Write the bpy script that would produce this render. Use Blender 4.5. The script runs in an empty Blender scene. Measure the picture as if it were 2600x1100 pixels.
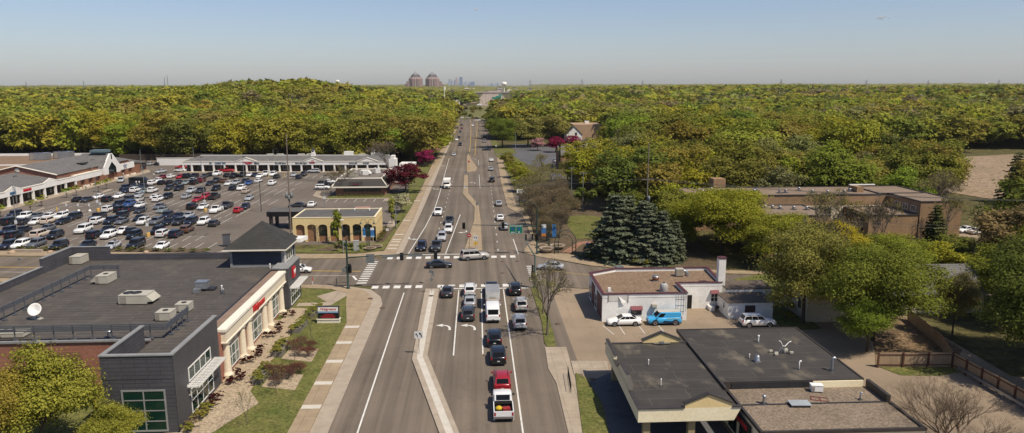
# Aerial suburban road scene, built in metres: +Y runs up the main road, +X to the right
EXPO=0.4; SUN=3.9; SUNC=(1.0,.905,.76); SKY_STR=0.080; SKY_SAT=1.0; SKY_TINT=(.91,.935,1.08); SKY_DUST=1.0; HAZE=0.000032; FOL=(1.62,1.70,1.5)
import bpy, math, random
import numpy as np
from mathutils import Vector, Matrix
random.seed(11); rng=np.random.default_rng(7)
S=bpy.context.scene; COL=S.collection
R=math.radians; PI=math.pi
# ---------------------------------------------------------------- camera
CH=33.0; CF=1830.0; PITCH=R(10.35); YAW=R(2.83); ROLL=0.0021
_cp,_sp,_cy,_sy=math.cos(PITCH),math.sin(PITCH),math.cos(YAW),math.sin(YAW)
def ray(px,py):
    u=(px-1300)/CF; v=(py-550)/CF
    c,s=math.cos(ROLL),math.sin(ROLL); u,v=u*c-v*s, v*c+u*s
    f=_cp-v*_sp; z=-_sp-v*_cp
    return (u*_cy+f*_sy, -u*_sy+f*_cy, z)
def G(px,py,z=0.0):
    """ground point seen at a pixel of the survey photograph"""
    d=ray(px,py); t=(z-CH)/d[2]; return (d[0]*t,d[1]*t)
TL={'a1':(0,360,650/2362),'a2':(450,360,650/2362),'a3':(950,180,550/2398),'a4':(1000,400,500/2180),'a5':(900,600,600/2336),
 'a6':(900,820,600/2336),'b1':(0,560,500/1817),'b2':(450,560,500/1817),'b3':(0,800,500/1817),'b4':(450,800,500/1817),
 'b5':(1200,300,600/2180),'b6':(1300,520,500/2271),'b7':(1450,640,550/2498),'b8':(1500,820,600/2336),'c1':(1700,420,550/2498),
 'c2':(2100,420,500/2271),'c3':(1900,600,700/2543),'c4':(2050,820,550/2141),'c5':(0,180,700/2543),'c6':(600,180,600/2576),
 'T1':(0,500,250/1817),'T2':(200,500,250/1817),'T3':(380,500,250/1817),'T4':(280,420,200/2180),'T5':(450,420,200/2180),
 'T6':(600,400,260/2024),'T7':(160,460,200/2180),'e5':(1300,560,180/1962),'e6':(860,520,140/1090),'h2':(1130,210,200/2422),'h1':(1000,170,300/2515)}
def g(t,x,y,z=0.0):
    X,Y,s=TL[t]; return G(X+x*s,Y+y*s,z)
cam=bpy.data.objects.new('camera',bpy.data.cameras.new('camera')); COL.objects.link(cam)
cam.data.sensor_width=36; cam.data.lens=36*CF/2600; cam.data.clip_start=1; cam.data.clip_end=40000
cam.location=(0,0,CH)
cam.matrix_world=Matrix.Translation((0,0,CH))@Matrix.Rotation(-YAW,4,'Z')@Matrix.Rotation(PI/2-PITCH,4,'X')@Matrix.Rotation(-ROLL,4,'Z')
S.camera=cam
S.view_settings.view_transform='Standard'; S.view_settings.look='None'; S.view_settings.gamma=1
S.view_settings.exposure=EXPO
S.cycles.max_bounces=6; S.cycles.diffuse_bounces=3; S.cycles.glossy_bounces=2; S.cycles.transmission_bounces=3; S.cycles.transparent_max_bounces=32
S.cycles.volume_bounces=0; S.cycles.use_denoising=True; S.cycles.caustics_reflective=False; S.cycles.caustics_refractive=False
S.cycles.sample_clamp_indirect=4
# ---------------------------------------------------------------- light
w=bpy.data.worlds.new('World'); S.world=w; w.use_nodes=True
nt=w.node_tree; bg=nt.nodes['Background']
sk=nt.nodes.new('ShaderNodeTexSky'); sk.sky_type='NISHITA'; sk.sun_disc=False
sk.sun_elevation=R(56.9); sk.sun_rotation=R(130); sk.altitude=280; sk.air_density=1.0; sk.dust_density=SKY_DUST; sk.ozone_density=1.0
hs=nt.nodes.new('ShaderNodeHueSaturation'); hs.inputs['Saturation'].default_value=SKY_SAT
nt.links.new(sk.outputs[0],hs.inputs['Color']); sm=nt.nodes.new('ShaderNodeMixRGB'); sm.blend_type='MULTIPLY'; sm.inputs[0].default_value=1; sm.inputs[2].default_value=(*SKY_TINT,1); nt.links.new(hs.outputs[0],sm.inputs[1]); nt.links.new(sm.outputs[0],bg.inputs[0]); bg.inputs[1].default_value=SKY_STR
sl=bpy.data.lights.new('sun','SUN'); sl.energy=SUN; sl.angle=R(0.53); sl.color=SUNC
so=bpy.data.objects.new('sun',sl); COL.objects.link(so); so.location=(100,-60,200)
so.rotation_euler=Vector((-0.5,0.42,-1.0)).to_track_quat('-Z','Y').to_euler()
# ---------------------------------------------------------------- materials
MATS={}
def _new(name):
    m=bpy.data.materials.new(name); m.use_nodes=True; n=m.node_tree.nodes; l=m.node_tree.links
    return m,n,l,n['Principled BSDF']
def rgb(c): return (c[0],c[1],c[2],1.0)
def noise(n,l,vec,scale,detail=4,rough=.55):
    t=n.new('ShaderNodeTexNoise'); t.inputs['Scale'].default_value=scale; t.inputs['Detail'].default_value=detail; t.inputs['Roughness'].default_value=rough
    if vec is not None: l.new(vec,t.inputs['Vector'])
    return t.outputs['Fac']
def ramp(n,l,fac,p0,p1,c0=(0,0,0),c1=(1,1,1)):
    r=n.new('ShaderNodeValToRGB'); r.color_ramp.elements[0].position=p0; r.color_ramp.elements[1].position=p1
    r.color_ramp.elements[0].color=rgb(c0); r.color_ramp.elements[1].color=rgb(c1); l.new(fac,r.inputs[0]); return r.outputs[0]
def mix(n,l,fac,a,b,mode='MIX'):
    x=n.new('ShaderNodeMixRGB'); x.blend_type=mode
    if isinstance(fac,(int,float)): x.inputs[0].default_value=fac
    else: l.new(fac,x.inputs[0])
    for i,v in ((1,a),(2,b)):
        if isinstance(v,tuple): x.inputs[i].default_value=rgb(v)
        else: l.new(v,x.inputs[i])
    return x.outputs[0]
def wpos(n): return n.new('ShaderNodeNewGeometry').outputs['Position']
def mapping(n,l,vec,sc,rot=(0,0,0)):
    m=n.new('ShaderNodeMapping'); m.inputs['Scale'].default_value=sc; m.inputs['Rotation'].default_value=rot; l.new(vec,m.inputs['Vector']); return m.outputs[0]
def bump(n,l,p,h,strength,dist=.02):
    b=n.new('ShaderNodeBump'); b.inputs['Strength'].default_value=strength; b.inputs['Distance'].default_value=dist; l.new(h,b.inputs['Height']); l.new(b.outputs[0],p.inputs['Normal'])
def mat(name,c,rough=.75,c2=None,scale=.6,metal=0,coat=0,spec=.35,spread=(.35,.65)):
    """painted or plain surface with two scales of weathering"""
    if name in MATS: return MATS[name]
    m,n,l,p=_new(name); P=wpos(n)
    c2=c2 or tuple(v*.82 for v in c)
    f1=ramp(n,l,noise(n,l,P,scale,5,.6),*spread)
    f2=noise(n,l,P,scale*11,3,.6)
    col=mix(n,l,f1,c,c2); col=mix(n,l,.22,col,ramp(n,l,f2,.3,.7,(.35,.35,.35),(1,1,1)),'MULTIPLY')
    l.new(col,p.inputs['Base Color']); p.inputs['Roughness'].default_value=rough; p.inputs['Metallic'].default_value=metal
    p.inputs['Coat Weight'].default_value=coat; p.inputs['Specular IOR Level'].default_value=spec
    MATS[name]=m; return m
def asphalt(name,c,streak=.35,crack=.5,patch=.35,warm=None):
    m,n,l,p=_new(name); P=wpos(n)
    big=ramp(n,l,noise(n,l,P,.055,5,.6),.3,.7); st=ramp(n,l,noise(n,l,mapping(n,l,P,(.75,.012,1)),1.0,4,.6),.32,.68)
    fine=noise(n,l,P,9,2,.7)
    col=mix(n,l,big,tuple(v*(1-patch) for v in c),tuple(v*(1+patch*.6) for v in (warm or c)))
    col=mix(n,l,streak,col,ramp(n,l,st.node.outputs[0],0,1,(.55,.54,.53),(1.15,1.14,1.12)),'MULTIPLY')
    vo=n.new('ShaderNodeTexVoronoi'); vo.feature='DISTANCE_TO_EDGE'; vo.inputs['Scale'].default_value=.09
    wv=n.new('ShaderNodeVectorMath'); wv.operation='ADD'; nz=n.new('ShaderNodeTexNoise'); nz.inputs['Scale'].default_value=.35; nz.inputs['Detail'].default_value=5
    l.new(P,nz.inputs['Vector']); sc=n.new('ShaderNodeVectorMath'); sc.operation='SCALE'; sc.inputs['Scale'].default_value=6
    l.new(nz.outputs['Color'],sc.inputs[0]); l.new(P,wv.inputs[0]); l.new(sc.outputs[0],wv.inputs[1]); l.new(wv.outputs[0],vo.inputs['Vector'])
    ck=ramp(n,l,vo.outputs['Distance'],.003,.012,(.35,.35,.35),(1,1,1)); col=mix(n,l,crack,col,ck,'MULTIPLY')
    col=mix(n,l,.25,col,ramp(n,l,fine,.35,.65,(.6,.6,.6),(1.1,1.1,1.1)),'MULTIPLY')
    l.new(col,p.inputs['Base Color']); p.inputs['Roughness'].default_value=.9; p.inputs['Specular IOR Level'].default_value=.2
    MATS[name]=m; return m
def stone(name,c,c2,s1,s2,rough=.95):
    """granular ground: gravel, mulch, turf, soil"""
    m,n,l,p=_new(name); P=wpos(n)
    f=ramp(n,l,noise(n,l,P,s1,5,.62),.3,.7); col=mix(n,l,f,c,c2)
    vo=n.new('ShaderNodeTexVoronoi'); vo.inputs['Scale'].default_value=s2; l.new(P,vo.inputs['Vector'])
    sp=n.new('ShaderNodeSeparateColor'); l.new(vo.outputs['Color'],sp.inputs[0])
    col=mix(n,l,.75,col,ramp(n,l,sp.outputs[0],0,1,(.45,.45,.45),(1.35,1.32,1.28)),'MULTIPLY')
    l.new(col,p.inputs['Base Color']); p.inputs['Roughness'].default_value=rough; p.inputs['Specular IOR Level'].default_value=.15
    MATS[name]=m; return m
def courses(name,c,c2,mortar,bw,bh,msize=.02,rough=.85,flat=False,seam=1.0,offset=.5,patch=None):
    """brick, siding, shingle (walls: x+y against z) or membrane seams (flat: x against y)"""
    m,n,l,p=_new(name); P=wpos(n); sx=n.new('ShaderNodeSeparateXYZ'); l.new(P,sx.inputs[0])
    cb=n.new('ShaderNodeCombineXYZ')
    if flat: l.new(sx.outputs[0],cb.inputs[0]); l.new(sx.outputs[1],cb.inputs[1])
    else:
        ad=n.new('ShaderNodeMath'); l.new(sx.outputs[0],ad.inputs[0]); l.new(sx.outputs[1],ad.inputs[1]); l.new(ad.outputs[0],cb.inputs[0]); l.new(sx.outputs[2],cb.inputs[1])
    b=n.new('ShaderNodeTexBrick'); l.new(cb.outputs[0],b.inputs['Vector']); b.offset=offset
    b.inputs['Color1'].default_value=rgb(c); b.inputs['Color2'].default_value=rgb(c2); b.inputs['Mortar'].default_value=rgb(mortar)
    b.inputs['Scale'].default_value=1; b.inputs['Brick Width'].default_value=bw; b.inputs['Row Height'].default_value=bh; b.inputs['Mortar Size'].default_value=msize; b.inputs['Mortar Smooth'].default_value=.2
    col=b.outputs['Color']
    f=ramp(n,l,noise(n,l,P,.5,5,.6),.3,.72,(.72,.72,.72),(1.08,1.08,1.08)); col=mix(n,l,.8,col,f,'MULTIPLY')
    if patch:
        k=ramp(n,l,noise(n,l,mapping(n,l,P,(.33,.2,.3)),1,5,.62),.56,.74); col=mix(n,l,k,col,patch)
    f2=noise(n,l,P,7,3,.6); col=mix(n,l,.3,col,ramp(n,l,f2,.3,.7,(.6,.6,.6),(1.1,1.1,1.1)),'MULTIPLY')
    l.new(col,p.inputs['Base Color']); p.inputs['Roughness'].default_value=rough; p.inputs['Specular IOR Level'].default_value=.2
    MATS[name]=m; return m
def glassy(name,c=(.02,.025,.03),rough=.06,sp=.6):
    m,n,l,p=_new(name); p.inputs['Base Color'].default_value=rgb(c); p.inputs['Roughness'].default_value=rough; p.inputs['Specular IOR Level'].default_value=sp; MATS[name]=m; return m
def leafmat(name,trans=.3,lo=.55,hi=1.35):
    m=bpy.data.materials.new(name); m.use_nodes=True; n=m.node_tree.nodes; l=m.node_tree.links; n.remove(n['Principled BSDF']); out=n['Material Output']
    oi=n.new('ShaderNodeObjectInfo'); ge=n.new('ShaderNodeNewGeometry')
    col=mix(n,l,1.0,oi.outputs['Color'],ramp(n,l,ge.outputs['Random Per Island'],0,1,(lo,lo,lo*.9),(hi,hi,hi)),'MULTIPLY')
    col=mix(n,l,.5,col,ramp(n,l,noise(n,l,ge.outputs['Position'],.45,3,.6),.3,.7,(.6,.62,.6),(1.3,1.25,1.2)),'MULTIPLY')
    d=n.new('ShaderNodeBsdfDiffuse'); t=n.new('ShaderNodeBsdfTranslucent'); ms=n.new('ShaderNodeMixShader'); ms.inputs[0].default_value=trans
    l.new(col,d.inputs[0]); l.new(col,t.inputs[0]); l.new(d.outputs[0],ms.inputs[1]); l.new(t.outputs[0],ms.inputs[2]); l.new(ms.outputs[0],out.inputs[0]); MATS[name]=m; return m
def paintmat():
    m,n,l,p=_new('car_paint'); oi=n.new('ShaderNodeObjectInfo'); l.new(oi.outputs['Color'],p.inputs['Base Color'])
    p.inputs['Roughness'].default_value=.3; p.inputs['Coat Weight'].default_value=.45; p.inputs['Coat Roughness'].default_value=.05; MATS['car_paint']=m; return m
# ---------------------------------------------------------------- mesh builder
class MB:
    def __init__(s): s.v=[]; s.f=[]; s.m=[]; s.sm=[]
    def add(s,vs,fs,mi=0,smooth=False):
        o=len(s.v); s.v+=[tuple(p) for p in vs]
        for f in fs: s.f.append(tuple(i+o for i in f)); s.m.append(mi); s.sm.append(smooth)
        return s
    def box(s,x0,x1,y0,y1,z0,z1,mi=0,top=None):
        v=[(x0,y0,z0),(x1,y0,z0),(x1,y1,z0),(x0,y1,z0),(x0,y0,z1),(x1,y0,z1),(x1,y1,z1),(x0,y1,z1)]
        s.add(v,[(0,3,2,1),(0,1,5,4),(1,2,6,5),(2,3,7,6),(3,0,4,7)],mi); s.add(v[4:],[(0,1,2,3)],mi if top is None else top); return s
    def obox(s,c,hx,hy,z0,z1,a=0,mi=0,taper=1.0,top=None):
        ca,sa=math.cos(a),math.sin(a); q=[(-hx,-hy),(hx,-hy),(hx,hy),(-hx,hy)]
        b=[(c[0]+x*ca-y*sa,c[1]+x*sa+y*ca,z0) for x,y in q]; t=[(c[0]+(x*ca-y*sa)*taper,c[1]+(x*sa+y*ca)*taper,z1) for x,y in q]
        s.add(b+t,[(0,3,2,1),(0,1,5,4),(1,2,6,5),(2,3,7,6),(3,0,4,7)],mi); s.add(t,[(0,1,2,3)],mi if top is None else top); return s
    def prism(s,poly,z0,z1,mi=0,top=None,bottom=False):
        a=sum(poly[i][0]*poly[(i+1)%len(poly)][1]-poly[(i+1)%len(poly)][0]*poly[i][1] for i in range(len(poly)))
        if a<0: poly=poly[::-1]
        k=len(poly); b=[(x,y,z0) for x,y in poly]; t=[(x,y,z1) for x,y in poly]
        s.add(b+t,[(i,(i+1)%k,k+(i+1)%k,k+i) for i in range(k)],mi); s.add(t,[tuple(range(k))],mi if top is None else top)
        if bottom: s.add(b,[tuple(range(k))[::-1]],mi)
        return s
    def sheet(s,poly,z,mi=0):
        a=sum(poly[i][0]*poly[(i+1)%len(poly)][1]-poly[(i+1)%len(poly)][0]*poly[i][1] for i in range(len(poly)))
        if a<0: poly=poly[::-1]
        return s.add([(x,y,z) for x,y in poly],[tuple(range(len(poly)))],mi)
    def quad(s,a,b,c,d,mi=0): return s.add([a,b,c,d],[(0,1,2,3)],mi)
    def tube(s,pts,r,k=8,mi=0,smooth=True,caps=True):
        if not isinstance(r,(list,tuple)): r=[r]*len(pts)
        pts=[Vector(p) for p in pts]; rings=[]
        for i,p in enumerate(pts):
            d=(pts[min(i+1,len(pts)-1)]-pts[max(i-1,0)]).normalized()
            u=d.cross(Vector((0,0,1)));
            if u.length<.05: u=Vector((1,0,0))
            u.normalize(); w_=d.cross(u)
            rings.append([tuple(p+(u*math.cos(2*PI*j/k)+w_*math.sin(2*PI*j/k))*r[i]) for j in range(k)])
        vs=[q for rg in rings for q in rg]; fs=[(i*k+j,i*k+(j+1)%k,(i+1)*k+(j+1)%k,(i+1)*k+j) for i in range(len(pts)-1) for j in range(k)]
        s.add(vs,fs,mi,smooth)
        if caps: s.add(rings[0],[tuple(range(k))[::-1]],mi); s.add(rings[-1],[tuple(range(k))],mi)
        return s
    def lathe(s,c,prof,k=16,mi=0,smooth=True,axis='z'):
        vs=[];
        for r_,h in prof:
            for j in range(k):
                a=2*PI*j/k
                if axis=='z': vs.append((c[0]+r_*math.cos(a),c[1]+r_*math.sin(a),c[2]+h))
                elif axis=='y': vs.append((c[0]+r_*math.cos(a),c[1]+h,c[2]+r_*math.sin(a)))
                else: vs.append((c[0]+h,c[1]+r_*math.cos(a),c[2]+r_*math.sin(a)))
        n=len(prof)
        fs=[(i*k+j,i*k+(j+1)%k,(i+1)*k+(j+1)%k,(i+1)*k+j) for i in range(n-1) for j in range(k)]
        return s.add(vs,fs,mi,smooth)
    def ribbon(s,pts,wd,z,mi=0):
        """flat strip along a path"""
        P=[Vector((p[0],p[1])) for p in pts]; L_=[];R_=[]
        for i,p in enumerate(P):
            d=(P[min(i+1,len(P)-1)]-P[max(i-1,0)]).normalized(); q=Vector((-d.y,d.x))*wd/2; L_.append((p.x+q.x,p.y+q.y,z)); R_.append((p.x-q.x,p.y-q.y,z))
        k=len(P); return s.add(L_+R_,[(i+k,i+1+k,i+1,i) for i in range(k-1)],mi)
    def mesh(s,name,mats,off=(0,0,0)):
        me=bpy.data.meshes.new(name); o=off
        me.from_pydata([(x-o[0],y-o[1],z-o[2]) for x,y,z in s.v],[],s.f)
        me.polygons.foreach_set('material_index',s.m); me.polygons.foreach_set('use_smooth',s.sm)
        for m in (mats if isinstance(mats,(list,tuple)) else [mats]): me.materials.append(m)
        me.update(); return me
    def build(s,name,mats,parent=None,local=False):
        off=(0,0,0) if (parent is None or local) else WL(parent)
        o=bpy.data.objects.new(name,s.mesh(name,mats,off)); COL.objects.link(o)
        if parent is not None: o.parent=parent
        return o
def WL(o):
    x=Vector((0,0,0))
    while o is not None: x=x+Vector(o.location); o=o.parent
    return x
def tag(o,label=None,cat=None,group=None,kind=None):
    if label: o['label']=label
    if cat: o['category']=cat
    if group: o['group']=group
    if kind: o['kind']=kind
    return o
def thing(name,label,cat,loc=(0,0,0),rz=0,group=None):
    o=bpy.data.objects.new(name,None); COL.objects.link(o); o.location=loc; o.rotation_euler=(0,0,rz); o.empty_display_size=.3
    return tag(o,label,cat,group)
def put(name,me,parent,color=None,loc=None,rot=None):
    o=bpy.data.objects.new(name,me); COL.objects.link(o); o.parent=parent
    if color: o.color=rgb(color)
    if loc: o.location=loc
    if rot: o.rotation_euler=rot
    return o
def struct(name,mb,mats): return tag(mb.build(name,mats),kind='structure')
def text_mesh(txt,size,extrude=.02,bold=0,shear=0):
    c=bpy.data.curves.new('lettering','FONT'); c.body=txt; c.size=size; c.extrude=extrude; c.align_x='CENTER'; c.align_y='CENTER'; c.offset=bold; c.shear=shear; c.resolution_u=3
    o=bpy.data.objects.new('lettering',c); COL.objects.link(o); dg=bpy.context.evaluated_depsgraph_get()
    me=bpy.data.meshes.new_from_object(o.evaluated_get(dg)); bpy.data.objects.remove(o); bpy.data.curves.remove(c); me.name='lettering'; return me
def lettering(txt,size,parent,loc,yaw,m,name='lettering',extrude=.02,bold=0,tilt=PI/2,sx=1.0,shear=0):
    """letters standing on a wall; yaw turns the reading direction (0 reads along +X, facing -Y)"""
    me=text_mesh(txt,size,extrude,bold,shear); me.materials.clear(); me.materials.append(m)
    o=bpy.data.objects.new(name,me); COL.objects.link(o)
    if parent is not None: o.parent=parent; loc=tuple(Vector(loc)-WL(parent))
    o.location=loc; o.rotation_euler=(tilt,0,yaw); o.scale=(sx,1,1); return o
def copy_tree(o,parent=None,**kw):
    c=o.copy(); COL.objects.link(c); c.parent=parent
    for ch in list(o.children): copy_tree(ch,c)
    return c
def clamp(x,a=0.,b=1.): return max(a,min(b,x))
def sstep(a,b,x): t=clamp((x-a)/(b-a)); return t*t*(3-2*t)
# ---------------------------------------------------------------- surfaces
ASPH=asphalt('road_asphalt',(.178,.145,.112),streak=.8,crack=.15,patch=.2)
LOTA=asphalt('lot_asphalt',(.160,.132,.106),streak=.2,crack=.25,patch=.25)
TANA=asphalt('tan_asphalt',(.285,.218,.15),streak=.15,crack=.25,patch=.28)
DRVA=asphalt('drive_asphalt',(.115,.112,.115),streak=.1,crack=.3,patch=.2)
CONC=courses('pale_concrete',(.40,.33,.245),(.37,.30,.22),(.27,.215,.16),1.5,1.6,.03,flat=True,offset=0)
TANC=courses('tan_pavers',(.36,.275,.175),(.34,.258,.163),(.24,.18,.13),1.6,1.6,.03,flat=True,offset=0)
SLAB=mat('white_slab',(.58,.53,.45),.9,(.5,.46,.38),1.2)
KERB=mat('kerb_concrete',(.40,.33,.25),.9,(.33,.27,.20),.8)
PAINT=mat('road_paint',(.72,.70,.64),.8,(.58,.56,.5),1.5)
YELL=mat('yellow_paint',(.62,.40,.06),.8,(.5,.32,.06),1.2)
BLUEP=mat('blue_paint',(.12,.35,.5),.8)
TURF=stone('turf',(.085,.105,.024),(.165,.15,.05),.35,5)
SOIL=stone('forest_floor',(.075,.065,.03),(.11,.10,.035),.12,1.2)
MULCH=stone('mulch',(.095,.07,.045),(.13,.10,.06),.5,6)
ROCKM=stone('river_rock',(.40,.32,.22),(.33,.26,.18),.8,7)
BPATH=stone('brick_dust',(.26,.14,.09),(.3,.17,.11),.5,4)
MARSH=stone('dry_reeds',(.30,.22,.15),(.24,.18,.11),.06,1.5)
HWYM=asphalt('highway_concrete',(.30,.235,.18),streak=.15,crack=0,patch=.1)
# ---------------------------------------------------------------- terrain
def xc(y): return -3 if y<700 else (-3+33*(y-700)/500 if y<1200 else 30+28*(y-1200)/1400)
def lerp(x,xs,ys):
    return float(np.interp(x,xs,ys))
def flat(x,y):
    hw=lerp(y,[330,440,560,700,1200,2600,5000],[270,130,30,34,75,95,300])
    return sstep(hw,hw+130,abs(x-xc(y)))
def hgt(x,y):
    d=math.hypot(x,y)
    if d<250: return 0.0
    h=17.5*math.exp(-(((x+150)/120)**2+((y-640)/190)**2))+9*sstep(380,1300,d)+5*sstep(1500,6000,d)
    h+=2.2*math.sin(x*.011+1.3)*math.cos(y*.009)*sstep(300,700,d)
    return h*flat(x,y)
mb=MB(); rad=[0,40,90,150,210,260]+[300*1.075**i for i in range(55)]; NA=220
vs=[(0,0,0)]; fs=[]
for r_ in rad[1:]:
    for j in range(NA):
        a=2*PI*j/NA; x,y=r_*math.sin(a),r_*math.cos(a); vs.append((x,y,hgt(x,y)))
for j in range(NA): fs.append((0,1+(j+1)%NA,1+j))
for i in range(len(rad)-2):
    o=1+i*NA
    for j in range(NA): fs.append((o+j,o+(j+1)%NA,o+NA+(j+1)%NA,o+NA+j))
mb.add(vs,fs,0,True); struct('ground',mb,[SOIL])
# ---------------------------------------------------------------- roads
Z1,Z2,Z3,Z4=.02,.03,.034,.038
mb=MB(); mb.sheet([(-17,25),(12,25),(12,300),(12,712),(-17,712),(-17,300)],Z1); struct('main_road',mb,[ASPH])
mb=MB(); mb.sheet([(-210,153.5),(-93.7,142.7),(-32.7,136.7),(-17,137),(12,136.6),(16.2,132.4),(20.8,128.3),(24,126.8),(45,121),(110,113),(110,104),(45,108.5),(20,113.4),(9,116),(-17,117.2),(-28,118.8),(-83.5,126.5),(-210,142)],Z2-.004); struct('cross_street',mb,[ASPH])
mb=MB(); mb.sheet([(-215,160),(-93,146),(-51,143.2),(-44,144),(-42,150),(-20,150),(-19.5,282),(-27,300),(-108,300),(-112,336),(-230,345)],Z1-.006); struct('shopping_car_park',mb,[LOTA])
mb=MB(); mb.sheet([(9,30),(90,30),(90,70),(61,75),(61.5,84),(62,97),(47,104),(44,108),(20,113),(10,115.6),(9,112)],Z1-.008); struct('side_car_park',mb,[TANA])
mb=MB(); mb.sheet([(9,350),(9,332),(19,318),(22,300),(26,292),(33,284),(45,286),(44,330),(46,350),(44,380),(36,405),(22,408),(16,392),(20,375),(20,352)],Z1-.006); struct('shop_driveway',mb,[DRVA])
mb=MB(); mb.sheet([(10,203),(10.5,213),(20,232),(26,247),(28,270),(32,270),(32,240),(24,222)],Z1-.007); struct('rear_driveway',mb,[DRVA])
mb=MB(); mb.sheet([g('c2',1500,830),g('c2',1560,740),g('c2',1850,790),g('c2',2000,900),g('c2',1950,960),g('c2',1700,830)],Z1-.006); struct('apartment_car_park',mb,[TANA])
# kerbed concrete, raised
def raised(name,poly,z,m,kerb=None):
    mb=MB(); mb.prism(poly,-.05,z,0,0); return struct(name,mb,[m])
raised('pavement',[(-18.45,25),(-16.4,25),(-16.4,107.5),(-17.0,111.5),(-18.6,114.6),(-21.6,116.6),(-28,118.3),(-84,125.8),(-210,141.3),(-210,139),(-84,123.6),(-28,116.4),(-24.2,115.6),(-21,113),(-20.3,108),(-18.45,98)],.14,TANC)
mb=MB(); mb.sheet([(-16.38,25),(-14.6,25),(-14.6,107),(-15.4,111),(-17.5,115.2),(-21.6,117.3),(-28,118.9),(-28,118.32),(-21.6,116.62),(-18.58,114.62),(-16.98,111.5),(-16.38,107.5)],Z2+.003); struct('gutter',mb,[KERB])
raised('pavement',[(-16.3,138.6),(-16.3,150),(-15.9,180),(-16.3,235),(-16.1,290),(-15.9,330),(-15.6,560),(-17.4,560),(-18.4,330),(-18.8,311),(-17.9,242),(-17.9,195),(-18.6,159),(-18.8,142.8),(-24,140.6),(-33,141),(-94,147.2),(-210,158.2),(-210,154),(-94,143.3),(-33,137.3),(-22,137)],.14,TANC)
mb=MB(); mb.sheet([(-16.28,140),(-14.9,140.5),(-14.6,200),(-14.8,330),(-14.6,560),(-15.55,560),(-15.88,330),(-16.08,290),(-16.28,235),(-15.88,180),(-16.28,150)],Z2+.003); struct('gutter',mb,[KERB])
raised('pavement',[(8.5,87.2),(8.2,80),(8.7,75.9),(8.55,64),(8.4,25),(9.9,25),(9.9,64.3),(10.9,76),(11.2,87)],.10,CONC)
raised('pavement',[(9.3,139.5),(11.6,136.4),(16.2,132.8),(20.8,128.7),(24,127.2),(45,121.4),(110,113.4),(110,115.4),(45,123.6),(24,129.4),(20.5,134.6),(18,138.2),(12.6,139.3),(12.4,151),(13.2,180),(12.6,192),(11.0,195),(11.1,232),(10.8,245),(11.9,320),(9.5,333),(8.4,246),(8.35,194),(9.9,188),(11.6,181),(11.9,167),(11.9,151),(9.6,143)],.14,TANC)
raised('pavement',[(-50.5,143.9),(-52.2,143.6),(-46.5,153.5),(-41.5,165.5),(-40,165.5)],.12,CONC)
raised('pavement',[(-27.2,207.5),(-24.3,207.5),(-22.2,217.5),(-25.2,217.5)],.10,CONC)
raised('pavement',[(-45,212),(-20,212),(-20,213.2),(-44,213.2),(-47.6,219),(-49,228),(-50.5,228),(-49.6,218.5)],.10,CONC)
raised('pavement',[(-21.5,168),(-19.8,168),(-18.7,176),(-21.5,176)],.10,CONC)
raised('pavement',[(-25.5,111.6),(-23.2,108.2),(-27.5,108),(-27.5,106.4),(-22.4,106.6),(-20.4,113),(-22.2,115.4)],.11,CONC)
raised('pavement',[(-132.5,190),(-126.5,190),(-126.2,284.5),(-130,292),(-132.5,292)],.13,CONC)
raised('pavement',[(-114.5,281.8),(-34,277.2),(-34,283),(-114.5,287)],.13,CONC)
# white slabs set across the pavements
mb=MB()
for t,x,y in [('b4',1620,118),('b4',1545,264),('b4',1455,437),('b4',1350,638),('b4',1240,858)]:
    c=g(t,x,y); mb.box(-18.4,-16.42,c[1]-.45,c[1]+.45,.10,.146)
for y,dx in [(159,0),(153.6,.1),(151.5,.2),(148,.3),(145,.3),(176,-.3),(207,-.5)]: mb.box(-18.3-dx*.3,-16.4,y-.4,y+.4,.10,.146)
struct('pavement_slab',mb,[SLAB])
# medians
med=[(-8.6,114.7),(-8.1,83.8),(-3.9,64.9),(4.9,25),(7.0,25),(-2.0,64.8),(-6.3,85),(-6.3,114.6)]
raised('road_median',med,.17,KERB)
mb=MB()
for a,b in zip([(-7.62,114),(-7.25,84.4),(-3.1,65),(5.8,25)],[(-7.25,84.4),(-3.1,65),(5.8,25)]): pass
L_=[(-7.75,113.5),(-7.55,84.2),(-3.3,64.9),(5.5,25)]; R_=[(-7.05,113.5),(-6.85,84.6),(-2.55,64.85),(6.3,25)]
for i in range(3): mb.quad((*L_[i],.176),(*L_[i+1],.176),(*R_[i+1],.176),(*R_[i],.176))
struct('median_stripe',mb,[SLAB])
raised('road_median',[(-2.6,142.4),(1.0,142.2),(.9,175),(.45,198.4),(-2.6,221),(-3.1,264),(-3.8,267.5),(-4.5,266),(-4.35,243),(-4.2,219),(-.6,194.5),(-.7,175)],.16,TANC)
raised('road_median',[(-4.4,336),(-3.6,275.8),(-.5,278.5),(.4,289.3),(-2.1,321.4),(-3.4,345),(-4.1,345)],.16,TANC)
# markings ------------------------------------------------------------------
mk=MB()
def line(x0,y0,x1,y1,w_=.14,z=Z4): mk.ribbon([(x0,y0),(x1,y1)],w_,z)
line(-11.6,25,-11.9,113,.17); line(4.2,25,4.2,114,.17); line(-3.1,85,-3.1,114,.17); line(.55,85.3,.6,114,.17)
mk.ribbon([(-6.2,114.9),(8.3,114.6)],.42,Z4)
mk.ribbon([(-13.9,139.7),(-2.6,139.5)],.42,Z4)
mk.ribbon([(-13.7,140),(-12.2,168),(-11.4,194.6),(-11.5,231),(-12.0,278),(-12.4,332)],.17,Z4)
mk.ribbon([(-6.3,140),(-4.3,184)],.17,Z4)
y=142
while y<560:
    mk.ribbon([(-9.0+(y-142)*.006,y),(-9.0+(y-142)*.006,y+1.8)],.15,Z4); mk.ribbon([(4.2+(y-142)*.006,y),(4.2+(y-142)*.006,y+1.8)],.15,Z4); y+=7.6 if y<330 else 9
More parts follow.
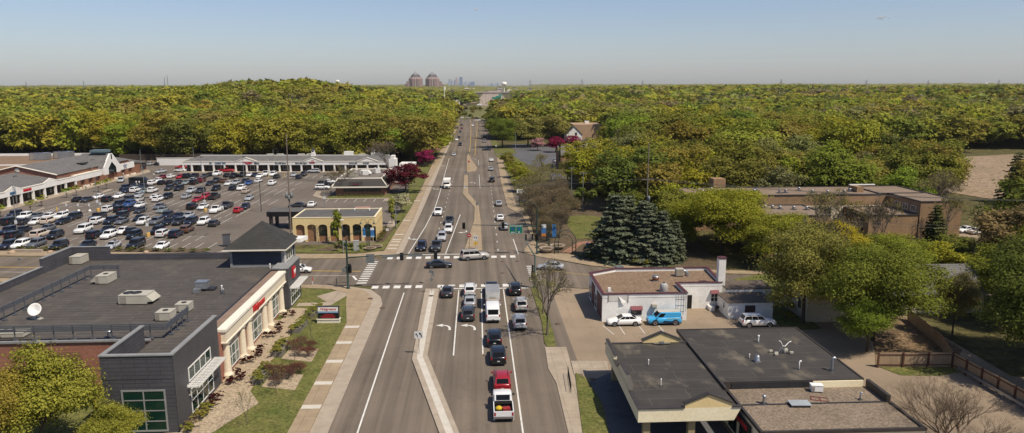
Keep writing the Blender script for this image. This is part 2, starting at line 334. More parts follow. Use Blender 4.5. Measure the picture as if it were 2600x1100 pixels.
mk.ribbon([(7.8,153),(8.1,134.8+4)],.17,Z4); mk.ribbon([(.95,268),(1.1,232)],.15,Z4); mk.ribbon([(1.0,300),(1.0,322)],.15,Z4)
for i in range(13):
    cx=-17.0+1.81*i
    if not -8.4<cx<-6.9 : mk.box(cx-.55,cx+.55,115.65,117.25,Z3,Z4)
for i in range(14):
    cx=-16.9+1.83*i
    if -2.6<cx<1.0: pass
    mk.box(cx-.52,cx+.52,136.0,137.8,Z3,Z4)
for i in range(11): y=119.2+1.49*i; mk.box(-20.5,-18.8,y-.3,y+.3,Z3,Z4)
for i in range(8): y=119.2+1.4*i; mk.box(9.05,10.6,y-.3,y+.3,Z3,Z4)
def arrow(cx,cy,a=0,s=1.0,left=True):
    ca,sa=math.cos(a),math.sin(a); k=-1 if left else 1
    def T(p): x=p[0]*k*-1*s; y=p[1]*s; return (cx+x*ca-y*sa,cy+x*sa+y*ca)
    pts=[(.75,-1.3),(.75,-.5),(.6,.15),(.2,.6),(-.3,.75)]
    mk.ribbon([T(p) for p in pts],.32*s,Z4); mk.add([(*T(p),Z4) for p in [(-.25,.15),(-.25,1.35),(-1.25,.75)]],[(0,1,2) if not left else (0,2,1)])
for t,x,y,l in [('a5',890,900,1),('a5',1135,900,1)]: c=g(t,x,y); arrow(c[0],c[1],0,1.0)
for t,x,y in [('a4',205,900),('a4',465,350),('a4',550,93)]: c=g(t,x,y); arrow(c[0],c[1],PI,1.0)
for t,x,y in [('a4',875,283),('a4',888,18)]: c=g(t,x,y); arrow(c[0],c[1],0,1.0)
c=g('a4',768,825); arrow(c[0],c[1],PI,1.0,False)
for t,x,y in [('a3',1080,697),('a3',1080,875)]: c=g(t,x,y); arrow(c[0],c[1],0,1.0)
struct('road_marking',mk,[PAINT])
mk=MB()
mk.ribbon([(-3.7,345),(-3.2,420),(-4,560),(-5,690)],.2,Z4); mk.ribbon([(-.6,345),(-.3,420),(1,560),(1,690)],.2,Z4)
mk.ribbon([(-21,126.9),(-34,128.3),(-94,134.5),(-210,147)],.14,Z4); mk.ribbon([(-21,127.2),(-34,128.6),(-94,134.8),(-210,147.3)],.14,Z4)
mk.ribbon([(11,127.5),(16,124),(24,120.5),(45,114.5)],.14,Z4)
struct('yellow_road_line',mk,[YELL])
mk=MB(); mk.ribbon([(-21,124),(-34,125.2),(-94,131.2),(-210,144)],.12,Z4); mk.ribbon([(-20.8,121.2),(-21.9,124)],.4,Z4)
# car park stalls: single rows of nose-to-nose stalls along y, bays 2.68 m
ROWS=[(147.6,153.2,-118,-54),(155.5,163.7,-118,-60),(160.5,163.8,-118,-60),(173.6,183.6,-122,-60),(184.6,196.5,-116,-59),(202,212.5,-118,-58),(221,235.5,-100,-58),(242,252,-96,-58),(262,271,-92,-52)]
for (a,b,x0,x1) in ROWS:
    x=x0
    while x<=x1: mk.ribbon([(x,a),(x,b)],.11,Z2+.002); x+=2.72
    if b-a>7: mk.ribbon([(x0,(a+b)/2),(x1,(a+b)/2)],.09,Z2+.0045)
for i in range(7):
    x=-43.5+2.75*i; mk.ribbon([(x,206.5),(x+.05,211.8)],.11,Z2+.002); mk.ribbon([(x-3,176),(x-2.9,181)],.11,Z2+.002)
for k in range(8): mk.ribbon([g('T1',690+48*k,300-14*k),g('T1',760+48*k,330-14*k)],.12,Z2+.002)
for k in range(8): mk.ribbon([g('T7',1130+50*k,350-12*k),g('T7',1200+50*k,375-12*k)],.12,Z2+.002)
for k in range(4): mk.ribbon([(16.8+2.75*k if k else 17.3,95.2),(16.9+2.75*k if k else 18.2,91.5)],.1,Z2+.002)
struct('car_park_marking',mk,[PAINT])
# lawns and beds --------------------------------------------------------------
def ground_patch(name,poly,z,m): mb=MB(); mb.prism(poly,-.05,z,0,0); return struct(name,mb,[m])
ground_patch('lawn',[(-18.45,25),(-18.45,98),(-20.3,108),(-21,113),(-24.2,115.4),(-28,116.3),(-80,123.4),(-210,138.8),(-210,110),(-80,100),(-40,60),(-40,25)],.09,TURF)
ground_patch('rock_bed',[(-30,58),(-25.6,66.2),(-23.2,72.4),(-25,75.5),(-25.2,82),(-25,88),(-25.2,96),(-25.5,105.2),(-28.1,105.6),(-28.1,100),(-30.2,100),(-30.2,62)],.12,ROCKM)
ground_patch('lawn',[(-50,144.6),(-33,142.2),(-24,142),(-19,144.2),(-18.8,159),(-18,195),(-18,206),(-20.5,206),(-20.6,178),(-18.9,166),(-21,150.6),(-30,151.4),(-33.2,147.2),(-38,143.8),(-50,151)],.10,TURF)
ground_patch('mulch_bed',[(-33.5,143.6),(-29.4,143.4),(-27,148),(-28.8,150.8),(-31.6,146.8)],.13,MULCH)
ground_patch('mulch_bed',[(-21.7,151.2),(-19.9,151.4),(-19.3,164.4),(-21.7,164.6)],.13,MULCH)
ground_patch('lawn',[(-44.5,213.4),(-20.2,213.4),(-19.2,209),(-18.1,209),(-18.1,242),(-18.9,300),(-27,300),(-27,284),(-22,232),(-26,221),(-44.5,217.5)],.10,TURF)
ground_patch('planter_bed',[(-210,158.6),(-94,147.6),(-55.5,143.8),(-54.4,146.6),(-60,146.9),(-93,149.6),(-210,162)],.16,MULCH)
ground_patch('boulevard_grass',[(8.75,114.8),(9.0,96.9),(8.55,88.8),(8.8,87.3),(9.9,87.1),(10.15,92.6),(9.9,115.2)],.13,TURF)
ground_patch('lawn',[(9.95,25),(9.95,64.3),(10.95,76),(11.25,78.6),(12.3,77),(12.9,70),(12.2,60),(12.2,25)],.11,TURF)
mb=MB(); mb.sheet([(12.3,45),(12.3,76),(15,78.4),(24,78.4),(24,45)],Z1+.004); struct('canopy_forecourt',mb,[DRVA])
mb=MB(); mb.sheet([(9.95,75.6),(10.95,76.2),(11.2,82.5),(15.6,82.2),(15.2,79),(12.3,78.5),(11.2,78.5)],Z1+.004); struct('driveway_apron',mb,[CONC])
ground_patch('park_ground',[(18.1,138.4),(20.6,135),(24.1,129.8),(45,124),(47,150),(40,200),(13.3,200),(13.4,180),(12.7,151),(12.8,139.6)],.09,MULCH)
ground_patch('lawn',[(21.5,152),(31,151),(34,176),(27.5,181),(21.6,178)],.13,TURF)
ground_patch('park_path',[(16.8,139.6),(18.6,138.8),(22.0,147),(27,149.2),(34,147),(34,148.4),(27,150.6),(21.4,148.8)],.12,BPATH)
ground_patch('lawn',[(20.8,135.6),(24.1,130),(36,126.5),(36,129.5),(26,133.2),(22.4,137.2),(19.6,138.2)],.15,TURF)
ground_patch('lawn',[(12,322),(9.6,334),(9.2,348),(17.5,338),(19.5,322),(18,290),(12,240)],.10,TURF)
ground_patch('lawn',[(9,352),(20,353),(19.5,374),(14,394),(9,470)],.10,TURF)
ground_patch('lawn',[(41.5,92),(47,92),(47.5,104),(60,112),(60,126),(44,118),(44,108)],.08,TURF)
ground_patch('side_yard',[(47,78.6),(56,77.9),(61,83.5),(62,96),(55,96),(50,84)],.06,stone('leaf_litter',(.22,.15,.09),(.16,.11,.06),.3,3))
ground_patch('weedy_grass',[(47.4,78.5),(55.9,77.9),(56,76.6),(53,75.6),(48.5,76)],.07,TURF)
ground_patch('marsh',[(150,195),(215,205),(280,300),(300,345),(165,300),(140,240)],.12,MARSH)
# distant slip roads and motorway
E2=asphalt('ramp_concrete',(.36,.28,.21),streak=.1,crack=0,patch=.1)
def road_strip(name,pts,w_,z,m):
    mb=MB(); mb.ribbon(pts,w_,z); return struct(name,mb,[m])
road_strip('slip_road',[(-140,985),(-60,1040),(-18,1078),(20,1115),(47,1150),(62,1185)],9,.12,E2)
road_strip('slip_road',[(24,790),(30,845),(40,960),(52,1090),(64,1195)],11,.14,E2)
mb=MB(); mb.prism([(31,850),(44,846),(50,870),(68,1060),(62,1110),(52,1050)],-.2,3.2,0); struct('earth_bank',mb,[stone('bare_earth',(.42,.28,.17),(.36,.24,.15),.05,.6)])
road_strip('slip_road',[(-34,1140),(-22,1250),(-14,1340),(0,1420)],10,.1,E2)
mb=MB(); mb.sheet([(7,1170),(55,1176),(72,1800),(93,2575),(140,4200),(78,4200),(24,2590),(9,1800)],.16); struct('motorway',mb,[HWYM]); mk=MB()
for fr in (.14,.27,.40,.62,.75,.88):
    p=[(9+46*fr,1180),(9+63*fr,1800),(24+69*fr,2575)]
    for k in range(40):
        a=1185+k*34; xa,xb=(lerp(q,[1180,1800,2575],[t[0] for t in p]) for q in (a,a+16)); mk.ribbon([(xa,a),(xb,a+16)],.45,.2)
struct('motorway_marking',mk,[PAINT]); mk=MB(); mk.prism([(9+46*.5,1178),(9+46*.525,1178),(9+63*.52,1800),(24+69*.515,2575),(24+69*.495,2575),(9+63*.5,1800)],.1,1.2); tag(mk.build('median_barrier',[KERB]),'pale concrete barrier down the middle of the far motorway','barrier')
mb=MB(); mb.sheet([(-70,720),(60,720),(60,1170),(30,1180),(-90,1060)],.06); struct('embankment_grass',mb,[stone('embankment_turf',(.125,.14,.04),(.17,.145,.06),.02,.5)])
mb=MB(); mb.sheet([(-60,690),(40,690),(42,704),(-60,704)],Z2+.01); struct('junction_road',mb,[ASPH])
# ---------------------------------------------------------------- buildings
def py_(t,x,y,Y):
    X,Yp,s=TL[t]; d=ray(X+x*s,Yp+y*s); k=Y/d[1]; return d[0]*k, CH+d[2]*k
def px_(t,x,y,Xw):
    X,Yp,s=TL[t]; d=ray(X+x*s,Yp+y*s); k=Xw/d[0]; return d[1]*k, CH+d[2]*k
BRICK=courses('red_brick',(.34,.115,.072),(.28,.095,.06),(.36,.25,.19),.42,.14,.016)
BRICK2=courses('brown_brick',(.30,.125,.072),(.24,.098,.058),(.26,.18,.13),.42,.14,.016)
TANB=courses('tan_brick',(.34,.21,.11),(.28,.165,.085),(.36,.27,.18),.45,.16,.018)
SIDING=courses('grey_lap_siding',(.085,.083,.09),(.075,.073,.08),(.03,.03,.034),2.4,.40,.022,offset=.5)
SCALE=courses('grey_scale_siding',(.10,.098,.10),(.085,.083,.088),(.045,.044,.048),.28,.20,.02,rough=.55)
BLUEG=courses('blue_grey_siding',(.055,.062,.082),(.05,.057,.075),(.03,.034,.045),6,.2,.012)
TRIM=mat('grey_trim',(.28,.28,.27),.6,(.22,.22,.21),.6)
CREAM=mat('cream_stucco',(.76,.66,.49),.8,(.70,.60,.44),.4)
CREAMT=mat('pale_cornice',(.80,.74,.61),.8,(.75,.68,.55),.3)
WHITE=mat('white_paint',(.82,.80,.75),.65,(.76,.73,.67),.35)
WHITEB=courses('white_block',(.86,.84,.79),(.83,.81,.76),(.76,.74,.69),.9,.22,.008)
MEMB=courses('roof_membrane',(.088,.077,.068),(.078,.069,.062),(.19,.165,.135),7.5,1.05,.03,flat=True,patch=(.12,.10,.08))
MEMB2=courses('black_membrane',(.062,.056,.05),(.055,.05,.045),(.11,.098,.08),8,2.1,.035,flat=True,patch=(.17,.145,.105))
MEMT=stone('tan_roof',(.235,.165,.11),(.205,.14,.092),.3,6)
GRAV=stone('roof_gravel',(.235,.185,.135),(.185,.145,.105),.3,8)
DARK=mat('dark_metal',(.032,.032,.034),.5,(.022,.022,.024),.8)
BROWNM=mat('brown_flashing',(.055,.045,.038),.55,(.04,.034,.03),.8)
SHING=courses('grey_shingles',(.175,.165,.155),(.155,.147,.138),(.10,.095,.09),.9,.22,.02)
SHINGD=courses('dark_shingles',(.058,.056,.052),(.048,.046,.043),(.03,.03,.028),.7,.2,.02)
GLASS=glassy('window_glass',(.015,.022,.022)); GGRN=glassy('green_glass',(.006,.028,.02),.05)
BEIGE=mat('hvac_beige',(.46,.43,.35),.6,(.40,.37,.30),.9)
STEEL=mat('galvanised',(.42,.43,.44),.4,(.34,.35,.36),1.2,metal=.7)
MAROON=mat('maroon_trim',(.10,.03,.034),.6,(.08,.025,.03),.8)
REDS=mat('red_sign',(.52,.018,.022),.4,(.46,.015,.02),1)
BLACK=mat('black_gloss',(.012,.012,.013),.4)
YSTUC=mat('yellow_stucco',(.74,.57,.28),.8,(.69,.52,.25),.35)
YST2=mat('pale_yellow_stucco',(.84,.74,.50),.8,(.80,.69,.45),.4)
def part(name,parent,mats,*boxes):
    ms=mats if isinstance(mats,(list,tuple)) else [mats]
    if name in ONE:
        mb=MB()
        for b in boxes: mb.box(*b)
        return mb.build(name,ms,parent)
    for b in boxes: o=MB().box(*b).build(name,ms,parent)
    return o
ONE=('entablature','tower_trim','chimney','sign_frame','brick_pier','tower_cap','sign_board','stair_rail','wall_recess')
def wall_window(parent,axis,plane,a0,a1,z0,z1,nx=2,nz=2,out=1,frame=WHITE,glass=GLASS,fr=.09,name='window'):
    """frame with its pane as sub-part; plane faces -Y (axis y, out -1) or +X (axis x, out 1)"""
    mb=MB(); d=.07*out
    def bx(u0,u1,w0,w1,dd):
        lo,hi=sorted((plane+.004*out,plane+dd))
        if axis=='y': mb.box(u0,u1,lo,hi,w0,w1)
        else: mb.box(lo,hi,u0,u1,w0,w1)
    bx(a0,a1,z1-fr,z1,d); bx(a0,a1,z0,z0+fr,d); bx(a0,a0+fr,z0+fr,z1-fr,d); bx(a1-fr,a1,z0+fr,z1-fr,d)
    for i in range(1,nx): u=a0+(a1-a0)*i/nx; bx(u-fr*.35,u+fr*.35,z0+fr,z1-fr,d*.9)
    for i in range(1,nz): u=z0+(z1-z0)*i/nz; bx(a0+fr,a1-fr,u-fr*.3,u+fr*.3,d*.8)
    f=mb.build(name,[frame],parent); mb=MB()
    lo,hi=sorted((plane+.003*out,plane+.022*out))
    if axis=='y': mb.box(a0+fr*.5,a1-fr*.5,lo,hi,z0+fr*.5,z1-fr*.5)
    else: mb.box(lo,hi,a0+fr*.5,a1-fr*.5,z0+fr*.5,z1-fr*.5)
    mb.build('pane',[glass],f); return f
# ===== drugstore
D=thing('drugstore','large flat roofed brick and grey drugstore with cream columns beside the main road','shop',(-47,92,0))
mb=MB(); mb.prism([(-64.3,76.8),(-35.6,76.8),(-35.6,77.8),(-28.95,77.8),(-28.95,104.9),(-30.4,104.9),(-30.4,114.6),(-64.3,114.6)],0,5.62); mb.build('wall',[BRICK],D)
mb=MB(); mb.sheet([(-64.1,77.0),(-35.4,77.0),(-35.4,66.3),(-29.1,66.3),(-29.1,77.9),(-30.41,77.9),(-30.41,114.4),(-64.1,114.4)],5.70); mb.build('roof',[MEMB],D)
part('parapet',D,[SIDING,DARK],(-64.35,-64.0,76.8,106.5,5.62,6.75,0,1),(-64.4,-63.95,106.5,114.7,5.62,7.95,0,1),(-63.95,-58.2,114.3,114.7,5.62,7.93,0,1),(-58.2,-37.6,114.32,114.68,5.62,6.72,0,1))
part('coping',D,TRIM,(-64.4,-63.93,76.7,106.45,6.75,6.82),(-64.45,-63.9,106.45,114.75,7.95,8.02),(-63.9,-58.15,114.25,114.75,7.93,8.0),(-64.3,-35.7,76.62,76.95,5.62,5.83))
part('brick_band',D,BRICK2,(-30.4,-29.37,77.9,104.9,5.62,6.03),(-30.4,-29.9,104.9,108.2,5.62,6.03))
part('flashing',D,DARK,(-30.8,-30.42,77.9,108.2,5.705,5.95))
# grey corner block
mb=MB(); mb.box(-35.6,-28.9,66.12,77.8,0,5.62); mb.build('corner_wall',[SIDING],D)
part('corner_side',D,SCALE,(-28.89,-28.84,66.1,77.8,0,7.95))
part('parapet',D,SIDING,(-35.62,-28.9,66.09,66.37,5.62,7.95),(-35.62,-35.33,66.37,74.7,5.62,7.95),(-29.18,-28.9,66.37,77.78,5.62,7.95))
part('coping',D,TRIM,(-35.7,-28.8,66.0,66.46,7.95,8.08),(-35.7,-35.25,66.46,74.78,7.95,8.08),(-29.26,-28.8,66.46,77.85,7.95,8.08))
x0,zt=py_('b3',1115,695,66.09); x1,_=py_('b3',1525,695,66.09)
wall_window(D,'y',66.09,x0,x1,.3,zt,2,4,-1,TRIM,GGRN,.16)
wall_window(D,'x',-28.84,69.2,75.2,3.95,5.4,4,1,1,WHITE,GGRN,.12); wall_window(D,'x',-28.84,69.4,75.4,.5,3.1,4,2,1,WHITE,GGRN,.1)
def pergola(y0,y1,x,z):
    p=MB(); p.box(x,x+1.25,y0,y0+.12,z-.15,z); p.box(x,x+1.25,y1-.12,y1,z-.15,z); p.box(x+.02,x+.1,y0,y1,z-.2,z-.02); p.box(x+1.05,x+1.15,y0,y1,z-.2,z-.02)
    n=int((y1-y0)/.4)
    for i in range(n): yy=y0+.1+i*(y1-y0-.2)/(n-1); p.box(x+.02,x+1.35,yy-.055,yy+.055,z+.01,z+.1)
    for yy in (y0+.3,y1-.3): p.tube([(x+.05,yy,z-1.1),(x+1.05,yy,z-.1)],.05,5)
    p.build('pergola',[WHITE],D)
pergola(68.6,76.2,-28.83,3.75)
# entablature and columns
part('entablature',D,[CREAM,CREAMT],(-29.35,-28.42,78.9,104.85,4.45,5.75,0,1),(-29.36,-28.28,78.75,104.86,5.75,6.05,1),(-29.34,-28.3,78.8,104.84,4.36,4.5,1))
for y in (79.6,85.2,87.9,94.5,97.0,102.9):
    mb=MB(); mb.box(-28.94,-28.1,y-.6,y+.6,.05,.42); mb.lathe((-28.72,y,.42),[(.62,0),(.62,.14),(.50,.2),(.46,.5),(.40,3.55),(.40,3.62),(.52,3.72),(.56,3.94)],18); mb.build('column',[CREAM],D)
GLIT=glassy('shop_glass',(.085,.115,.10),.08)  # grey-green glass, lightened with the sky reflection put into its colour
for a,b in ((80.7,84.4),(88.6,93.8),(97.7,102.2)):
    wall_window(D,'x',-28.95,a,b,.5,4.34,3,3,1,WHITE,GLIT,.1,'shop_window')
lettering('Walgreens',1.2,D,(-28.38,91.4,5.08),PI/2,REDS,'sign_lettering',.07,.03,sx=.98,shear=.25)
# entrance block, tower
part('entrance_wall',D,[SCALE],(-30.38,-28.05,104.9,112.2,0,6.3)); part('coping',D,TRIM,(-30.36,-27.95,104.8,112.3,6.3,6.46))
mb=MB(); mb.box(-28.04,-27.8,107.2,108.6,4.3,5.9); mb.build('sign_panel',[REDS],D); lettering('W',1.1,D,(-27.79,107.9,5.1),PI/2,WHITE,'sign_lettering',.02,.02,shear=.2)
pergola(105.4,111.6,-28.04,3.3)
wall_window(D,'x',-28.05,105.9,111.2,.4,3.0,4,2,1,WHITE,GGRN,.1)
part('tower_wall',D,[BLUEG],(-37.4,-29.4,108.3,114.9,5.6,8.55))
part('tower_trim',D,TRIM,(-37.46,-37.1,108.24,108.5,5.75,8.5),(-29.75,-29.34,108.22,108.5,5.75,8.5),(-37.1,-29.75,108.26,108.44,5.75,6.1),(-29.44,-29.32,108.5,115,5.75,6.3),(-29.44,-29.32,114.6,115,6.3,8.5))
wall_window(D,'x',-29.38,109.3,113.2,6.4,8.2,3,1,1,WHITE,GGRN,.1)
part('access_hatch',D,BLUEG,(-33.9,-32.9,108.2,108.27,6.5,7.3))
mb=MB(); e=[(-38.25,107.35),(-28.75,107.35),(-28.75,116.0),(-38.25,116.0)]; z=8.75; ap=(-33.4,112.0,12.3)
mb.add([(x,y,z) for x,y in e]+[ap],[(0,1,4),(1,2,4),(2,3,4),(3,0,4)]); mb.build('tower_roof',[SHINGD],D)
mb=MB(); mb.prism(e,8.5,8.74,0,0,True); mb.build('eaves',[CREAMT],D)
mb=MB(); mb.prism([(-29.9,114.2),(-28.2,114.2),(-27.6,116.6),(-30.2,116.6)],8.3,8.9,0,0,True); mb.build('gable_return',[WHITE],D)
part('downpipe',D,WHITE,(-29.3,-29.18,108.3,108.42,2.0,8.5))
mb=MB(); y0=77.0
part('wall_recess',D,BRICK2,(-46.0,-43.2,76.72,76.79,0,4.6)); part('wall_lamp',D,DARK,(-38.0,-37.4,76.4,76.78,4.9,5.3)); part('door_canopy',D,TRIM,(-37.4,-36.4,76.1,76.78,2.5,2.65)); part('service_door',D,TRIM,(-37.3,-36.4,76.70,76.79,.1,2.2))
# roof plant ------------------------------------------------------------------
HV='air conditioning units on the drugstore roof'
def hvac(label,c,hx,hy,z,h,a=0,hood=None,fans=2,group=HV,m=BEIGE):
    o=thing('rooftop_unit',label,'air conditioner',(c[0],c[1],z),a,group)
    mb=MB(); mb.box(-hx,hx,-hy,hy,.12,h); mb.box(-hx-.03,hx+.03,-hy-.03,hy+.03,h,h+.05); mb.build('casing',[m],o,True)
    mb=MB(); mb.box(-hx*.9,hx*.9,-hy*.9,hy*.9,0,.12); mb.build('curb',[DARK],o,True)
    mb=MB(); mb.box(-hx*.9,-hx*.45,-hy-.03,-hy-.005,.2,h-.1); mb.build('service_panel',[mat('panel_tan',(.33,.29,.24),.6)],o,True)
    for i in range(fans):
        mb=MB(); fx=hx*(-.55+.55*i if fans>1 else 0); r=min(hy*.6,hx*.38); mb.lathe((fx,0,h+.05),[(r,0),(r,.07),(r*.85,.07),(r*.8,.02),(.01,.02)],14); mb.build('fan_guard',[DARK],o,True)
    if hood:
        s=hood; mb=MB(); mb.add([(s*hx,-hy,h*.95),(s*hx,hy,h*.95),(s*(hx+.75),hy,h*.35),(s*(hx+.75),-hy,h*.35),(s*hx,-hy,h*.3),(s*hx,hy,h*.3)],[(0,1,2,3),(3,2,5,4),(0,3,4),(1,5,2)]); mb.build('hood',[m],o,True)
    return o
hvac('pale green box air conditioner in the far corner behind the tall parapet',(-62.2,112.9),.85,1.2,5.7,1.25,0,None,0)
hvac('beige air conditioner with front hood beside the end of the grey screen',(-52.4,101.3),.85,1.3,5.7,1.15,0,-1,1)
hvac('largest beige air conditioner with sloping hood, alone in the middle of the roof',(-43.6,91.2),1.75,1.2,5.7,1.2,0,1,2)
hvac('small beige air conditioner nearest the corner of the louvred screen',(-37.0,84.0),.85,.9,5.7,1.05,0,None,1)
hvac('small beige air conditioner just behind its twin at the screen end',(-36.1,87.2),.8,.8,5.7,1.0,0,None,1)
hvac('low pale air conditioner cut off by the photo edge beyond the front screen',(-51.6,78.9),1.6,.75,5.7,.55,0,None,2)
o=thing('roof_vent_box','galvanised vent box on a long black curb','vent',(-37.2,96.2,5.7)); part_=MB()
mb=MB(); mb.box(-.75,.75,-.6,.7,.35,1.25); mb.box(-.8,.8,-.65,.75,1.25,1.32); mb.build('cowl',[STEEL],o,True)
mb=MB(); mb.box(-.2,1.6,-.4,.9,0,.33); mb.build('curb',[DARK],o,True); mb=MB(); mb.box(-.75,.1,-1.5,-.75,.05,.55); mb.build('side_box',[STEEL],o,True)
def vpipe(label,c,z,h,r=.07,m=None,cap=True,hook=False,group='vent pipes on the flat roofs'):
    o=thing('vent_pipe',label,'vent pipe',(c[0],c[1],z),0,group); mb=MB()
    if hook: mb.tube([(0,0,0),(0,0,h*.8),(.05,0,h*.95),(.2*h*.6,0,h),(.33*h*.6,0,h*.9)],r,8)
    else: mb.tube([(0,0,0),(0,0,h)],r,8)
    mb.build('pipe',[m or WHITE],o,True); mb=MB(); mb.lathe((0,0,0),[(r*3,0),(r*2.6,.05),(r*1.3,.1)],10); mb.build('flange',[DARK],o,True)
    if cap and not hook: mb=MB(); mb.lathe((0,0,h),[(r*1.5,-.05),(r*1.5,.05),(.005,.12)],10); mb.build('cap',[m or WHITE],o,True)
    return o
vpipe('white vent pipe behind the galvanised vent box',(-34.4,95.5),5.7,.8,.08); vpipe('shiny bent steel vent next to the white pipe on the drugstore roof',(-34.0,94.6),5.7,.6,.12,STEEL,hook=True)
vpipe('white pipe close under the blue grey tower wall',(-31.3,107.4),5.7,.75,.08)
vpipe('squat silver turbine vent seen between front screen and parapet',(-40.6,77.9),5.7,.75,.22,STEEL)
o=thing('satellite_dish','white satellite dish on a wooden sled on the drugstore roof','satellite dish',(-52.5,85.0,5.7),R(-20))
mb=MB(); mb.box(-.7,.7,-.3,.3,0,.12); mb.build('sled',[BEIGE],o,True); mb=MB(); mb.tube([(0,0,.1),(0,0,.75),(.1,-.1,.95)],.07,7); mb.build('mast',[DARK],o,True)
mb=MB(); mb.lathe((0,0,0),[(.01,0),(.35,.05),(.6,.16),(.78,.28),(.76,.30),(.58,.2),(.01,.03)],18); d=mb.build('reflector',[WHITE],o,True); d.location=(.1,-.1,1.15); d.rotation_euler=(R(62),0,R(25))
def screen(label,runs,z0,z1,posts,zf=5.7):
    c=runs[0][0]; o=thing('roof_screen',label,'screen',(c[0],c[1],zf),0,'louvred screens hiding the roof plant')
    mb=MB(); h=(z1-z0)/4
    for a,b in runs:
        ang=math.atan2(b[1]-a[1],b[0]-a[0]); m_=((a[0]+b[0])/2,(a[1]+b[1])/2); L=math.hypot(b[0]-a[0],b[1]-a[1])/2
        for k in range(4): mb.obox(m_,L,.05,z0+k*h,z0+k*h+h*.62,ang)
    mb.build('louvre_panel',[TRIMD],o)
    for p in posts:
        mb=MB(); mb.obox(p,.05,.05,zf,z1-.02); mb.obox(p,.24,.2,zf,zf+.16); mb.build('post',[TRIMD],o)
TRIMD=mat('slate_metal',(.10,.105,.115),.5,(.08,.084,.092),.9)
screen('louvred grey screen along the front edge of the drugstore roof with return toward the road',[((-70,76.98),(-34.05,76.98)),((-34.0,77.0),(-34.0,83.2))],6.8,7.58,[(-64.5+2.05*i,77.08) for i in range(15)]+[(-34.1,78.4),(-34.1,80),(-34.1,81.5),(-34.1,83)])
screen('louvred grey screen running back along the far side of the roof plant',[((-56.0,77.5),(-56.0,104.2)),((-56.0,104.25),(-51.9,104.25))],6.85,7.5,[(-55.9,78.5+2.0*i) for i in range(13)]+[(-55.9,104.1),(-54,104.1),(-52,104.1)])
# sign by the lawn
o=thing('monument_sign','low red white and blue sign with dark message board on the lawn','sign',(-21.9,97.6,0),R(-2))
X,Y=g('b2',1400,945); o.location=(X,Y,0)
mb=MB(); mb.box(-1.55,1.55,-.35,.35,0,.55); mb.box(-1.62,1.62,-.42,.42,.55,.68); mb.build('base',[CREAMT],o,True)
mb=MB(); mb.box(-1.5,1.5,-.25,.25,.68,2.45); mb.build('cabinet',[DARK],o,True)
mb=MB(); mb.box(-1.42,1.42,-.27,-.251,1.78,2.38); mb.build('white_panel',[WHITE],o,True); mb=MB(); mb.box(-1.42,1.42,-.268,-.251,1.55,1.78); mb.build('blue_panel',[mat('pale_blue',(.24,.38,.58),.5)],o,True)
mb=MB(); mb.box(-1.40,1.40,-.268,-.251,.74,1.5); mb.build('message_board',[BLACK],o,True)
mb=MB()
for zz,a,b in ((1.32,-.5,.7),(1.12,-.9,.95),(.93,-.95,.9)):
    x=a
    while x<b: wd=.05+.05*random.random(); mb.box(x,x+wd,-.275,-.2685,zz-.07,zz+.06); x+=wd+.035
mb.build('message_dots',[mat('led_red',(.5,.02,.03),.5)],o,True)
t=lettering('Walgreens',.52,None,(0,0,0),0,REDS,'lettering',.006,.008,shear=.3); t.parent=o; t.location=(0,-.278,2.1)
# ===== liquor shop with canopy
Q=thing('canopy_shop','flat roofed shop with a cream drive-through canopy in front','shop',(28,68,0))
mb=MB(); mb.prism([(24.1,66.4),(38.3,66.4),(38.3,81.5),(24.1,81.5)],0,3.95); mb.build('wall',[YST2],Q)
mb=MB(); mb.sheet([(24.0,66.2),(38.4,66.2),(38.4,81.6),(24.0,81.6)],4.0); mb.build('roof',[MEMB2],Q)
part('roof_edge',Q,BROWNM,(38.3,38.5,66.2,81.7,3.8,4.08),(24.0,38.3,81.55,81.72,3.8,4.08),(23.78,24.0,64.5,81.7,3.7,4.14),(24.0,38.3,66.05,66.2,3.3,4.05))
part('upstand',Q,[DARK],(25.0,33.2,65.98,66.04,3.3,3.92)); part('upstand_wall',Q,[YST2],(33.2,38.3,65.9,66.04,3.25,3.95))
mb=MB(); mb.prism([(24.4,56.9),(39.0,56.9),(39.0,66.04),(24.4,66.04)],0,3.25); mb.build('front_wall',[YST2],Q)
mb=MB(); mb.sheet([(24.5,57.0),(38.8,57.0),(38.8,65.97),(24.5,65.97)],3.3); mb.build('gravel_roof',[GRAV],Q)
part('roof_edge',Q,BROWNM,(24.3,24.55,56.8,65.9,3.15,3.48),(24.55,39.1,56.75,57.0,3.15,3.46),(38.75,39.05,57.0,62.2,3.15,3.46)); part('parapet',Q,BROWNM,(38.6,38.95,62.2,66.0,3.2,4.05)); part('roof_divider',Q,DARK,(24.6,38.7,62.25,62.45,3.3,3.36))
# canopy
mb=MB(); mb.sheet([(14.75,60.85),(23.75,60.85),(23.75,77.4),(14.75,77.4)],3.86); mb.build('canopy_roof',[MEMB2],Q)
mb=MB(); mb.add([(14.6,60.7,2.72),(23.3,60.7,2.72),(23.3,77.5,2.72),(14.6,77.5,2.72)],[(3,2,1,0)]); mb.build('soffit',[BROWNM],Q)
mb=MB()
mb.add([(14.45,60.6,4.0),(24.0,60.6,4.0),(23.35,60.6,2.7),(14.45,60.6,2.7),(14.45,60.85,4.0),(24.0,60.85,4.0),(23.35,60.85,2.7),(14.45,60.85,2.7)],[(3,2,1,0),(4,5,6,7),(1,2,6,5),(2,3,7,6)]); mb.build('fascia',[YST2],Q)
mb=MB(); mb.add([(14.45,60.6,4.0),(14.45,77.5,4.0),(14.45,77.5,2.9),(14.45,60.6,2.7),(14.7,60.85,4.0),(14.7,77.5,4.0),(14.7,77.5,2.9),(14.7,60.85,2.7)],[(0,1,2,3),(7,6,5,4)]); mb.build('fascia',[YST2],Q)
part('fascia',Q,YST2,(14.7,23.8,77.38,77.6,2.8,3.95))
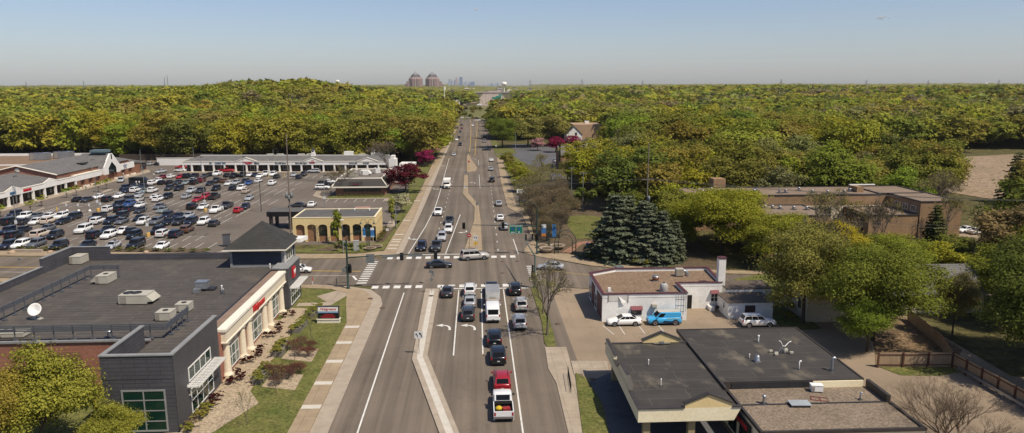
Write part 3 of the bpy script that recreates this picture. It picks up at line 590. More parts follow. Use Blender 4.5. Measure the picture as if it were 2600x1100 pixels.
def gable(y0,y1,xa,xb,zb,zp,nm='gable'):
    mb=MB(); xm=(xa+xb)/2; mb.add([(xa,y0,zb),(xb,y0,zb),(xb,y0,zb+.42),(xm,y0,zp),(xa,y0,zb+.42),(xa,y1,zb),(xb,y1,zb),(xb,y1,zb+.42),(xm,y1,zp),(xa,y1,zb+.42)],[(0,1,2,3,4),(9,8,7,6,5),(1,6,7,2),(0,4,9,5)]); gobj=mb.build(nm,[YSTUC],Q)
    mb=MB(); e=.12; mb.add([(xa-e,y0-e,zb+.42),(xm,y0-e,zp+.03),(xb+e,y0-e,zb+.42),(xa-e,y1+e,zb+.42),(xm,y1+e,zp+.03),(xb+e,y1+e,zb+.42),(xa-e,y0-e,zb+.52),(xm,y0-e,zp+.14),(xb+e,y0-e,zb+.52),(xa-e,y1+e,zb+.52),(xm,y1+e,zp+.14),(xb+e,y1+e,zb+.52)],[(6,7,10,9),(7,8,11,10),(0,1,7,6),(1,2,8,7),(4,3,9,10),(5,4,10,11),(3,0,6,9),(2,5,11,8)]); mb.build('gable_coping',[BROWNM],Q)
gable(60.62,60.9,18.75,23.1,3.95,5.25); gable(77.35,77.62,18.7,23.0,3.9,5.22)
mb=MB(); mb.add([(14.5,64.6,4.0),(14.5,70.6,4.0),(14.5,69.6,4.75),(14.5,66,4.95),(14.8,64.6,4.0),(14.8,70.6,4.0),(14.8,69.6,4.75),(14.8,66,4.95)],[(0,1,2,3),(7,6,5,4),(0,3,7,4),(3,2,6,7),(2,1,5,6)]); 
mb.box(14.48,14.82,72.6,77.5,4.0,4.5); mb.box(14.46,14.84,72.5,77.6,4.5,4.58,1); mb.add([(14.44,64.6,4.02),(14.86,64.6,4.02),(14.86,66,5.0),(14.44,66,5.0),(14.86,69.6,4.8),(14.44,69.6,4.8),(14.86,70.7,4.03),(14.44,70.7,4.03)],[(0,1,2,3),(3,2,4,5),(5,4,6,7)],1); mb.build('side_pediment',[YST2,BROWNM],Q)
part('canopy_coping',Q,BROWNM,(14.35,18.7,60.5,60.92,4.0,4.09),(23.12,24.05,60.5,60.92,4.0,4.09),(14.36,14.8,60.92,64.6,4.0,4.08),(14.36,14.8,70.7,72.5,4.0,4.08),(14.4,24,77.33,77.68,3.95,4.05))
for x,y in ((15.4,61.4),(15.4,76.6),(19.6,61.4)): part('canopy_post',Q,[mat('post_tan',(.35,.26,.13),.8)],(x-.32,x+.32,y-.32,y+.32,0,2.72))
o=part('sign_panel',Q,BLACK,(24.05,24.28,58.9,62.6,2.1,2.85)); 
lettering('LIQUORS',.6,Q,(24.04,60.75,2.48),-PI/2,REDS,'sign_lettering',.03,.015,sx=1.25)
part('ledge_light',Q,TRIM,(23.95,24.38,63.1,63.5,2.2,2.5))
for y in (58.3,60.8,63.6): wall_window(Q,'x',24.4,y-1,y+1,.3,1.9,2,1,-1,DARK,GLASS,.08)
vg='vent pipes on the flat roofs'
c=g('b8',1655,190,4); vpipe('white capped pipe standing alone near the far edge of the dark roof',c,4.0,.75,.09)
c=g('b8',1567,350,4); vpipe('short thin white pipe left of the steel chimney cap',c,4.0,.42,.05)
c=g('b8',2058,460,4); vpipe('white crook-topped pipe on the dark roof below the antenna mount',c,4.0,.95,.07,hook=True)
c=g('c4',240,475,4); vpipe('tall thick steel pipe with elbow at the roof corner',c,4.0,1.45,.14,STEEL,hook=True)
c=g('b8',570,420,3.86); vpipe('slim white pipe on the canopy roof, farther of two',c,3.86,.6,.05)
c=g('b8',693,625,3.86); vpipe('slim white pipe on the canopy roof, nearer of two',c,3.86,.7,.05)
c=g('b8',1710,800,3.3); vpipe('galvanised flue pipe rising from the gravel roof',c,3.3,.8,.14,STEEL)
c=g('c4',520,760,3.3); vpipe('silver bent pipe in the corner of the gravel roof',c,3.3,.75,.09,STEEL,hook=True)
c=g('b8',1645,385,4); o=thing('chimney_cap','ribbed steel chimney cap on the dark shop roof','vent',(c[0],c[1],4.0)); mb=MB(); mb.lathe((0,0,0),[(.28,.1),(.28,.3),(.24,.32),(.27,.42),(.23,.45),(.25,.58),(.22,.6),(.22,.72),(.01,.74)],14); mb.build('cowl',[STEEL],o,True); mb=MB(); mb.box(-.3,.3,-.3,.3,0,.1); mb.build('base',[STEEL],o,True)
c=g('b8',1880,300,4); o=thing('antenna_mount','white antenna frame weighted by concrete blocks on the dark roof','antenna',(c[0],c[1],4.0),R(12))
mb=MB(); mb.tube([(-.9,-.5,.06),(.9,.5,.06)],.04,5); mb.tube([(-.9,.5,.06),(.9,-.5,.06)],.04,5); mb.build('sled',[DARK],o,True)
for x,y in ((-.95,-.5),(.95,.5),(-.95,.5),(.95,-.5),(-.75,-.2),(.75,.2)): mb=MB(); mb.box(x-.2,x+.2,y-.1,y+.1,.08,.28); mb.build('ballast_block',[BEIGE],o,True)
mb=MB(); mb.tube([(0,0,.06),(.05,0,.95)],.05,6); mb.tube([(-.45,-.1,.06),(.03,0,.75)],.03,5); mb.tube([(.3,-.4,.06),(.03,0,.75)],.03,5); mb.build('mast',[STEEL],o,True)
mb=MB(); mb.tube([(.1,0,.85),(.45,0,.75),(1.0,.1,1.15),(1.25,.1,1.2)],[.05,.05,.04,.07],6); mb.tube([(.1,0,1.0),(-.1,.1,1.35),(-.3,.1,1.42)],.04,6); mb.build('reflector_arm',[WHITE],o,True)
c=g('c4',100,690,3.3); hvac('small condenser with dark fan face on the gravel roof',(c[0],c[1]+.3),.55,.35,3.3,.7,R(-8),None,0,'plant on the gravel roof',WHITE)
mb=MB(); 
c=g('b8',2075,830,3.3); o=thing('roof_hatch','flat grey access hatch lying on the gravel roof','hatch',(c[0],c[1]+.3,3.3),R(-3)); mb=MB(); mb.box(-.85,.85,-.5,.5,0,.22); mb.build('frame',[DARK],o,True); mb=MB(); mb.box(-.95,.95,-.58,.58,.22,.3); mb.build('lid',[mat('hatch_grey',(.36,.39,.40),.5)],o,True)
c=g('b8',2260,755,3.3); o=thing('loose_frame','rust red metal frame lying flat on the gravel roof','frame',(c[0],c[1],3.3),R(-20)); mb=MB(); mb.box(-.8,.8,-.45,-.35,0,.06); mb.box(-.8,.8,.35,.45,0,.06); mb.box(-.8,-.7,-.35,.35,0,.06); mb.box(.0,.1,-.35,.35,0,.06); tag(mb.build('sheet',[mat('rust_red',(.2,.06,.05),.8)],o,True))
c=g('b8',710,215,4); o=thing('floodlight','silver floodlight bracket behind the far canopy parapet','light',(c[0],c[1]+.3,3.86)); mb=MB(); mb.box(-.95,.95,-.1,.1,.15,.22); mb.box(-.9,-.85,-.05,.05,0,.15); mb.box(.85,.9,-.05,.05,0,.15); mb.build('bracket',[STEEL],o,True); mb=MB(); mb.box(-.22,.22,-.15,.15,.22,.42); mb.build('lamp_box',[STEEL],o,True)
# ===== white block building
K=thing('white_building','white painted single storey building with maroon trim and tan roof','shop',(27,103,0))
poly=[(17.5,96.9),(29.6,96.9),(29.6,102.2),(36.4,102.2),(37.0,111.2),(22.0,111.2),(17.5,108.7)]
mb=MB(); mb.prism(poly,0,3.45); mb.build('wall',[WHITEB],K)
ip=[(17.75,97.15),(29.4,97.15),(29.4,102.4),(36.2,102.4),(36.75,111.0),(22.1,111.0),(17.75,108.55)]
mb=MB(); mb.sheet(ip,3.52); mb.build('roof',[MEMT],K)
def ring(p,q,z0,z1,m,nm,par):
    mb=MB(); k=len(p)
    for i in range(k):
        j=(i+1)%k; a,b,c_,d_=p[i],p[j],q[j],q[i]
        mb.add([(a[0],a[1],z0),(b[0],b[1],z0),(b[0],b[1],z1),(a[0],a[1],z1),(d_[0],d_[1],z0),(c_[0],c_[1],z0),(c_[0],c_[1],z1),(d_[0],d_[1],z1)],[(0,1,2,3),(5,4,7,6),(3,2,6,7)])
    return mb.build(nm,[m],par)
ring(poly,ip,3.4,3.98,WHITEB,'parapet',K)
op=[(17.4,96.8),(29.7,96.8),(29.7,102.1),(36.5,102.1),(37.1,111.3),(21.95,111.3),(17.4,108.78)]; ip2=[(17.85,97.25),(29.3,97.25),(29.3,102.5),(36.1,102.5),(36.65,110.9),(22.15,110.9),(17.85,108.45)]
ring(op,ip2,3.98,4.1,MAROON,'coping',K)
part('chimney',K,[WHITEB,MAROON],(35.8,36.85,102.25,103.2,3.5,7.6),(35.72,36.93,102.17,103.28,7.6,7.75,1))
part('side_panel',K,MAROON,(17.42,17.49,97.3,101.0,.2,3.4),(17.42,17.49,103.2,106.0,.2,3.4))
wall_window(K,'x',17.5,101.2,103.0,.3,2.6,1,2,-1,WHITE,GLASS,.12,'shop_window'); wall_window(K,'x',17.5,106.2,108.2,.3,2.6,1,2,-1,WHITE,GLASS,.12,'shop_window')
def awn(x0,x1,y,z,dp=.55,h=.42):
    mb=MB(); n=6
    for i in range(n):
        a=x0+(x1-x0)*i/n; b=x0+(x1-x0)*(i+1)/n-.02; mb.add([(a,y-dp,z),(b,y-dp,z),(b,y-.01,z+h),(a,y-.01,z+h),(a,y-dp,z-.06),(b,y-dp,z-.06)],[(0,1,2,3),(4,5,1,0)])
    mb.add([(x0,y-dp,z),(x0,y-.01,z+h),(x0,y-.01,z),(x1,y-dp,z),(x1,y-.01,z+h),(x1,y-.01,z)],[(0,1,2),(5,4,3)]); mb.build('awning',[mat('red_awning',(.21,.05,.06),.6)],K)
xa,za=py_('b7',690,700,96.88); xb,_=py_('b7',815,700,96.88); wall_window(K,'y',96.9,xa,xb,za-.3,za+.55,4,1,-1,DARK,GLASS,.07); awn(xa-.05,xb+.05,96.9,za+.55)
xa,za=py_('b7',1605,575,102.18); xb,_=py_('b7',1692,575,102.18); wall_window(K,'y',102.2,xa,xb,za,za+1.4,2,2,-1,WHITE,GLASS,.09); awn(xa-.05,xb+.05,102.2,za+1.4)
xa,za=py_('b7',1322,650,102.18); xb,zb=py_('b7',1395,497,102.18); part('door',K,BLACK,(xa,xb,102.14,102.19,.05,zb))
o=thing('wall_air_conditioner','boxy window air conditioner on a bracket on the white wall','air conditioner',(0,0,0)); xa,za=py_('b7',955,630,96.8); o.location=(xa,96.9,za); mb=MB(); mb.box(-.32,.32,-.55,-.01,0,.42); mb.build('casing',[BEIGE],o,True); mb=MB(); mb.box(-.3,-.25,-.5,-.02,-.25,0); mb.box(.25,.3,-.5,-.02,-.25,0); mb.build('bracket',[STEEL],o,True)
part('sign_frame',K,[mat('faded_sign',(.62,.60,.55),.7),MAROON],(18.35,21.1,96.86,96.89,3.0,3.85),(21.1,21.17,96.82,96.89,2.75,3.85,1),(18.3,18.36,96.82,96.89,2.9,3.85,1))
mb=MB(); mb.add([(19.7,96.85,3.8),(20.9,96.6,2.95),(20.2,96.55,2.85)],[(0,1,2)]); mb.build('loose_banner',[WHITE],K)
o=thing('antenna_rack','metal ladder rack fixed to the white wall beside the van','rack',(29.0,96.8,0)); mb=MB()
for x in (-.75,0,.35): mb.tube([(x,-.12,1.3),(x,-.12,4.7 if x==.35 else 4.2)],.03,5)
for zz in (1.8,2.7,3.6): mb.tube([(-.85,-.12,zz),(.5,-.12,zz)],.025,5)
mb.build('rails',[STEEL],o,True); mb=MB(); mb.tube([(.35,-.12,4.7),(.1,-.12,4.7)],.02,4); mb.tube([(.35,-.12,4.45),(.6,-.12,4.45)],.02,4); mb.build('aerial',[STEEL],o,True)
c=g('b7',975,335,3.5); o=thing('roof_exhaust','rust brown round exhaust fan with pale lid on the tan roof','vent',(c[0],c[1],3.52)); mb=MB(); mb.lathe((0,0,.15),[(.42,0),(.5,.1),(.52,.55),(.01,.56)],16); mb.build('drum',[mat('rust_brown',(.19,.075,.04),.7)],o,True); mb=MB(); mb.lathe((0,0,.7),[(.56,0),(.52,.1),(.01,.14)],16); mb.build('lid',[STEEL],o,True); mb=MB(); mb.box(-.4,.4,-.4,.4,0,.15); mb.build('curb',[STEEL],o,True)
c=g('b7',1075,465,3.5); o=thing('cooling_tower','grey barrel-shaped roof ventilator at the roof edge','vent',(c[0],c[1]+.3,3.52)); mb=MB(); mb.lathe((0,0,.1),[(.55,0),(.58,.4),(.56,.9),(.35,1.15),(.01,1.2)],18); mb.build('barrel',[mat('grey_fibreglass',(.38,.37,.34),.6)],o,True); mb=MB(); mb.lathe((0,0,1.3),[(.14,-.05),(.14,.12),(.01,.16)],10); mb.build('motor',[DARK],o,True); mb=MB(); mb.box(-.6,.6,-.5,.5,0,.12); mb.build('stand',[STEEL],o,True)
c=g('b7',1258,290,3.5); o=thing('evaporative_cooler','tan louvred cooler box with curved grey duct on the tan roof','air conditioner',(c[0],c[1]+.5,3.52)); mb=MB(); mb.box(-.6,.6,-.5,.5,.12,1.25); mb.build('casing',[BEIGE],o,True); mb=MB()
for k in range(2): mb.box(-.52+.54*k,-.04+.54*k,-.53,-.505,.2,1.15)
mb.build('louvre_panel',[mat('louvre_tan',(.36,.31,.24),.6)],o,True); mb=MB(); mb.tube([(.6,0,.85),(.95,0,.8),(1.2,0,.5),(1.25,0,.05)],.3,10); mb.build('duct',[STEEL],o,True)
c=g('b7',440,460,3.5); o=thing('rooftop_condenser','small white condenser on a grey mat in the near roof corner','air conditioner',(c[0],c[1],3.52)); mb=MB(); mb.box(-.2,.2,-.18,.18,.06,.6); mb.build('casing',[WHITE],o,True); mb=MB(); mb.box(-.45,.5,-.3,.3,0,.05); mb.build('mat',[TRIM],o,True)
c=g('b7',555,195,3.5); o=thing('skylight','pale skylight box tucked behind the far maroon parapet','skylight',(c[0],c[1],3.52),R(25)); mb=MB(); mb.obox((0,0),.75,.35,0,.45,0,0,.9); mb.build('dome',[STEEL],o,True)
# annexes
N_=thing('garage_annex','low whitewashed annex with dark door and brown roof shaded by a tree','shed',(39,99,0))
mb=MB(); mb.box(35.7,42.2,97.2,102.0,0,2.35); mb.build('wall',[WHITEB],N_); mb=MB(); mb.box(35.5,42.35,97.0,102.05,2.36,2.48); mb.build('roof',[BROWNR:=mat('brown_felt',(.10,.075,.055),.9,(.13,.10,.075),.6)],N_)
part('door',N_,mat('dark_red_door',(.06,.03,.028),.6),(38.1,39.6,97.14,97.19,.05,1.95)); wall_window(N_,'x',35.7,98.6,99.3,1.1,1.9,1,2,-1,WHITE,GLASS,.07)
N2=thing('rear_annex','plain annex with flat brown roof behind the shaded garage','shed',(39,105,0)); mb=MB(); mb.box(37.05,44.0,102.1,106.4,0,2.9); mb.build('wall',[WHITEB],N2); mb=MB(); mb.box(37.06,44.2,102.06,106.6,2.9,3.02); mb.build('roof',[BROWNR],N2)
o=thing('loading_ledge','white masonry ledge beside the annex door','ledge',(34.6,100,0)); c=g('b7',1610,665); o.location=(c[0],c[1]+.6,0); mb=MB(); mb.box(-.35,.35,-1.4,1.2,0,.55); mb.build('block',[WHITEB],o,True); mb=MB(); mb.box(-.38,.38,-1.43,1.23,.55,.6); mb.build('cap',[WHITE],o,True)
o=thing('kettle_grill','black kettle grill standing by the white wall','grill',(0,0,0)); c=g('b7',1680,700); o.location=(c[0],c[1],0); mb=MB(); mb.lathe((0,0,.85),[(.01,-.3),(.25,-.2),(.36,0),(.3,.18),(.01,.28)],14); mb.build('kettle',[BLACK],o,True)
for a in (0,2.1,4.2): mb=MB(); mb.tube([(.15*math.cos(a),.15*math.sin(a),.6),(.3*math.cos(a),.3*math.sin(a),0)],.025,5); mb.build('leg',[BLACK],o,True)
def far(px,py,Y):
    d=ray(px,py); t=Y/d[1]; return d[0]*t,CH+d[2]*t
# ===== yellow bank with arches
B=thing('arched_bank','yellow stucco single storey bank with a row of arched bays','bank',(-30,158,0))
GREYR=courses('grey_membrane',(.125,.118,.108),(.115,.108,.10),(.17,.16,.145),9,2.2,.04,flat=True,patch=(.16,.14,.12))
BRKF=courses('orange_brick',(.30,.15,.075),(.26,.125,.065),(.32,.22,.14),.5,.16,.016)
x0,x1,yf,yb=-39.3,-21.8,153.0,164.8
mb=MB(); mb.box(x0+.5,x1-.5,yf+.5,yb,0,5.0); mb.build('wall',[BRKF],B)
mb=MB(); mb.sheet([(x0+.1,yf+.1),(x1-.1,yf+.1),(x1-.1,yb-.1),(x0+.1,yb-.1)],5.06); mb.build('roof',[GREYR],B)
nb=7; p=(x1-x0-.7)/nb; hw=.78*p/2; zs,zt=3.2,3.75
mb=MB()
def arched_face(mb,u0,u1,n,front,axis,hwf=.78,zs=3.2,zt=3.75,ztop=5.2,dep=.5,edge=.35):
    pp=(u1-u0-2*edge)/n; hw=hwf*pp/2
    def V(u,d,z): return (u,front+d,z) if axis=='y' else (front-d,u,z)
    def q(a,b,c,d):
        mb.add([a,b,c,d],[(0,1,2,3)])
    us=[u0]
    for i in range(n): c=u0+edge+pp*(i+.5); us+= [c-hw,c+hw]
    us.append(u1)
    for i in range(0,len(us),2):
        a,b=us[i],us[i+1]; q(V(a,0,0),V(b,0,0),V(b,0,zs),V(a,0,zs)); q(V(b,0,0),V(b,dep,0),V(b,dep,zs),V(b,0,zs)); q(V(a,dep,0),V(a,0,0),V(a,0,zs),V(a,dep,zs))
    for i in range(0,len(us),2): q(V(us[i],0,zs),V(us[i+1],0,zs),V(us[i+1],0,ztop),V(us[i],0,ztop))
    for i in range(n):
        c=u0+edge+pp*(i+.5); k=10
        for j in range(k):
            t0,t1=-1+2*j/k,-1+2*(j+1)/k
            A=lambda t: zs+(zt-zs)*math.sqrt(max(0,1-t*t))
            a,b=c+hw*t0,c+hw*t1; q(V(a,0,A(t0)),V(b,0,A(t1)),V(b,0,ztop),V(a,0,ztop)); q(V(a,0,A(t0)),V(a,dep,A(t0)),V(b,dep,A(t1)),V(b,0,A(t1)))
    return [(u0+edge+pp*(i+.5),hw) for i in range(n)]
cs=arched_face(mb,x0,x1,7,yf,'y'); mb.build('arcade_front',[YSTUC],B)
for i,(c,h) in enumerate(cs):
    if i>=2: wall_window(B,'y',yf+.5,c-h,c+h,1.25 if i<6 else 1.0,3.72,2,1,-1,BLACK,GLASS,.08,'arched_window')
mb=MB(); cs=arched_face(mb,yf,yb,7,x1,'x',.5); mb.build('arcade_side',[YSTUC],B)
part('cornice',B,YST2,(x0-.05,x1+.05,yf-.06,yf+.3,5.2,5.3),(x1-.3,x1+.06,yf+.3,yb,5.2,5.3),(x0-.05,x0+.25,yf+.3,yb,5.0,5.22),(x0+.25,x1-.3,yb-.25,yb+.05,5.0,5.2))
part('side_wall',B,YSTUC,(x0-.02,x0+.5,yf+.5,yb,0,5.0))
for i in range(3): vpipe('white vent stub on the grey bank roof',(-31+3.4*i,161.5+.6*(i%2)),5.06,.5,.14,WHITE,group='vent stubs on the bank roof')
E_=thing('drive_canopy','black flat canopy on dark posts behind the yellow bank','canopy',(-44.5,170,0))
mb=MB(); mb.box(-48.6,-41.0,166.6,172.8,3.1,4.2); mb.build('fascia',[BLACK],E_); mb=MB(); mb.sheet([(-48.5,166.7),(-41.1,166.7),(-41.1,172.7),(-48.5,172.7)],4.21); mb.build('roof',[GREYR],E_)
for x,y in ((-47.8,167.2),(-43.4,167.2),(-47.8,172.2),(-43.4,172.2)): part('post',E_,[BROWNM],(x-.35,x+.35,y-.35,y+.35,0,3.1))
part('panel',E_,[BROWNM],(-43.0,-41.1,166.8,172.6,0,3.1)); part('poster',E_,[mat('orange_poster',(.5,.2,.05),.5)],(-42.6,-41.8,166.74,166.79,1.6,2.5))
o=thing('brick_sign_block','red brick block with pale edge standing behind the bank roof','sign',(-27.5,173,0)); mb=MB(); mb.box(-1.7,1.7,-.8,.8,0,3.9); mb.build('pier',[BRICK],o,True); mb=MB(); mb.box(-1.8,1.8,-.9,.9,3.9,4.05); mb.build('cap',[mat('pinkish_cap',(.42,.24,.18),.7)],o,True)
# ===== brick restaurant with mansard roof
M_=thing('mansard_restaurant','brick restaurant with brown mansard roof edged in cream','restaurant',(-35,230,0))
mb=MB(); mb.box(-42.5,-27.8,217.8,246,0,2.9); mb.build('wall',[BRICK2],M_)
MANS=mat('brown_shingle',(.06,.052,.044),.9,(.05,.044,.038),.8)
o4=[(-43.4,216.6),(-26.9,216.6),(-26.9,247),(-43.4,247)]; i4=[(-42.0,219.3),(-28.9,219.3),(-28.9,245),(-42.0,245)]
mb=MB()
for i in range(4): j=(i+1)%4; mb.quad((*o4[i],3.0),(*o4[j],3.0),(*i4[j],5.15),(*i4[i],5.15))
mb.build('mansard_roof',[MANS],M_)
ring(o4,[(-43.1,216.9),(-27.2,216.9),(-27.2,246.7),(-43.1,246.7)],2.65,3.05,CREAMT,'eaves',M_); ring([(-42.1,219.15),(-28.75,219.15),(-28.75,245.1),(-42.1,245.1)],[(-41.8,219.6),(-29.1,219.6),(-29.1,244.8),(-41.8,244.8)],5.0,5.35,CREAMT,'rim',M_)
mb=MB()
for a,b in ((o4[1],i4[1]),(o4[0],i4[0])): mb.tube([(*a,3.06),(*b,5.22)],.16,6)
mb.build('hip_trim',[CREAMT],M_)
mb=MB(); mb.sheet([(-41.9,219.4),(-29,219.4),(-29,244.9),(-41.9,244.9)],4.95); mb.build('roof',[mat('gravel_grey',(.19,.165,.14),.95,(.15,.13,.11),.4)],M_)
for i in range(5): wall_window(M_,'y',217.8,-40.2+2.25*i,-38.05+2.25*i,1.35,2.6,1,1,-1,BLACK,GLASS,.07)
part('sign_board',M_,[DARK,mat('dull_red',(.2,.03,.03),.6)],(-38.3,-34.2,216.75,216.95,3.95,4.3),(-37.0,-35.3,216.7,216.9,3.55,3.9,1)); part('stair_rail',M_,DARK,(-44.2,-43.6,217,218.2,.3,.5),(-44.2,-43.6,217,218.2,.8,1.0),(-44.2,-43.6,217,218.2,1.3,1.5))
rg='plant on the restaurant roof'
hvac('bulky pale green rooftop unit on the restaurant roof',(-38.6,225),1.4,1.1,4.95,1.5,0,None,1,rg); hvac('rooftop unit with dark open side on the restaurant roof',(-35.3,229.5),1.2,1.2,4.95,1.5,0,1,0,rg,WHITE); hvac('white square-framed fan box at the back of the restaurant roof',(-32,233.5),.9,.9,4.95,1.7,0,None,1,rg,WHITE)
vpipe('white hooked pipe left of the green unit on the restaurant roof',(-39.6,228),4.95,1.8,.16,hook=True); vpipe('second white hooked pipe nearer the middle of the restaurant roof',(-38.0,228.5),4.95,1.9,.16,hook=True)
# ===== back row of shops
rz=math.atan2(-5.2,80.5); LN=80.7
T_=thing('shopping_row','long white row of shops with grey roof along the back of the car park','shop',(-113.5,284.2,0),rz)
def lp(name,m,*b):
    mb=MB()
    for q in b: mb.box(*q)
    return mb.build(name,m if isinstance(m,list) else [m],T_,True)
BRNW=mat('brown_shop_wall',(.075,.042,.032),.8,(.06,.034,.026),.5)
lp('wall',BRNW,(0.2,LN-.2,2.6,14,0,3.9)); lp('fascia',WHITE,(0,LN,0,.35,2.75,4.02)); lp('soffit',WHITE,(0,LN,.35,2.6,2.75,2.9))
lp('cornice',CREAMT,(-.1,LN+.1,-.14,.36,4.02,4.2))
mb=MB(); mb.add([(0,.35,4.15),(LN,.35,4.15),(LN-2,9.2,5.55),(3,9.2,5.55)],[(0,1,2,3)]); mb.add([(0,.35,4.15),(3,9.2,5.55),(0,14,4.15)],[(0,1,2)]); mb.build('roof',[SHING],T_,True)
lp('rear_parapet',WHITE,(3,LN-2,9.2,9.5,5.2,5.75),(3,LN-2,9.5,14,3.9,4.6))
xs=[0]+[3.3+4.27*i for i in range(19)]
for i,x in enumerate(xs):
    mb=MB(); mb.box(x-.28,x+.28,.02,.58,0,2.75); mb.box(x-.4,x+.4,-.08,.68,0,.35); mb.build('column',[WHITE],T_,True)
for i in range(len(xs)-1):
    a,b=xs[i]+.6,xs[i+1]-.6
    f=MB(); f.box(a,b,2.5,2.595,.5,.58); f.box(a,b,2.5,2.595,2.5,2.6); f.box(a,a+.08,2.5,2.595,.58,2.5); f.box((a+b)/2-.05,(a+b)/2+.05,2.5,2.595,.58,2.5); f.box(b-.08,b,2.5,2.595,.58,2.5)
    if i%2: f.box(a+1.0,a+1.06,2.5,2.595,.1,2.5)
    f=f.build('shop_window',[DARK if i%3 else WHITE],T_,True); q=MB(); q.box(a+.05,b-.05,2.56,2.598,.52,2.55); q.build('pane',[GLASS],f,True)
for c in (5,10.5,15):
    xc_=xs[int(c)] if c==int(c) else (xs[10]+xs[11])/2
    xc_={5:xs[6],10.5:xs[12],15:xs[17]}[c]; mb=MB(); h=4.2
    mb.add([(xc_-h,-.06,3.9),(xc_+h,-.06,3.9),(xc_,-.06,5.45),(xc_-h,.5,3.9),(xc_+h,.5,3.9),(xc_,.5,5.45)],[(0,1,2),(5,4,3)]); mb.build('gable',[WHITE],T_,True)
    mb=MB(); 
    for s in (-1,1): mb.add([(xc_+s*(h+.2),-.2,3.98),(xc_,-.2,5.5),(xc_,-.2,5.72),(xc_+s*(h+.2),-.2,4.2),(xc_+s*(h+.2),.5,3.98),(xc_,.5,5.5),(xc_,.5,5.72),(xc_+s*(h+.2),.5,4.2)],[(0,1,2,3),(7,6,5,4),(3,2,6,7),(0,4,5,1)])
    mb.build('raking_cornice',[CREAMT],T_,True)
    mb=MB(); mb.add([(xc_-h,.5,4.1),(xc_,.5,5.66),(xc_+h,.5,4.1),(xc_,7.8,5.4)],[(0,3,1),(1,3,2)]); mb.build('gable_roof',[SHING],T_,True)
for k,x in enumerate((48.3,72.2)):
    mb=MB(); mb.box(x-.75,x+.75,8.2,9.7,5.3,6.6); mb.box(x-.9,x+.9,8.05,9.85,5.3,5.6); mb.box(x-.5,x+.5,8.45,9.45,6.6,7.8); mb.build('cupola',[WHITE],T_,True)
    mb=MB(); mb.add([(x-.7,8.25,7.8),(x+.7,8.25,7.8),(x+.7,9.65,7.8),(x-.7,9.65,7.8),(x,8.95,9.0)],[(0,1,4),(1,2,4),(2,3,4),(3,0,4)]); mb.build('cupola_roof',[SHINGD],T_,True)
    lp('cupola_vent',BLACK,(x-.3,x+.3,8.42,8.449,6.9,7.5))
lp('parapet_box',WHITE,(60,63.5,11,13,4.4,6.9)); lp('end_pier',WHITE,(LN-.5,LN+2.2,-1.5,2.5,0,5.2),(LN+.2,LN+1.6,-1.3,2.2,5.2,6.4)); lp('end_wing',WHITE,(LN+2.2,LN+8,6,13,0,2.6))
mb=MB(); a,b=LN-12,LN-.5; mb.add([(a,1,4.2),(b,1,4.2),(b,12,4.2),(a,12,4.2),((a+b)/2,5,7.1),((a+b)/2,8,7.1)],[(0,1,4),(1,2,5,4),(2,3,5),(3,0,4,5)]); mb.build('pyramid_roof',[SHING],T_,True)
for x in (29,33,41.5,45,66): lp('rooftop_box',BEIGE,(x,x+2.4,10.6,12.4,4.5,6.0))
def tl(txt,sz,x,z,m,sx=1): 
    t=lettering(txt,sz,None,(0,0,0),0,m,'sign_lettering',.03,.02,sx=sx); t.parent=T_; t.location=(x,-.09,z)
NAVY=mat('blue_sign',(.05,.14,.26),.5); SDK=mat('charcoal_sign',(.05,.05,.05),.5); GRNS=mat('grey_sign',(.16,.19,.2),.5)
tl('CHIRO TIPS',.8,14.6,3.4,NAVY); lp('logo_disc',GRNS,(10.3,11.2,-.06,-.005,3.05,3.75)); tl('Square',.85,25.6,3.4,REDS); tl('Miner',.85,28.8,3.4,SDK)
tl('Two Salon',.9,xs[6]+.6,3.75,REDS); tl('The UPS Store',.8,38.0,3.4,SDK,.9); tl('Nail & Hair Salon',.8,46.0,3.4,SDK,.8); tl('SCHULER',.75,66.2,3.4,GRNS); tl('SHOES',.75,71.2,3.4,GRNS)
lp('logo_board',[mat('faded_red',(.36,.06,.06),.5)],(xs[12]-1.1,xs[12]+1.1,-.1,-.062,3.35,3.75),(xs[12]-.3,xs[12]+.75,-.1,-.062,3.8,4.5))
# ===== left row of shops with clock-gable tower
W_=thing('market_hall','white and brick row of shops with steep gabled entrance tower','shop',(-140,235,0))
xf=-128.8
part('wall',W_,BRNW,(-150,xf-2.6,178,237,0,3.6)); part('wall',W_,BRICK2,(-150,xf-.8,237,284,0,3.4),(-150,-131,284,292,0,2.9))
part('fascia',W_,WHITE,(xf-.4,xf,178,237.5,2.95,4.35),(xf-.5,xf+.05,237.5,253.2,2.75,4.45),(xf-.6,xf,266.5,277.5,2.9,4.95)); part('soffit',W_,WHITE,(xf-2.6,xf-.4,178,237,2.95,3.1))
part('coping',W_,CREAMT,(xf-.5,xf+.1,178,201.6,4.35,4.5),(xf-.5,xf+.1,208.8,219.6,4.35,4.5),(xf-.5,xf+.1,226.4,237.4,4.35,4.5),(xf-1.6,xf+.12,237.4,253.2,4.45,4.62))
for yc in (205.2,223):
    mb=MB(); mb.add([(xf+.02,yc-3.6,4.3),(xf+.02,yc+3.6,4.3),(xf+.02,yc,5.4),(xf-.4,yc-3.6,4.3),(xf-.4,yc+3.6,4.3),(xf-.4,yc,5.4)],[(0,1,2),(5,4,3),(0,2,5,3),(2,1,4,5)]); mb.build('gable',[WHITE],W_)
    mb=MB(); mb.tube([(xf-.1,yc-3.7,4.4),(xf-.1,yc,5.5),(xf-.1,yc+3.7,4.4)],.16,6); mb.build('raking_cornice',[CREAMT],W_)
ys=[180.5+5.67*i for i in range(11)]
for y in ys: mb=MB(); mb.box(xf-.6,xf-.05,y-.3,y+.3,0,2.95); mb.box(xf-.75,xf+.08,y-.45,y+.45,0,.4); mb.build('column',[WHITE],W_)
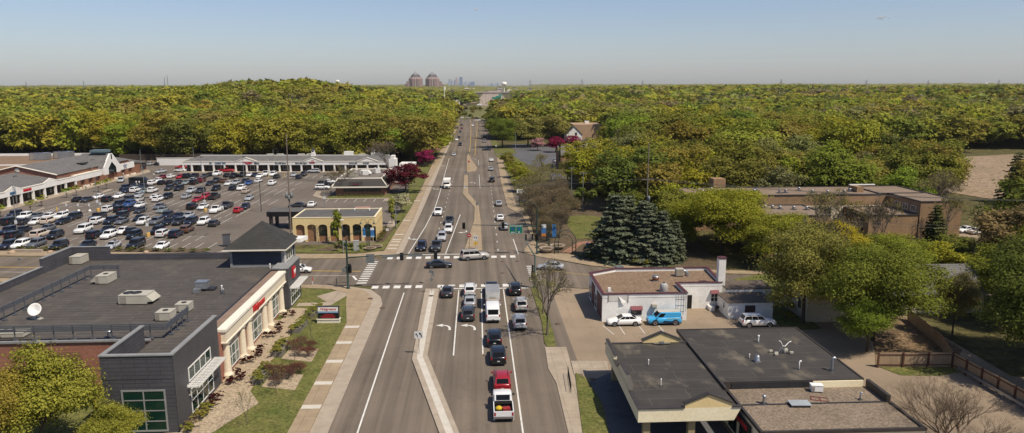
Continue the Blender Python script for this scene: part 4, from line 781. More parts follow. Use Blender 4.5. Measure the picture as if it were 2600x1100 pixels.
for i in range(10): wall_window(W_,'x',xf-2.6,ys[i]+.8,ys[i+1]-.8,.4,2.6,3,1,1,DARK,GLASS,.08,'shop_window')
for y in (238.6,243.5,248.4,253.4,266.2,271.5,276.8): mb=MB(); mb.box(xf-.9,xf,y-1.0,y+1.0,.7,2.9); mb.box(xf-1.0,xf+.15,y-1.15,y+1.15,0,.75,1); mb.build('brick_pier',[BRICK2,CREAMT],W_)
wall_window(W_,'x',-131,284.6,291.4,.6,2.6,4,2,1,DARK,GLASS,.1,'shop_window')
# roofs: (x front, x ridge, z front, z ridge)
mb=MB(); mb.add([(xf-.5,178,4.4),(xf-.5,234,4.4),(-143,234,6.6),(-143,178,6.6)],[(0,1,2,3)]); mb.build('roof',[SHING],W_)
mb=MB(); r0,r1=237.8,277.2; mb.add([(-130.2,229,5.75),(-130.2,255,5.75),(-142,255,8.55),(-142,229,8.55),(-153.5,229,5.75),(-153.5,278,5.75),(-142,272,8.55),(-130.2,276,5.75)],[(0,1,2,3),(3,2,6,5,4),(1,7,6,2),(7,5,6)]); mb.build('main_roof',[SHING],W_)
mb=MB(); mb.add([(-130.6,229.4,3.4),(-153,229.4,3.4),(-153,229.4,5.75),(-142,229.4,8.4),(-130.6,229.4,5.75)],[(0,1,2,3,4)]); mb.build('gable_wall',[BRICK],W_)
mb=MB(); mb.tube([(-130,229,5.8),(-142,229,8.65),(-153.7,229,5.8)],.2,6); mb.build('barge_board',[CREAMT],W_); mb=MB(); mb.lathe((-142,229.35,7.2),[(.01,-.06),(.75,-.05),(.75,0)],14,axis='y'); mb.build('round_vent',[CREAMT],W_)
part('side_wall',W_,BRICK2,(-131.0,-130.5,229.5,277,3.3,5.7)); part('skylight',W_,GLASS,(-135.2,-133.2,250.2,254.0,6.9,7.3))
mb=MB(); mb.add([(-130.5,277,4.9),(-130.5,292.5,3.2),(-150,292.5,3.2),(-150,277,4.9),(-140,281,6.4)],[(0,1,4),(1,2,4),(2,3,4)]); mb.add([(-129.6,266.5,4.95),(-130,292.4,3.1),(-140,284,6.3),(-138,266.5,6.0)],[(0,1,2,3)]); mb.build('end_roof',[SHING],W_)
# tower
ty0,ty1=254.4,265.6; tm=(ty0+ty1)/2
mb=MB(); X=xf+.5
mb.add([(X,ty0,2.6),(X,ty0+2.9,2.6),(X,ty0+2.9,4.6),(X,tm,6.7),(X,ty1-2.9,4.6),(X,ty1-2.9,2.6),(X,ty1,2.6),(X,ty1,5.3),(X,tm+.8,9.6),(X,tm-.8,9.6),(X,ty0,5.3)],[(0,1,2,10),(10,2,3,9),(9,3,8),(3,4,7,8),(4,5,6,7)])
mb.add([(X-.5,ty0,2.6),(X-.5,ty0,5.3),(X-.5,tm-.8,9.6),(X-.5,tm+.8,9.6),(X-.5,ty1,5.3),(X-.5,ty1,2.6),(X,ty0,2.6),(X,ty0,5.3),(X,tm-.8,9.6),(X,tm+.8,9.6),(X,ty1,5.3),(X,ty1,2.6)],[(0,1,7,6),(1,2,8,7),(2,3,9,8),(3,4,10,9),(4,5,11,10)]); mb.build('tower_front',[WHITE],W_)
mb=MB(); mb.add([(X-.3,ty0-.2,5.2),(X-.3,tm-.7,9.6),(-138,tm-.7,9.6),(-138,ty0-.2,5.2),(X-.3,ty1+.2,5.2),(X-.3,tm+.7,9.6),(-138,tm+.7,9.6),(-138,ty1+.2,5.2)],[(0,3,2,1),(5,6,7,4),(1,2,6,5)]); mb.build('tower_roof',[SHING],W_)
part('tower_cap',W_,[mat('verdigris',(.13,.19,.2),.5),mat('verdigris_dark',(.04,.075,.085),.5)],(-134.4,-129.4,tm-1.6,tm+1.6,9.6,10.1,1),(-134.6,-129.2,tm-1.8,tm+1.8,10.1,10.9,0)); part('tower_vent',W_,DARK,(X+.01,X+.05,tm-.4,tm+.4,7.6,9.3))
part('tower_glass',W_,GLASS,(X-.6,X-.35,ty0+2.9,ty1-2.9,2.7,6.6)); part('tower_pier',W_,[BRICK2,CREAMT],(X-1.3,X,ty0,ty0+2.2,.8,2.6,0),(X-1.3,X,ty1-2.2,ty1,.8,2.6,0),(X-1.4,X+.1,ty0-.1,ty0+2.3,0,.8,1),(X-1.4,X+.1,ty1-2.3,ty1+.1,0,.8,1)); part('tower_side',W_,WHITE,(-131.5,X-.5,ty0,ty0+.3,2.6,5.3),(-131.5,X-.5,ty1-.3,ty1,2.6,5.3))
mb=MB()
for k in range(5):
    a0=PI/2+k*2*PI/5; mb.add([(xf+.06,270.3+1.0*math.cos(a0+.45),4.0+.75*math.sin(a0+.45)),(xf+.06,270.3+1.8*math.cos(a0),4.0+1.3*math.sin(a0)),(xf+.06,270.3+1.0*math.cos(a0-.45),4.0+.75*math.sin(a0-.45)),(xf+.06,270.3,4.0)],[(0,1,2,3)])
mb.build('star_emblem',[mat('lilac_grey',(.28,.27,.36),.5)],W_)
part('sign_board',W_,[NAVY,REDS],(xf+.02,xf+.09,203.6,206.3,3.35,4.05,0),(xf+.02,xf+.09,209.6,213.4,3.35,4.05,1)); 
part('flat_roof',W_,[MEMT],(-200,-153.6,226,300,0,5.3),(-200,-150,170,226,0,4.6),(-150,-143,178,229,3.6,4.6)); part('flat_parapet',W_,WHITE,(-200,-150,299.6,300,5.3,6.2),(-175,-150,262,262.4,5.3,5.7))
for k,(x,y) in enumerate(((-166,283),(-160,288))): hvac('large grey rooftop unit behind the market hall, '+('farther' if k else 'nearer')+' of two',(x,y),3,2,5.3,2.6,0,None,2,'units behind the market hall',STEEL)
# ===== apartments
A=thing('apartment_block','long tan brick apartment block half hidden by trees','apartment block',(75,160,0))
ROOFT=mat('tan_gravel',(.24,.175,.125),.95,(.20,.145,.10),.3)
def wing(x0,x1,y0,y1,h,par=A,brick=TANB,fl=2):
    mb=MB(); mb.box(x0,x1,y0,y1,0,h); mb.build('wall',[brick],par); mb=MB(); mb.sheet([(x0+.2,y0+.2),(x1-.2,y0+.2),(x1-.2,y1-.2),(x0+.2,y1-.2)],h+.03); mb.build('roof',[ROOFT],par)
    ring([(x0-.1,y0-.1),(x1+.1,y0-.1),(x1+.1,y1+.1),(x0-.1,y1+.1)],[(x0+.25,y0+.25),(x1-.25,y0+.25),(x1-.25,y1-.25),(x0+.25,y1-.25)],h-.05,h+.22,BROWNM,'roof_edge',par)
wing(48,92.9,159.4,172.4,8.0); wing(55.5,68.2,133.6,146,8.0); wing(95,104.2,147.8,160.3,8.1); wing(84,94.9,148,158.9,5.2); wing(92.9,104.2,160.4,172.4,8.05)
part('lift_head',A,TANB,(89,90.6,163,167,8,9.3),(58,61,172.5,176,0,10.2)); part('roof_cap',A,WHITE,(88.8,95,166,166.6,9.3,9.5))
part('stucco_panel',A,[CREAM],(62,93,159.22,159.36,.5,5.6),(57.5,66.8,133.42,133.56,.5,5.5))
k=0
for z in (1.0,3.8): 
    for x in (64,69,74,79,84): wall_window(A,'y',159.2,x,x+2.2,z,z+1.4,2,1,-1,DARK,GLASS,.09)
    for x in (58.2,61.2,64.4): wall_window(A,'y',133.4,x,x+1.9,z,z+1.4,2,1,-1,DARK,GLASS,.09)
    for y in (150,153,156): wall_window(A,'x',84,y,y+1.6,z-.2,z+1.1,2,1,-1,DARK,GLASS,.09); wall_window(A,'x',95,y-.6,y+1.2,z+1.9,z+3.2,2,1,-1,WHITE,GLASS,.09)
for i in range(13): x=52+3*i+random.uniform(-1,1); vpipe('pale roof vent on the long apartment roof',(x,164+random.uniform(-3,5)),8.03,.7,.28,STEEL,group='small vents on the apartment roofs')
for i in range(5): vpipe('pale roof vent on the apartment wing roof',(59+1.3*i if i<3 else 57+2.4*i,143-.6*i),8.03,.6,.25,STEEL,group='small vents on the wing roof')
# ===== houses and shops on the right
def house(name,label,x0,x1,y0,y1,h,hr,wall,roof,axis='x',cat='house',gablew=None,ov=.4):
    o=thing(name,label,cat,((x0+x1)/2,(y0+y1)/2,hgt((x0+x1)/2,(y0+y1)/2))); zb=o.location.z
    mb=MB(); mb.box(x0,x1,y0,y1,zb,zb+h)
    if axis=='x': ym=(y0+y1)/2; mb.add([(x0,y0,zb+h),(x0,y1,zb+h),(x0,ym,zb+hr),(x1,y0,zb+h),(x1,y1,zb+h),(x1,ym,zb+hr)],[(2,1,0),(3,4,5)])
    else: xm=(x0+x1)/2; mb.add([(x0,y0,zb+h),(x1,y0,zb+h),(xm,y0,zb+hr),(x0,y1,zb+h),(x1,y1,zb+h),(xm,y1,zb+hr)],[(0,1,2),(5,4,3)])
    mb.build('wall',[wall],o); mb=MB(); e=ov; t=.12
    if axis=='x': mb.add([(x0-e,y0-e,zb+h-.15),(x1+e,y0-e,zb+h-.15),(x1+e,ym,zb+hr+t),(x0-e,ym,zb+hr+t),(x1+e,y1+e,zb+h-.15),(x0-e,y1+e,zb+h-.15)],[(0,1,2,3),(3,2,4,5)])
    else: mb.add([(x0-e,y0-e,zb+h-.15),(xm,y0-e,zb+hr+t),(xm,y1+e,zb+hr+t),(x0-e,y1+e,zb+h-.15),(x1+e,y0-e,zb+h-.15),(x1+e,y1+e,zb+h-.15)],[(0,1,2,3),(1,4,5,2)])
    mb.build('roof',[roof],o); return o
o=thing('tan_commercial_block','tall plain tan block with flat roof behind the white house','building',(66,420,0)); mb=MB(); mb.box(56,72,414,436,0,10.5); mb.build('wall',[mat('tan_render',(.42,.28,.17),.85,(.38,.25,.15),.2)],o); mb=MB(); mb.sheet([(56.3,414.3),(71.7,414.3),(71.7,435.7),(56.3,435.7)],10.2); mb.build('roof',[GREYR],o); part('rooftop_unit',o,WHITE,(64,66.5,424,427,10.2,12)); 
o=house('white_house','steep white gabled house in front of the tan block',50.5,59.5,404,413,5.5,10,WHITE,SHINGD,'y'); wall_window(o,'y',403.98,55.5,56.6,5.0,6.6,1,2,-1,DARK,GLASS,.1)
o=house('white_garage','low white garage with wide door and brown roof',52,66,361,374,3.4,6.2,WHITE,BROWNR,'y','garage'); part('garage_door',o,TRIM,(55.5,63,360.9,360.98,.1,2.7))
o=house('brick_shop','brick shop with grey roof and tall dark corner post',33.3,46,284,300,5.6,8.4,BRICK2,SHING,'x','shop'); part('corner_post',o,[BLACK],(32.6,33.3,283.5,284.2,0,10)); part('entry_wall',o,TANB,(34,36,283.3,283.95,0,4))
o=house('brown_roof_shop','dark brown roofed brick building under the bare trees',36,50,252,275,4.2,8.2,BRICK2,mat('rust_shingle',(.10,.07,.055),.9,(.08,.055,.045),.5),'y','shop')
for i,(x,y,wd,dp,h,c) in enumerate(((72,368,14,8,3.2,MEMT),(84,356,12,10,3.4,ROOFT),(66,346,10,6,2.8,DARK),(92,352,10,8,3.0,GREYR))):
    lb=['low shed with tan flat roof beyond the white garage','pale flat roofed yard building nearest the woods','dark roofed lean-to in the yard before the garage','grey flat roofed yard building at the edge of the trees'][i]
    o=thing('yard_building',lb,'shed',(x,y,0)); mb=MB(); mb.box(x-wd/2,x+wd/2,y-dp/2,y+dp/2,0,h); mb.build('wall',[WHITE if i%2 else TANB],o); mb=MB(); mb.box(x-wd/2-.3,x+wd/2+.3,y-dp/2-.3,y+dp/2+.3,h,h+.2); mb.build('roof',[c],o)
    for k in range(3): mb=MB(); mb.box(x-3+2.4*k,x-1.5+2.4*k,y-1,y+.5,h+.2,h+.9); mb.build('roof_box',[WHITE],o)
o=house('cream_cottage','cream walled cottage with shadowed side behind the bare trunk',46.2,54,95,104,4.4,6.6,mat('cream_wall',(.5,.45,.33),.8),SHING,'y'); wall_window(o,'x',46.2,97,97.9,1.4,2.9,1,2,-1,DARK,GLASS,.08)
o=house('grey_roof_house','house with wide pale grey roof among the trees behind the fence',60,74,98,108,3.2,6.0,mat('pale_wall',(.45,.42,.3),.8),SHING,'x',ov=.8)
o=thing('gas_station_shop','dark roofed roadside shop with white canopy and red sign band','shop',(24,560,0)); mb=MB(); mb.box(16,32,556,570,0,4.5); mb.build('wall',[DARK],o); part('sign_band',o,[REDS],(22,30,555.8,555.98,2.0,3.4)); part('canopy',o,WHITE,(26,36,552,562,7.2,8)); part('canopy_post',o,STEEL,(35,35.3,556,556.3,0,7.2)); part('side_fascia',o,TRIM,(15.9,17.5,555.6,570,3.6,5.6))
for i,(x,y,wd,h,c,lb) in enumerate(((far(1139,255,1250)[0],1250,11,12,TANB,'low tan building with pale roof beside the slip road'),(far(1157,260,1200)[0],1200,14,9,WHITE,'white flat roofed building below the twin towers'),(-95,1250,24,9,BRICK,'red and cream building left of the motorway'))):
    o=thing('roadside_building',lb,'building',(x,y,0)); mb=MB(); mb.box(x-wd/2,x+wd/2,y,y+14,0,h*.7); mb.build('wall',[c],o); mb=MB(); mb.box(x-wd/2-.5,x+wd/2+.5,y-.5,y+14.5,h*.7,h); mb.build('roof',[CREAMT if i!=3 else GREYR],o)
# ===== skyline
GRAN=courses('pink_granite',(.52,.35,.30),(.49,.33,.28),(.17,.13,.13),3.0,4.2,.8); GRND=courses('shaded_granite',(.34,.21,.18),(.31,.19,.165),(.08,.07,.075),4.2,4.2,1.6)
STONEW=mat('pale_stone',(.55,.48,.42),.7); SLATE=mat('slate_roof',(.24,.24,.25),.5,(.20,.20,.21),.05); SLATD=mat('dark_slate',(.07,.065,.065),.5)
def twin(label,px,yb,side):
    Y=3600; x,z0=far(px,yb,Y); k=Y/CF*300/2515   # metres per tile pixel
    o=thing('office_tower',label,'tower',(x,Y,0),R(8),'twin office towers on the skyline'); H0=z0+0
    def Z(t): return far(px,170+t*300/2515,Y)[1]
    zs,ze,zr,za,zp=Z(310),Z(262),Z(214),Z(98),Z(86); w2=k*140
    def octa(wx,cc): return [(-wx,-wx+cc),(-wx+cc,-wx),(wx-cc,-wx),(wx,-wx+cc),(wx,wx-cc),(wx-cc,wx),(-wx+cc,wx),(-wx,wx-cc)]
    def frus(q,z0,q2,z1,nm,m):
        mb=MB()
        for i in range(8): j=(i+1)%8; mb.quad((*q[i],z0),(*q[j],z0),(*q2[j],z1),(*q2[i],z1))
        return mb.build(nm,[m],o,True)
    c=w2*.45; q=octa(w2,c); mb=MB(); mb.prism(q,0,ze); mb.build('shaft',[GRAN],o,True)
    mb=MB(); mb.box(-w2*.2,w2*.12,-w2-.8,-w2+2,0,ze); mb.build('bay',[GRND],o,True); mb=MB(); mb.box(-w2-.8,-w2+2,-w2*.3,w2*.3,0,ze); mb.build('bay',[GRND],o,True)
    mb=MB(); mb.box(-w2*.12,-w2*.02,-w2-1.2,-w2+1,0,ze+2); mb.build('pilaster',[STONEW],o,True)
    q2=octa(w2*.80,c*.8); frus(q,ze,q2,zr,'shoulder',GRAN); q3=octa(w2*.76,c*.76); q4=octa(w2*.5,c*.5); zm=zr+(za-zr)*.42; frus(q3,zr-1,q4,zm,'lower_roof',SLATD)
    mb=MB(); mb.add([(*p,zm) for p in octa(w2*.54,c*.54)]+[(0,0,za)],[(i,(i+1)%8,8) for i in range(8)]); mb.build('upper_roof',[SLATE],o,True)
    mb=MB(); mb.tube([(0,0,za-3),(0,0,zp)],[.9,.25],6); mb.build('spire',[SLATE],o,True)
    s=side; mb=MB(); mb.box(*sorted((s*w2*.6,s*w2*1.32)),-w2*.6,w2*.7,0,zs); mb.box(*sorted((s*w2*1.3,s*w2*1.62)),-w2*.5,w2*.6,0,zs-12); mb.build('stepped_wing',[GRAN],o,True)
    mb=MB(); mb.box(*sorted((s*w2*.6,s*w2*1.36)),-w2*.62,w2*.72,zs,zs+1.5); mb.build('wing_cap',[STONEW],o,True)
    return o
twin('pink granite office tower with slate pyramid roof, wing stepping down away from its twin',1000+468*300/2515,222,-1); twin('pink granite office tower with slate pyramid roof, wing stepping down toward the motorway',1000+825*300/2515,224,1)
HZ=[mat('skyline_blue',(.20,.25,.38),.5),mat('skyline_grey',(.36,.40,.48),.5),mat('skyline_pink',(.42,.38,.42),.5)]  # bluish distance haze put into the skyline building colours
sky=[(1190,258,66,1,'broad grey block at the left of the downtown skyline'),(1335,225,58,2,'tall stepped pinkish skyscraper of the downtown skyline'),(1427,220,66,0,'tallest dark blue flat-topped skyscraper'),(1300,290,44,0,'low shoulder block left of the pinkish skyscraper'),(1385,345,30,1,'low block between the two tallest skyscrapers'),(1440,315,70,1,'grey slab in front of the dark blue skyscraper'),(1525,312,62,1,'stepped grey office block right of the tallest tower'),(1667,310,95,0,'wide blue glass block with slanting top'),(1595,335,26,1,'thin grey block beside the slanting blue block'),(1235,300,20,0,'thin dark slab right of the broad grey block'),(1150,345,40,1,'low leftmost block of the downtown skyline'),(2080,357,36,0,'distant dark block left of the water tower'),(2157,362,34,1,'distant pale block close to the water tower'),(2206,347,26,0,'thin distant tower nearest the water tower'),(2010,372,46,1,'distant low grey slab far from the water tower'),(1925,380,60,2,'long low distant block right of downtown')]
for i,(x,t,wd,m,lb) in enumerate(sky):
    Y=7600+37*i; k=Y/CF*300/2515; px=1000+x*300/2515; X,zt=far(px,170+t*300/2515,Y); h=wd*k/2
    o=thing('skyscraper',lb,'skyscraper',(X,Y,0),0,'downtown skyline'); mb=MB()
    if i==1: mb.box(-h,h,-h,h,0,zt*.8); mb.box(-h*.75,h*.75,-h*.75,h*.75,zt*.8,zt*.93); mb.box(-h*.5,h*.5,-h*.5,h*.5,zt*.93,zt)
    elif i==7: mb.add([(-h,-h,0),(h,-h,0),(h,h,0),(-h,h,0),(-h,-h,zt*.88),(h,-h,zt),(h,h,zt),(-h,h,zt*.88)],[(0,1,5,4),(1,2,6,5),(2,3,7,6),(3,0,4,7),(4,5,6,7)])
    elif i in (6,0): mb.box(-h,h,-h,h,0,zt*.93); mb.box(-h*.7,h*.7,-h*.7,h*.7,zt*.93,zt)
    else: mb.box(-h,h,-h,h,0,zt); mb.box(-h*.4,h*.4,-h*.4,h*.4,zt,zt+4)
    mb.build('tower_body',[HZ[m]],o,True)
Y=3300; x,zt=far(1280,208,Y); _,zb=far(1280,217,Y); r=7.2*Y/CF
o=thing('water_tower','white water tower standing above the trees right of the motorway','water tower',(x,Y,0)); mb=MB(); hh=zt-zb; mb.lathe((0,0,zb),[(r*.1,-hh*.25),(r*.65,-hh*.12),(r,hh*.3),(r*.97,hh*.65),(r*.6,hh*.93),(.1,hh)],20); mb.build('tank',[WHITE],o,True); mb=MB(); mb.lathe((0,0,0),[(r*.25,0),(r*.17,zb*.5),(r*.22,zb)],12); mb.build('pedestal',[WHITE],o,True)
for px,py,lb in ((2504,210,'tiny white water tank on the far horizon'),(857,203,'white dome top peeping over the wooded hill')):
    Y=4200 if px>2000 else 2400; x,zt=far(px,py,Y); o=thing('water_tower',lb,'water tower',(x,Y,0)); mb=MB(); mb.lathe((0,0,zt-8),[(.1,-3),(6,0),(6.5,3),(4,7),(.1,8)],14); mb.build('tank',[WHITE],o,True); mb=MB(); mb.tube([(0,0,0),(0,0,zt-9)],1.5,8); mb.build('pedestal',[WHITE],o,True)
DB=[MATS['tan_render'],STONEW,WHITE,MATS['pale_stone'],mat('far_brick',(.30,.15,.11),.8),mat('far_grey',(.25,.25,.26),.7)]
for i in range(22):
    y=random.uniform(1400,3300) if i<14 else random.uniform(2650,4200); sd=-1 if i%3 else 1; x=xc(y)+(sd*random.uniform(52,190) if i<14 else random.uniform(-160,160)); h=random.uniform(14,24) if y>2600 else random.uniform(9,17); wd=random.uniform(14,40); z=hgt(x,y)
    ms=DB[i%6]; o=thing('distant_building',f"{('tan','cream','white','pale stone','brick red','grey')[i%6]} {'wide' if wd>28 else 'compact'} building {'beyond the far bridge' if y>2560 else 'beside the far motorway'}, {'left' if x<xc(y) else 'right'} of the lanes, {('lowest','lower','taller','tallest')[min(3,int((h-9)/4))]} of its neighbours",'building',(x,y,z),0,'buildings along the far motorway'); mb=MB(); mb.box(-wd/2,wd/2,0,18,0,h*.86); mb.build('wall',[ms],o,True); mb=MB(); mb.box(-wd/2-.6,wd/2+.6,-.6,18.6,h*.86,h*.95); mb.box(-wd*.2,wd*.1,4,10,h*.95,h*1.1); mb.build('roof',[GREYR if i%2 else CREAMT],o,True); mb=MB(); mb.box(-wd*.45,wd*.45,-.2,-.02,h*.3,h*.5); mb.build('window_band',[GLASS],o,True)
# overpass, pylons and masts
o=thing('overpass','long concrete road bridge crossing the motorway','bridge',(52,2550,0)); mb=MB(); mb.box(-6,116,2543,2560,3.4,6.6); mb.build('girder',[mat('girder_shade',(.05,.05,.055),.85)],o); part('parapet',o,STONEW,(-6,116,2541.0,2543,6.6,9.6))  # near-black girder colour stands in for the shadow under the deck
for x in (10,38,62,88,104): part('pier',o,[STONEW],(x-.8,x+.8,2545,2554,0,3.4))
def pylon(px,py,Y,w,lb):
    x,zt=far(px,py,Y); o=thing('lattice_mast',lb,'pylon',(x,Y,hgt(x,Y)),0,'masts on the horizon'); h=zt-o.location.z; mb=MB()
    for sx,sy in ((-1,-1),(1,-1),(1,1),(-1,1)): mb.tube([(sx*w,sy*w,0),(sx*w*.25,sy*w*.25,h)],.2,4)
    for k in range(5): z=h*(.3+.16*k); q=w*(1-.75*(.3+.16*k)); mb.tube([(-q,-q,z),(q,-q,z+h*.12)],.12,4); mb.tube([(q,-q,z),(-q,-q,z+h*.12)],.12,4)
    mb.build('lattice',[mat('pylon_grey',(.27,.28,.30),.6)],o,True)
    if w>2:
        mb=MB()
        for k in (.78,.9): mb.box(-w*1.6,w*1.6,-.2,.2,h*k,h*k+.4)
        mb.build('crossarm',[MATS['pylon_grey']],o,True)
for i,(px,py,Y,w_) in enumerate(((417,198,1700,1.2),(424,193,1700,1.2),(212,207,1500,1.5),(66,209,1600,1.5),(627,211,1700,1.2),(1346,203,1500,3.4),(1478,202,1600,3.4),(1632,205,1700,2.6),(1984,202,1500,2.6),(2200,204,1500,3.0),(2357,205,1700,2.4),(2537,204,1500,3.0))):
    lbs=['thin mast, shorter of the pair above the left woods','thin mast, taller of the pair above the left woods','faint mast above the woods behind the market hall','faint mast near the left photo edge horizon','tiny mast above the woods before the hill','lattice pylon with arms right of the water tower','second lattice pylon right of the water tower','small pylon above the woods beyond the white garage','thin pylon above the woods beyond the apartments','lattice pylon over the middle of the right woods','faint pylon between two larger ones on the right','lattice pylon nearest the right photo edge']
    pylon(px,py,Y,w_,lbs[i])
# ---------------------------------------------------------------- vehicles: local +X is forward
PNT=paintmat(); CGL=glassy('car_glass',(.009,.010,.012),.12,.16); TYRE=mat('tyre',(.018,.018,.019),.85); RIM=mat('rim',(.36,.36,.37),.35,metal=.6); TRIMK=mat('black_plastic',(.02,.02,.022),.6)
HEADL=glassy('headlamp',(.62,.64,.66),.12); TAILL=mat('tail_lamp',(.34,.012,.012),.25,coat=.6); PLATE=mat('number_plate',(.62,.62,.6),.5); CHROME=mat('chrome',(.55,.55,.56),.2,metal=.9)
def loft(mb,st,mi=0,smooth=True):
    """st: list of (x, ring of (y,z)) ; ring closed across the underside"""
    k=len(st[0][1]); vs=[(x,y,z) for x,r in st for y,z in r]
    fs=[(i*k+j,i*k+(j+1)%k,(i+1)*k+(j+1)%k,(i+1)*k+j) for i in range(len(st)-1) for j in range(k)]
    mb.add(vs,fs,mi,smooth); mb.add([(st[0][0],y,z) for y,z in st[0][1]],[tuple(range(k))[::-1]],mi); mb.add([(st[-1][0],y,z) for y,z in st[-1][1]],[tuple(range(k))],mi)
SPEC={ # L,W,H, belt front(hood edge) , belt rear, zb, windscreen base x, roof front x, roof rear x, rear glass base x (fractions of half length), deck height
 'sedan':dict(L=4.8,W=1.84,H=1.45,hood=.78,cowl=.98,belt=.98,deck=1.0,xw=.42,xr0=.08,xr1=-.42,xb=-.74,wr=.33),
 'coupe':dict(L=4.7,W=1.86,H=1.40,hood=.76,cowl=.95,belt=.96,deck=.98,xw=.40,xr0=.04,xr1=-.40,xb=-.82,wr=.33),
 'hatch':dict(L=4.25,W=1.78,H=1.52,hood=.82,cowl=1.0,belt=1.0,deck=1.02,xw=.46,xr0=.14,xr1=-.72,xb=-.94,wr=.32),
 'suv':dict(L=4.75,W=1.90,H=1.72,hood=.98,cowl=1.12,belt=1.12,deck=1.14,xw=.42,xr0=.16,xr1=-.80,xb=-.95,wr=.36),
 'bigsuv':dict(L=5.4,W=2.02,H=1.90,hood=1.12,cowl=1.22,belt=1.22,deck=1.24,xw=.40,xr0=.20,xr1=-.90,xb=-.97,wr=.39),
 'jeep':dict(L=4.4,W=1.88,H=1.83,hood=1.12,cowl=1.16,belt=1.16,deck=1.16,xw=.24,xr0=.14,xr1=-.92,xb=-.97,wr=.40),
 'minivan':dict(L=5.1,W=1.98,H=1.76,hood=.98,cowl=1.1,belt=1.08,deck=1.1,xw=.56,xr0=.22,xr1=-.84,xb=-.96,wr=.35),
 'van':dict(L=4.7,W=1.85,H=1.86,hood=1.0,cowl=1.16,belt=1.12,deck=1.14,xw=.58,xr0=.30,xr1=-.93,xb=-.97,wr=.34),
 'bigvan':dict(L=5.6,W=2.06,H=2.15,hood=1.12,cowl=1.30,belt=1.24,deck=1.26,xw=.70,xr0=.42,xr1=-.95,xb=-.98,wr=.36),
 'pickup':dict(L=5.8,W=2.02,H=1.92,hood=1.16,cowl=1.24,belt=1.22,deck=1.22,xw=.34,xr0=.16,xr1=-.10,xb=-.19,wr=.40),
}
def car_parts(kind,detail):
    p=SPEC[kind]; h=p['L']/2; W=p['W']/2; P=[]; zb=.22 if p['H']<1.6 else .30
    pick=kind=='pickup'
    def ring(w_,z0,z1): 
        zm=z0+(z1-z0)*.55; return [(-w_*.86,z0),(w_*.86,z0),(w_*.98,z0+.10),(w_,zm),(w_*.97,z1-.10),(w_*.86,z1),(0,z1+.03),(-w_*.86,z1),(-w_*.97,z1-.10),(-w_,zm),(-w_*.98,z0+.10)]
    xs=[(1.0,.72,zb+.14,p['hood']-.26),(.965,.90,zb+.04,p['hood']-.10),(.86,.985,zb,p['hood']-.01),(.62,1,zb,p['hood']+.06),(p['xw'],1,zb,p['cowl']),(.1,1,zb,p['belt']),(-.4,1,zb,p['belt']+.01)]
    if pick: xs+=[(-.19,1,zb,p['belt'])]; xs=[x for x in xs if x[0]>-.3]
    else: xs+=[(p['xb']+.02,.985,zb,p['deck'])] + ([(-.965,.93,zb+.06,p['deck']-.04)] if p['xb']>-.9 else [(-.985,.95,zb+.06,p['deck']-.04)]) + [(-1.0,.80,zb+.16,p['deck']-.16)]
    xs=sorted(xs,key=lambda t:-t[0]); body=MB(); loft(body,[(x*h,ring(w_*W,a,b)) for x,w_,a,b in xs])
    # greenhouse
    zr=p['H']; zt=zr-.05; wb=W*.90; wr=p['wr']/ .4 * W*.86 if p['wr']<.4 else W*.86
    wr=W*(.74 if kind in('sedan','coupe') else .78 if kind in ('hatch','suv') else .86)
    A=[(p['xw']*h,p['cowl']),(p['xr0']*h,zt),(p['xr1']*h,zt),(p['xb']*h,p['deck'])]
    zc=lambda i:A[i][1]
    gv=[(A[0][0],-wb*.94,zc(0)-.03),(A[0][0],wb*.94,zc(0)-.03),(A[1][0],-wr,zt),(A[1][0],wr,zt),(A[2][0],-wr,zt),(A[2][0],wr,zt),(A[3][0],-wb*.94,zc(3)-.03),(A[3][0],wb*.94,zc(3)-.03)]
    body.add(gv,[(0,1,3,2),(2,3,5,4),(4,5,7,6),(0,2,4,6),(1,7,5,3)],0,False)
    # roof crown
    rv=[(A[1][0],-wr,zt),(A[1][0],wr,zt),(A[2][0],wr,zt),(A[2][0],-wr,zt),(A[1][0]-.16,-wr*.84,zr),(A[1][0]-.16,wr*.84,zr),(A[2][0]+.12,wr*.84,zr),(A[2][0]+.12,-wr*.84,zr)]
    body.add(rv,[(4,5,6,7),(0,1,5,4),(1,2,6,5),(2,3,7,6),(3,0,4,7)],0,True)
    if pick:
        bx0,bx1=-1.0*h,-.19*h; zf=.75; t=.09
        body.box(bx0,bx1,-W,-W+t,zb,p['belt']-.02); body.box(bx0,bx1,W-t,W,zb,p['belt']-.02); body.box(bx0,bx0+t,-W+t,W-t,zb+.15,p['belt']-.03); body.box(bx0+t,bx1,-W+t,W-t,zb,zf,1); body.box(bx1-.06,bx1,-W+t,W-t,zf,p['belt'],1)
    wx=(.60*h,-.60*h) if kind not in ('bigvan','pickup') else (.62*h,-.56*h); R_=.335 if p['H']<1.6 else .38 if p['H']<1.85 else .41
    for x in wx:
        for s in (-1,1):
            k=14; c=[(x+(R_+.07)*math.cos(2*PI*j/k),s*(W+.002),max(zb*.8,R_+(R_+.07)*math.sin(2*PI*j/k))) for j in range(k)]
            body.add(c,[tuple(range(k)) if s<0 else tuple(range(k))[::-1]],1)
    body.box(-h*.97,h*.965,-W*.9,W*.9,zb-.05,zb+.02,1)
    if detail:
        body.box(h*.965,h*1.003,-W*.5,W*.5,zb+.18,p['hood']-.32,1); body.box(-h*1.003,-h*.97,-W*.8,W*.8,zb+.05,zb+.24,1)
    P.append(('body',body.mesh('body',[PNT,TRIMK]),True,None))
    def pane(nm,a,b,c,d,off):
        m=MB(); n=(Vector(b)-Vector(a)).cross(Vector(d)-Vector(a)).normalized()*off
        m.quad(*[tuple(Vector(q)+n) for q in (a,b,c,d)]); P.append((nm,m.mesh(nm,[CGL]),False,None))
    def L(a,b,t): return tuple(a[i]+(b[i]-a[i])*t for i in range(3))
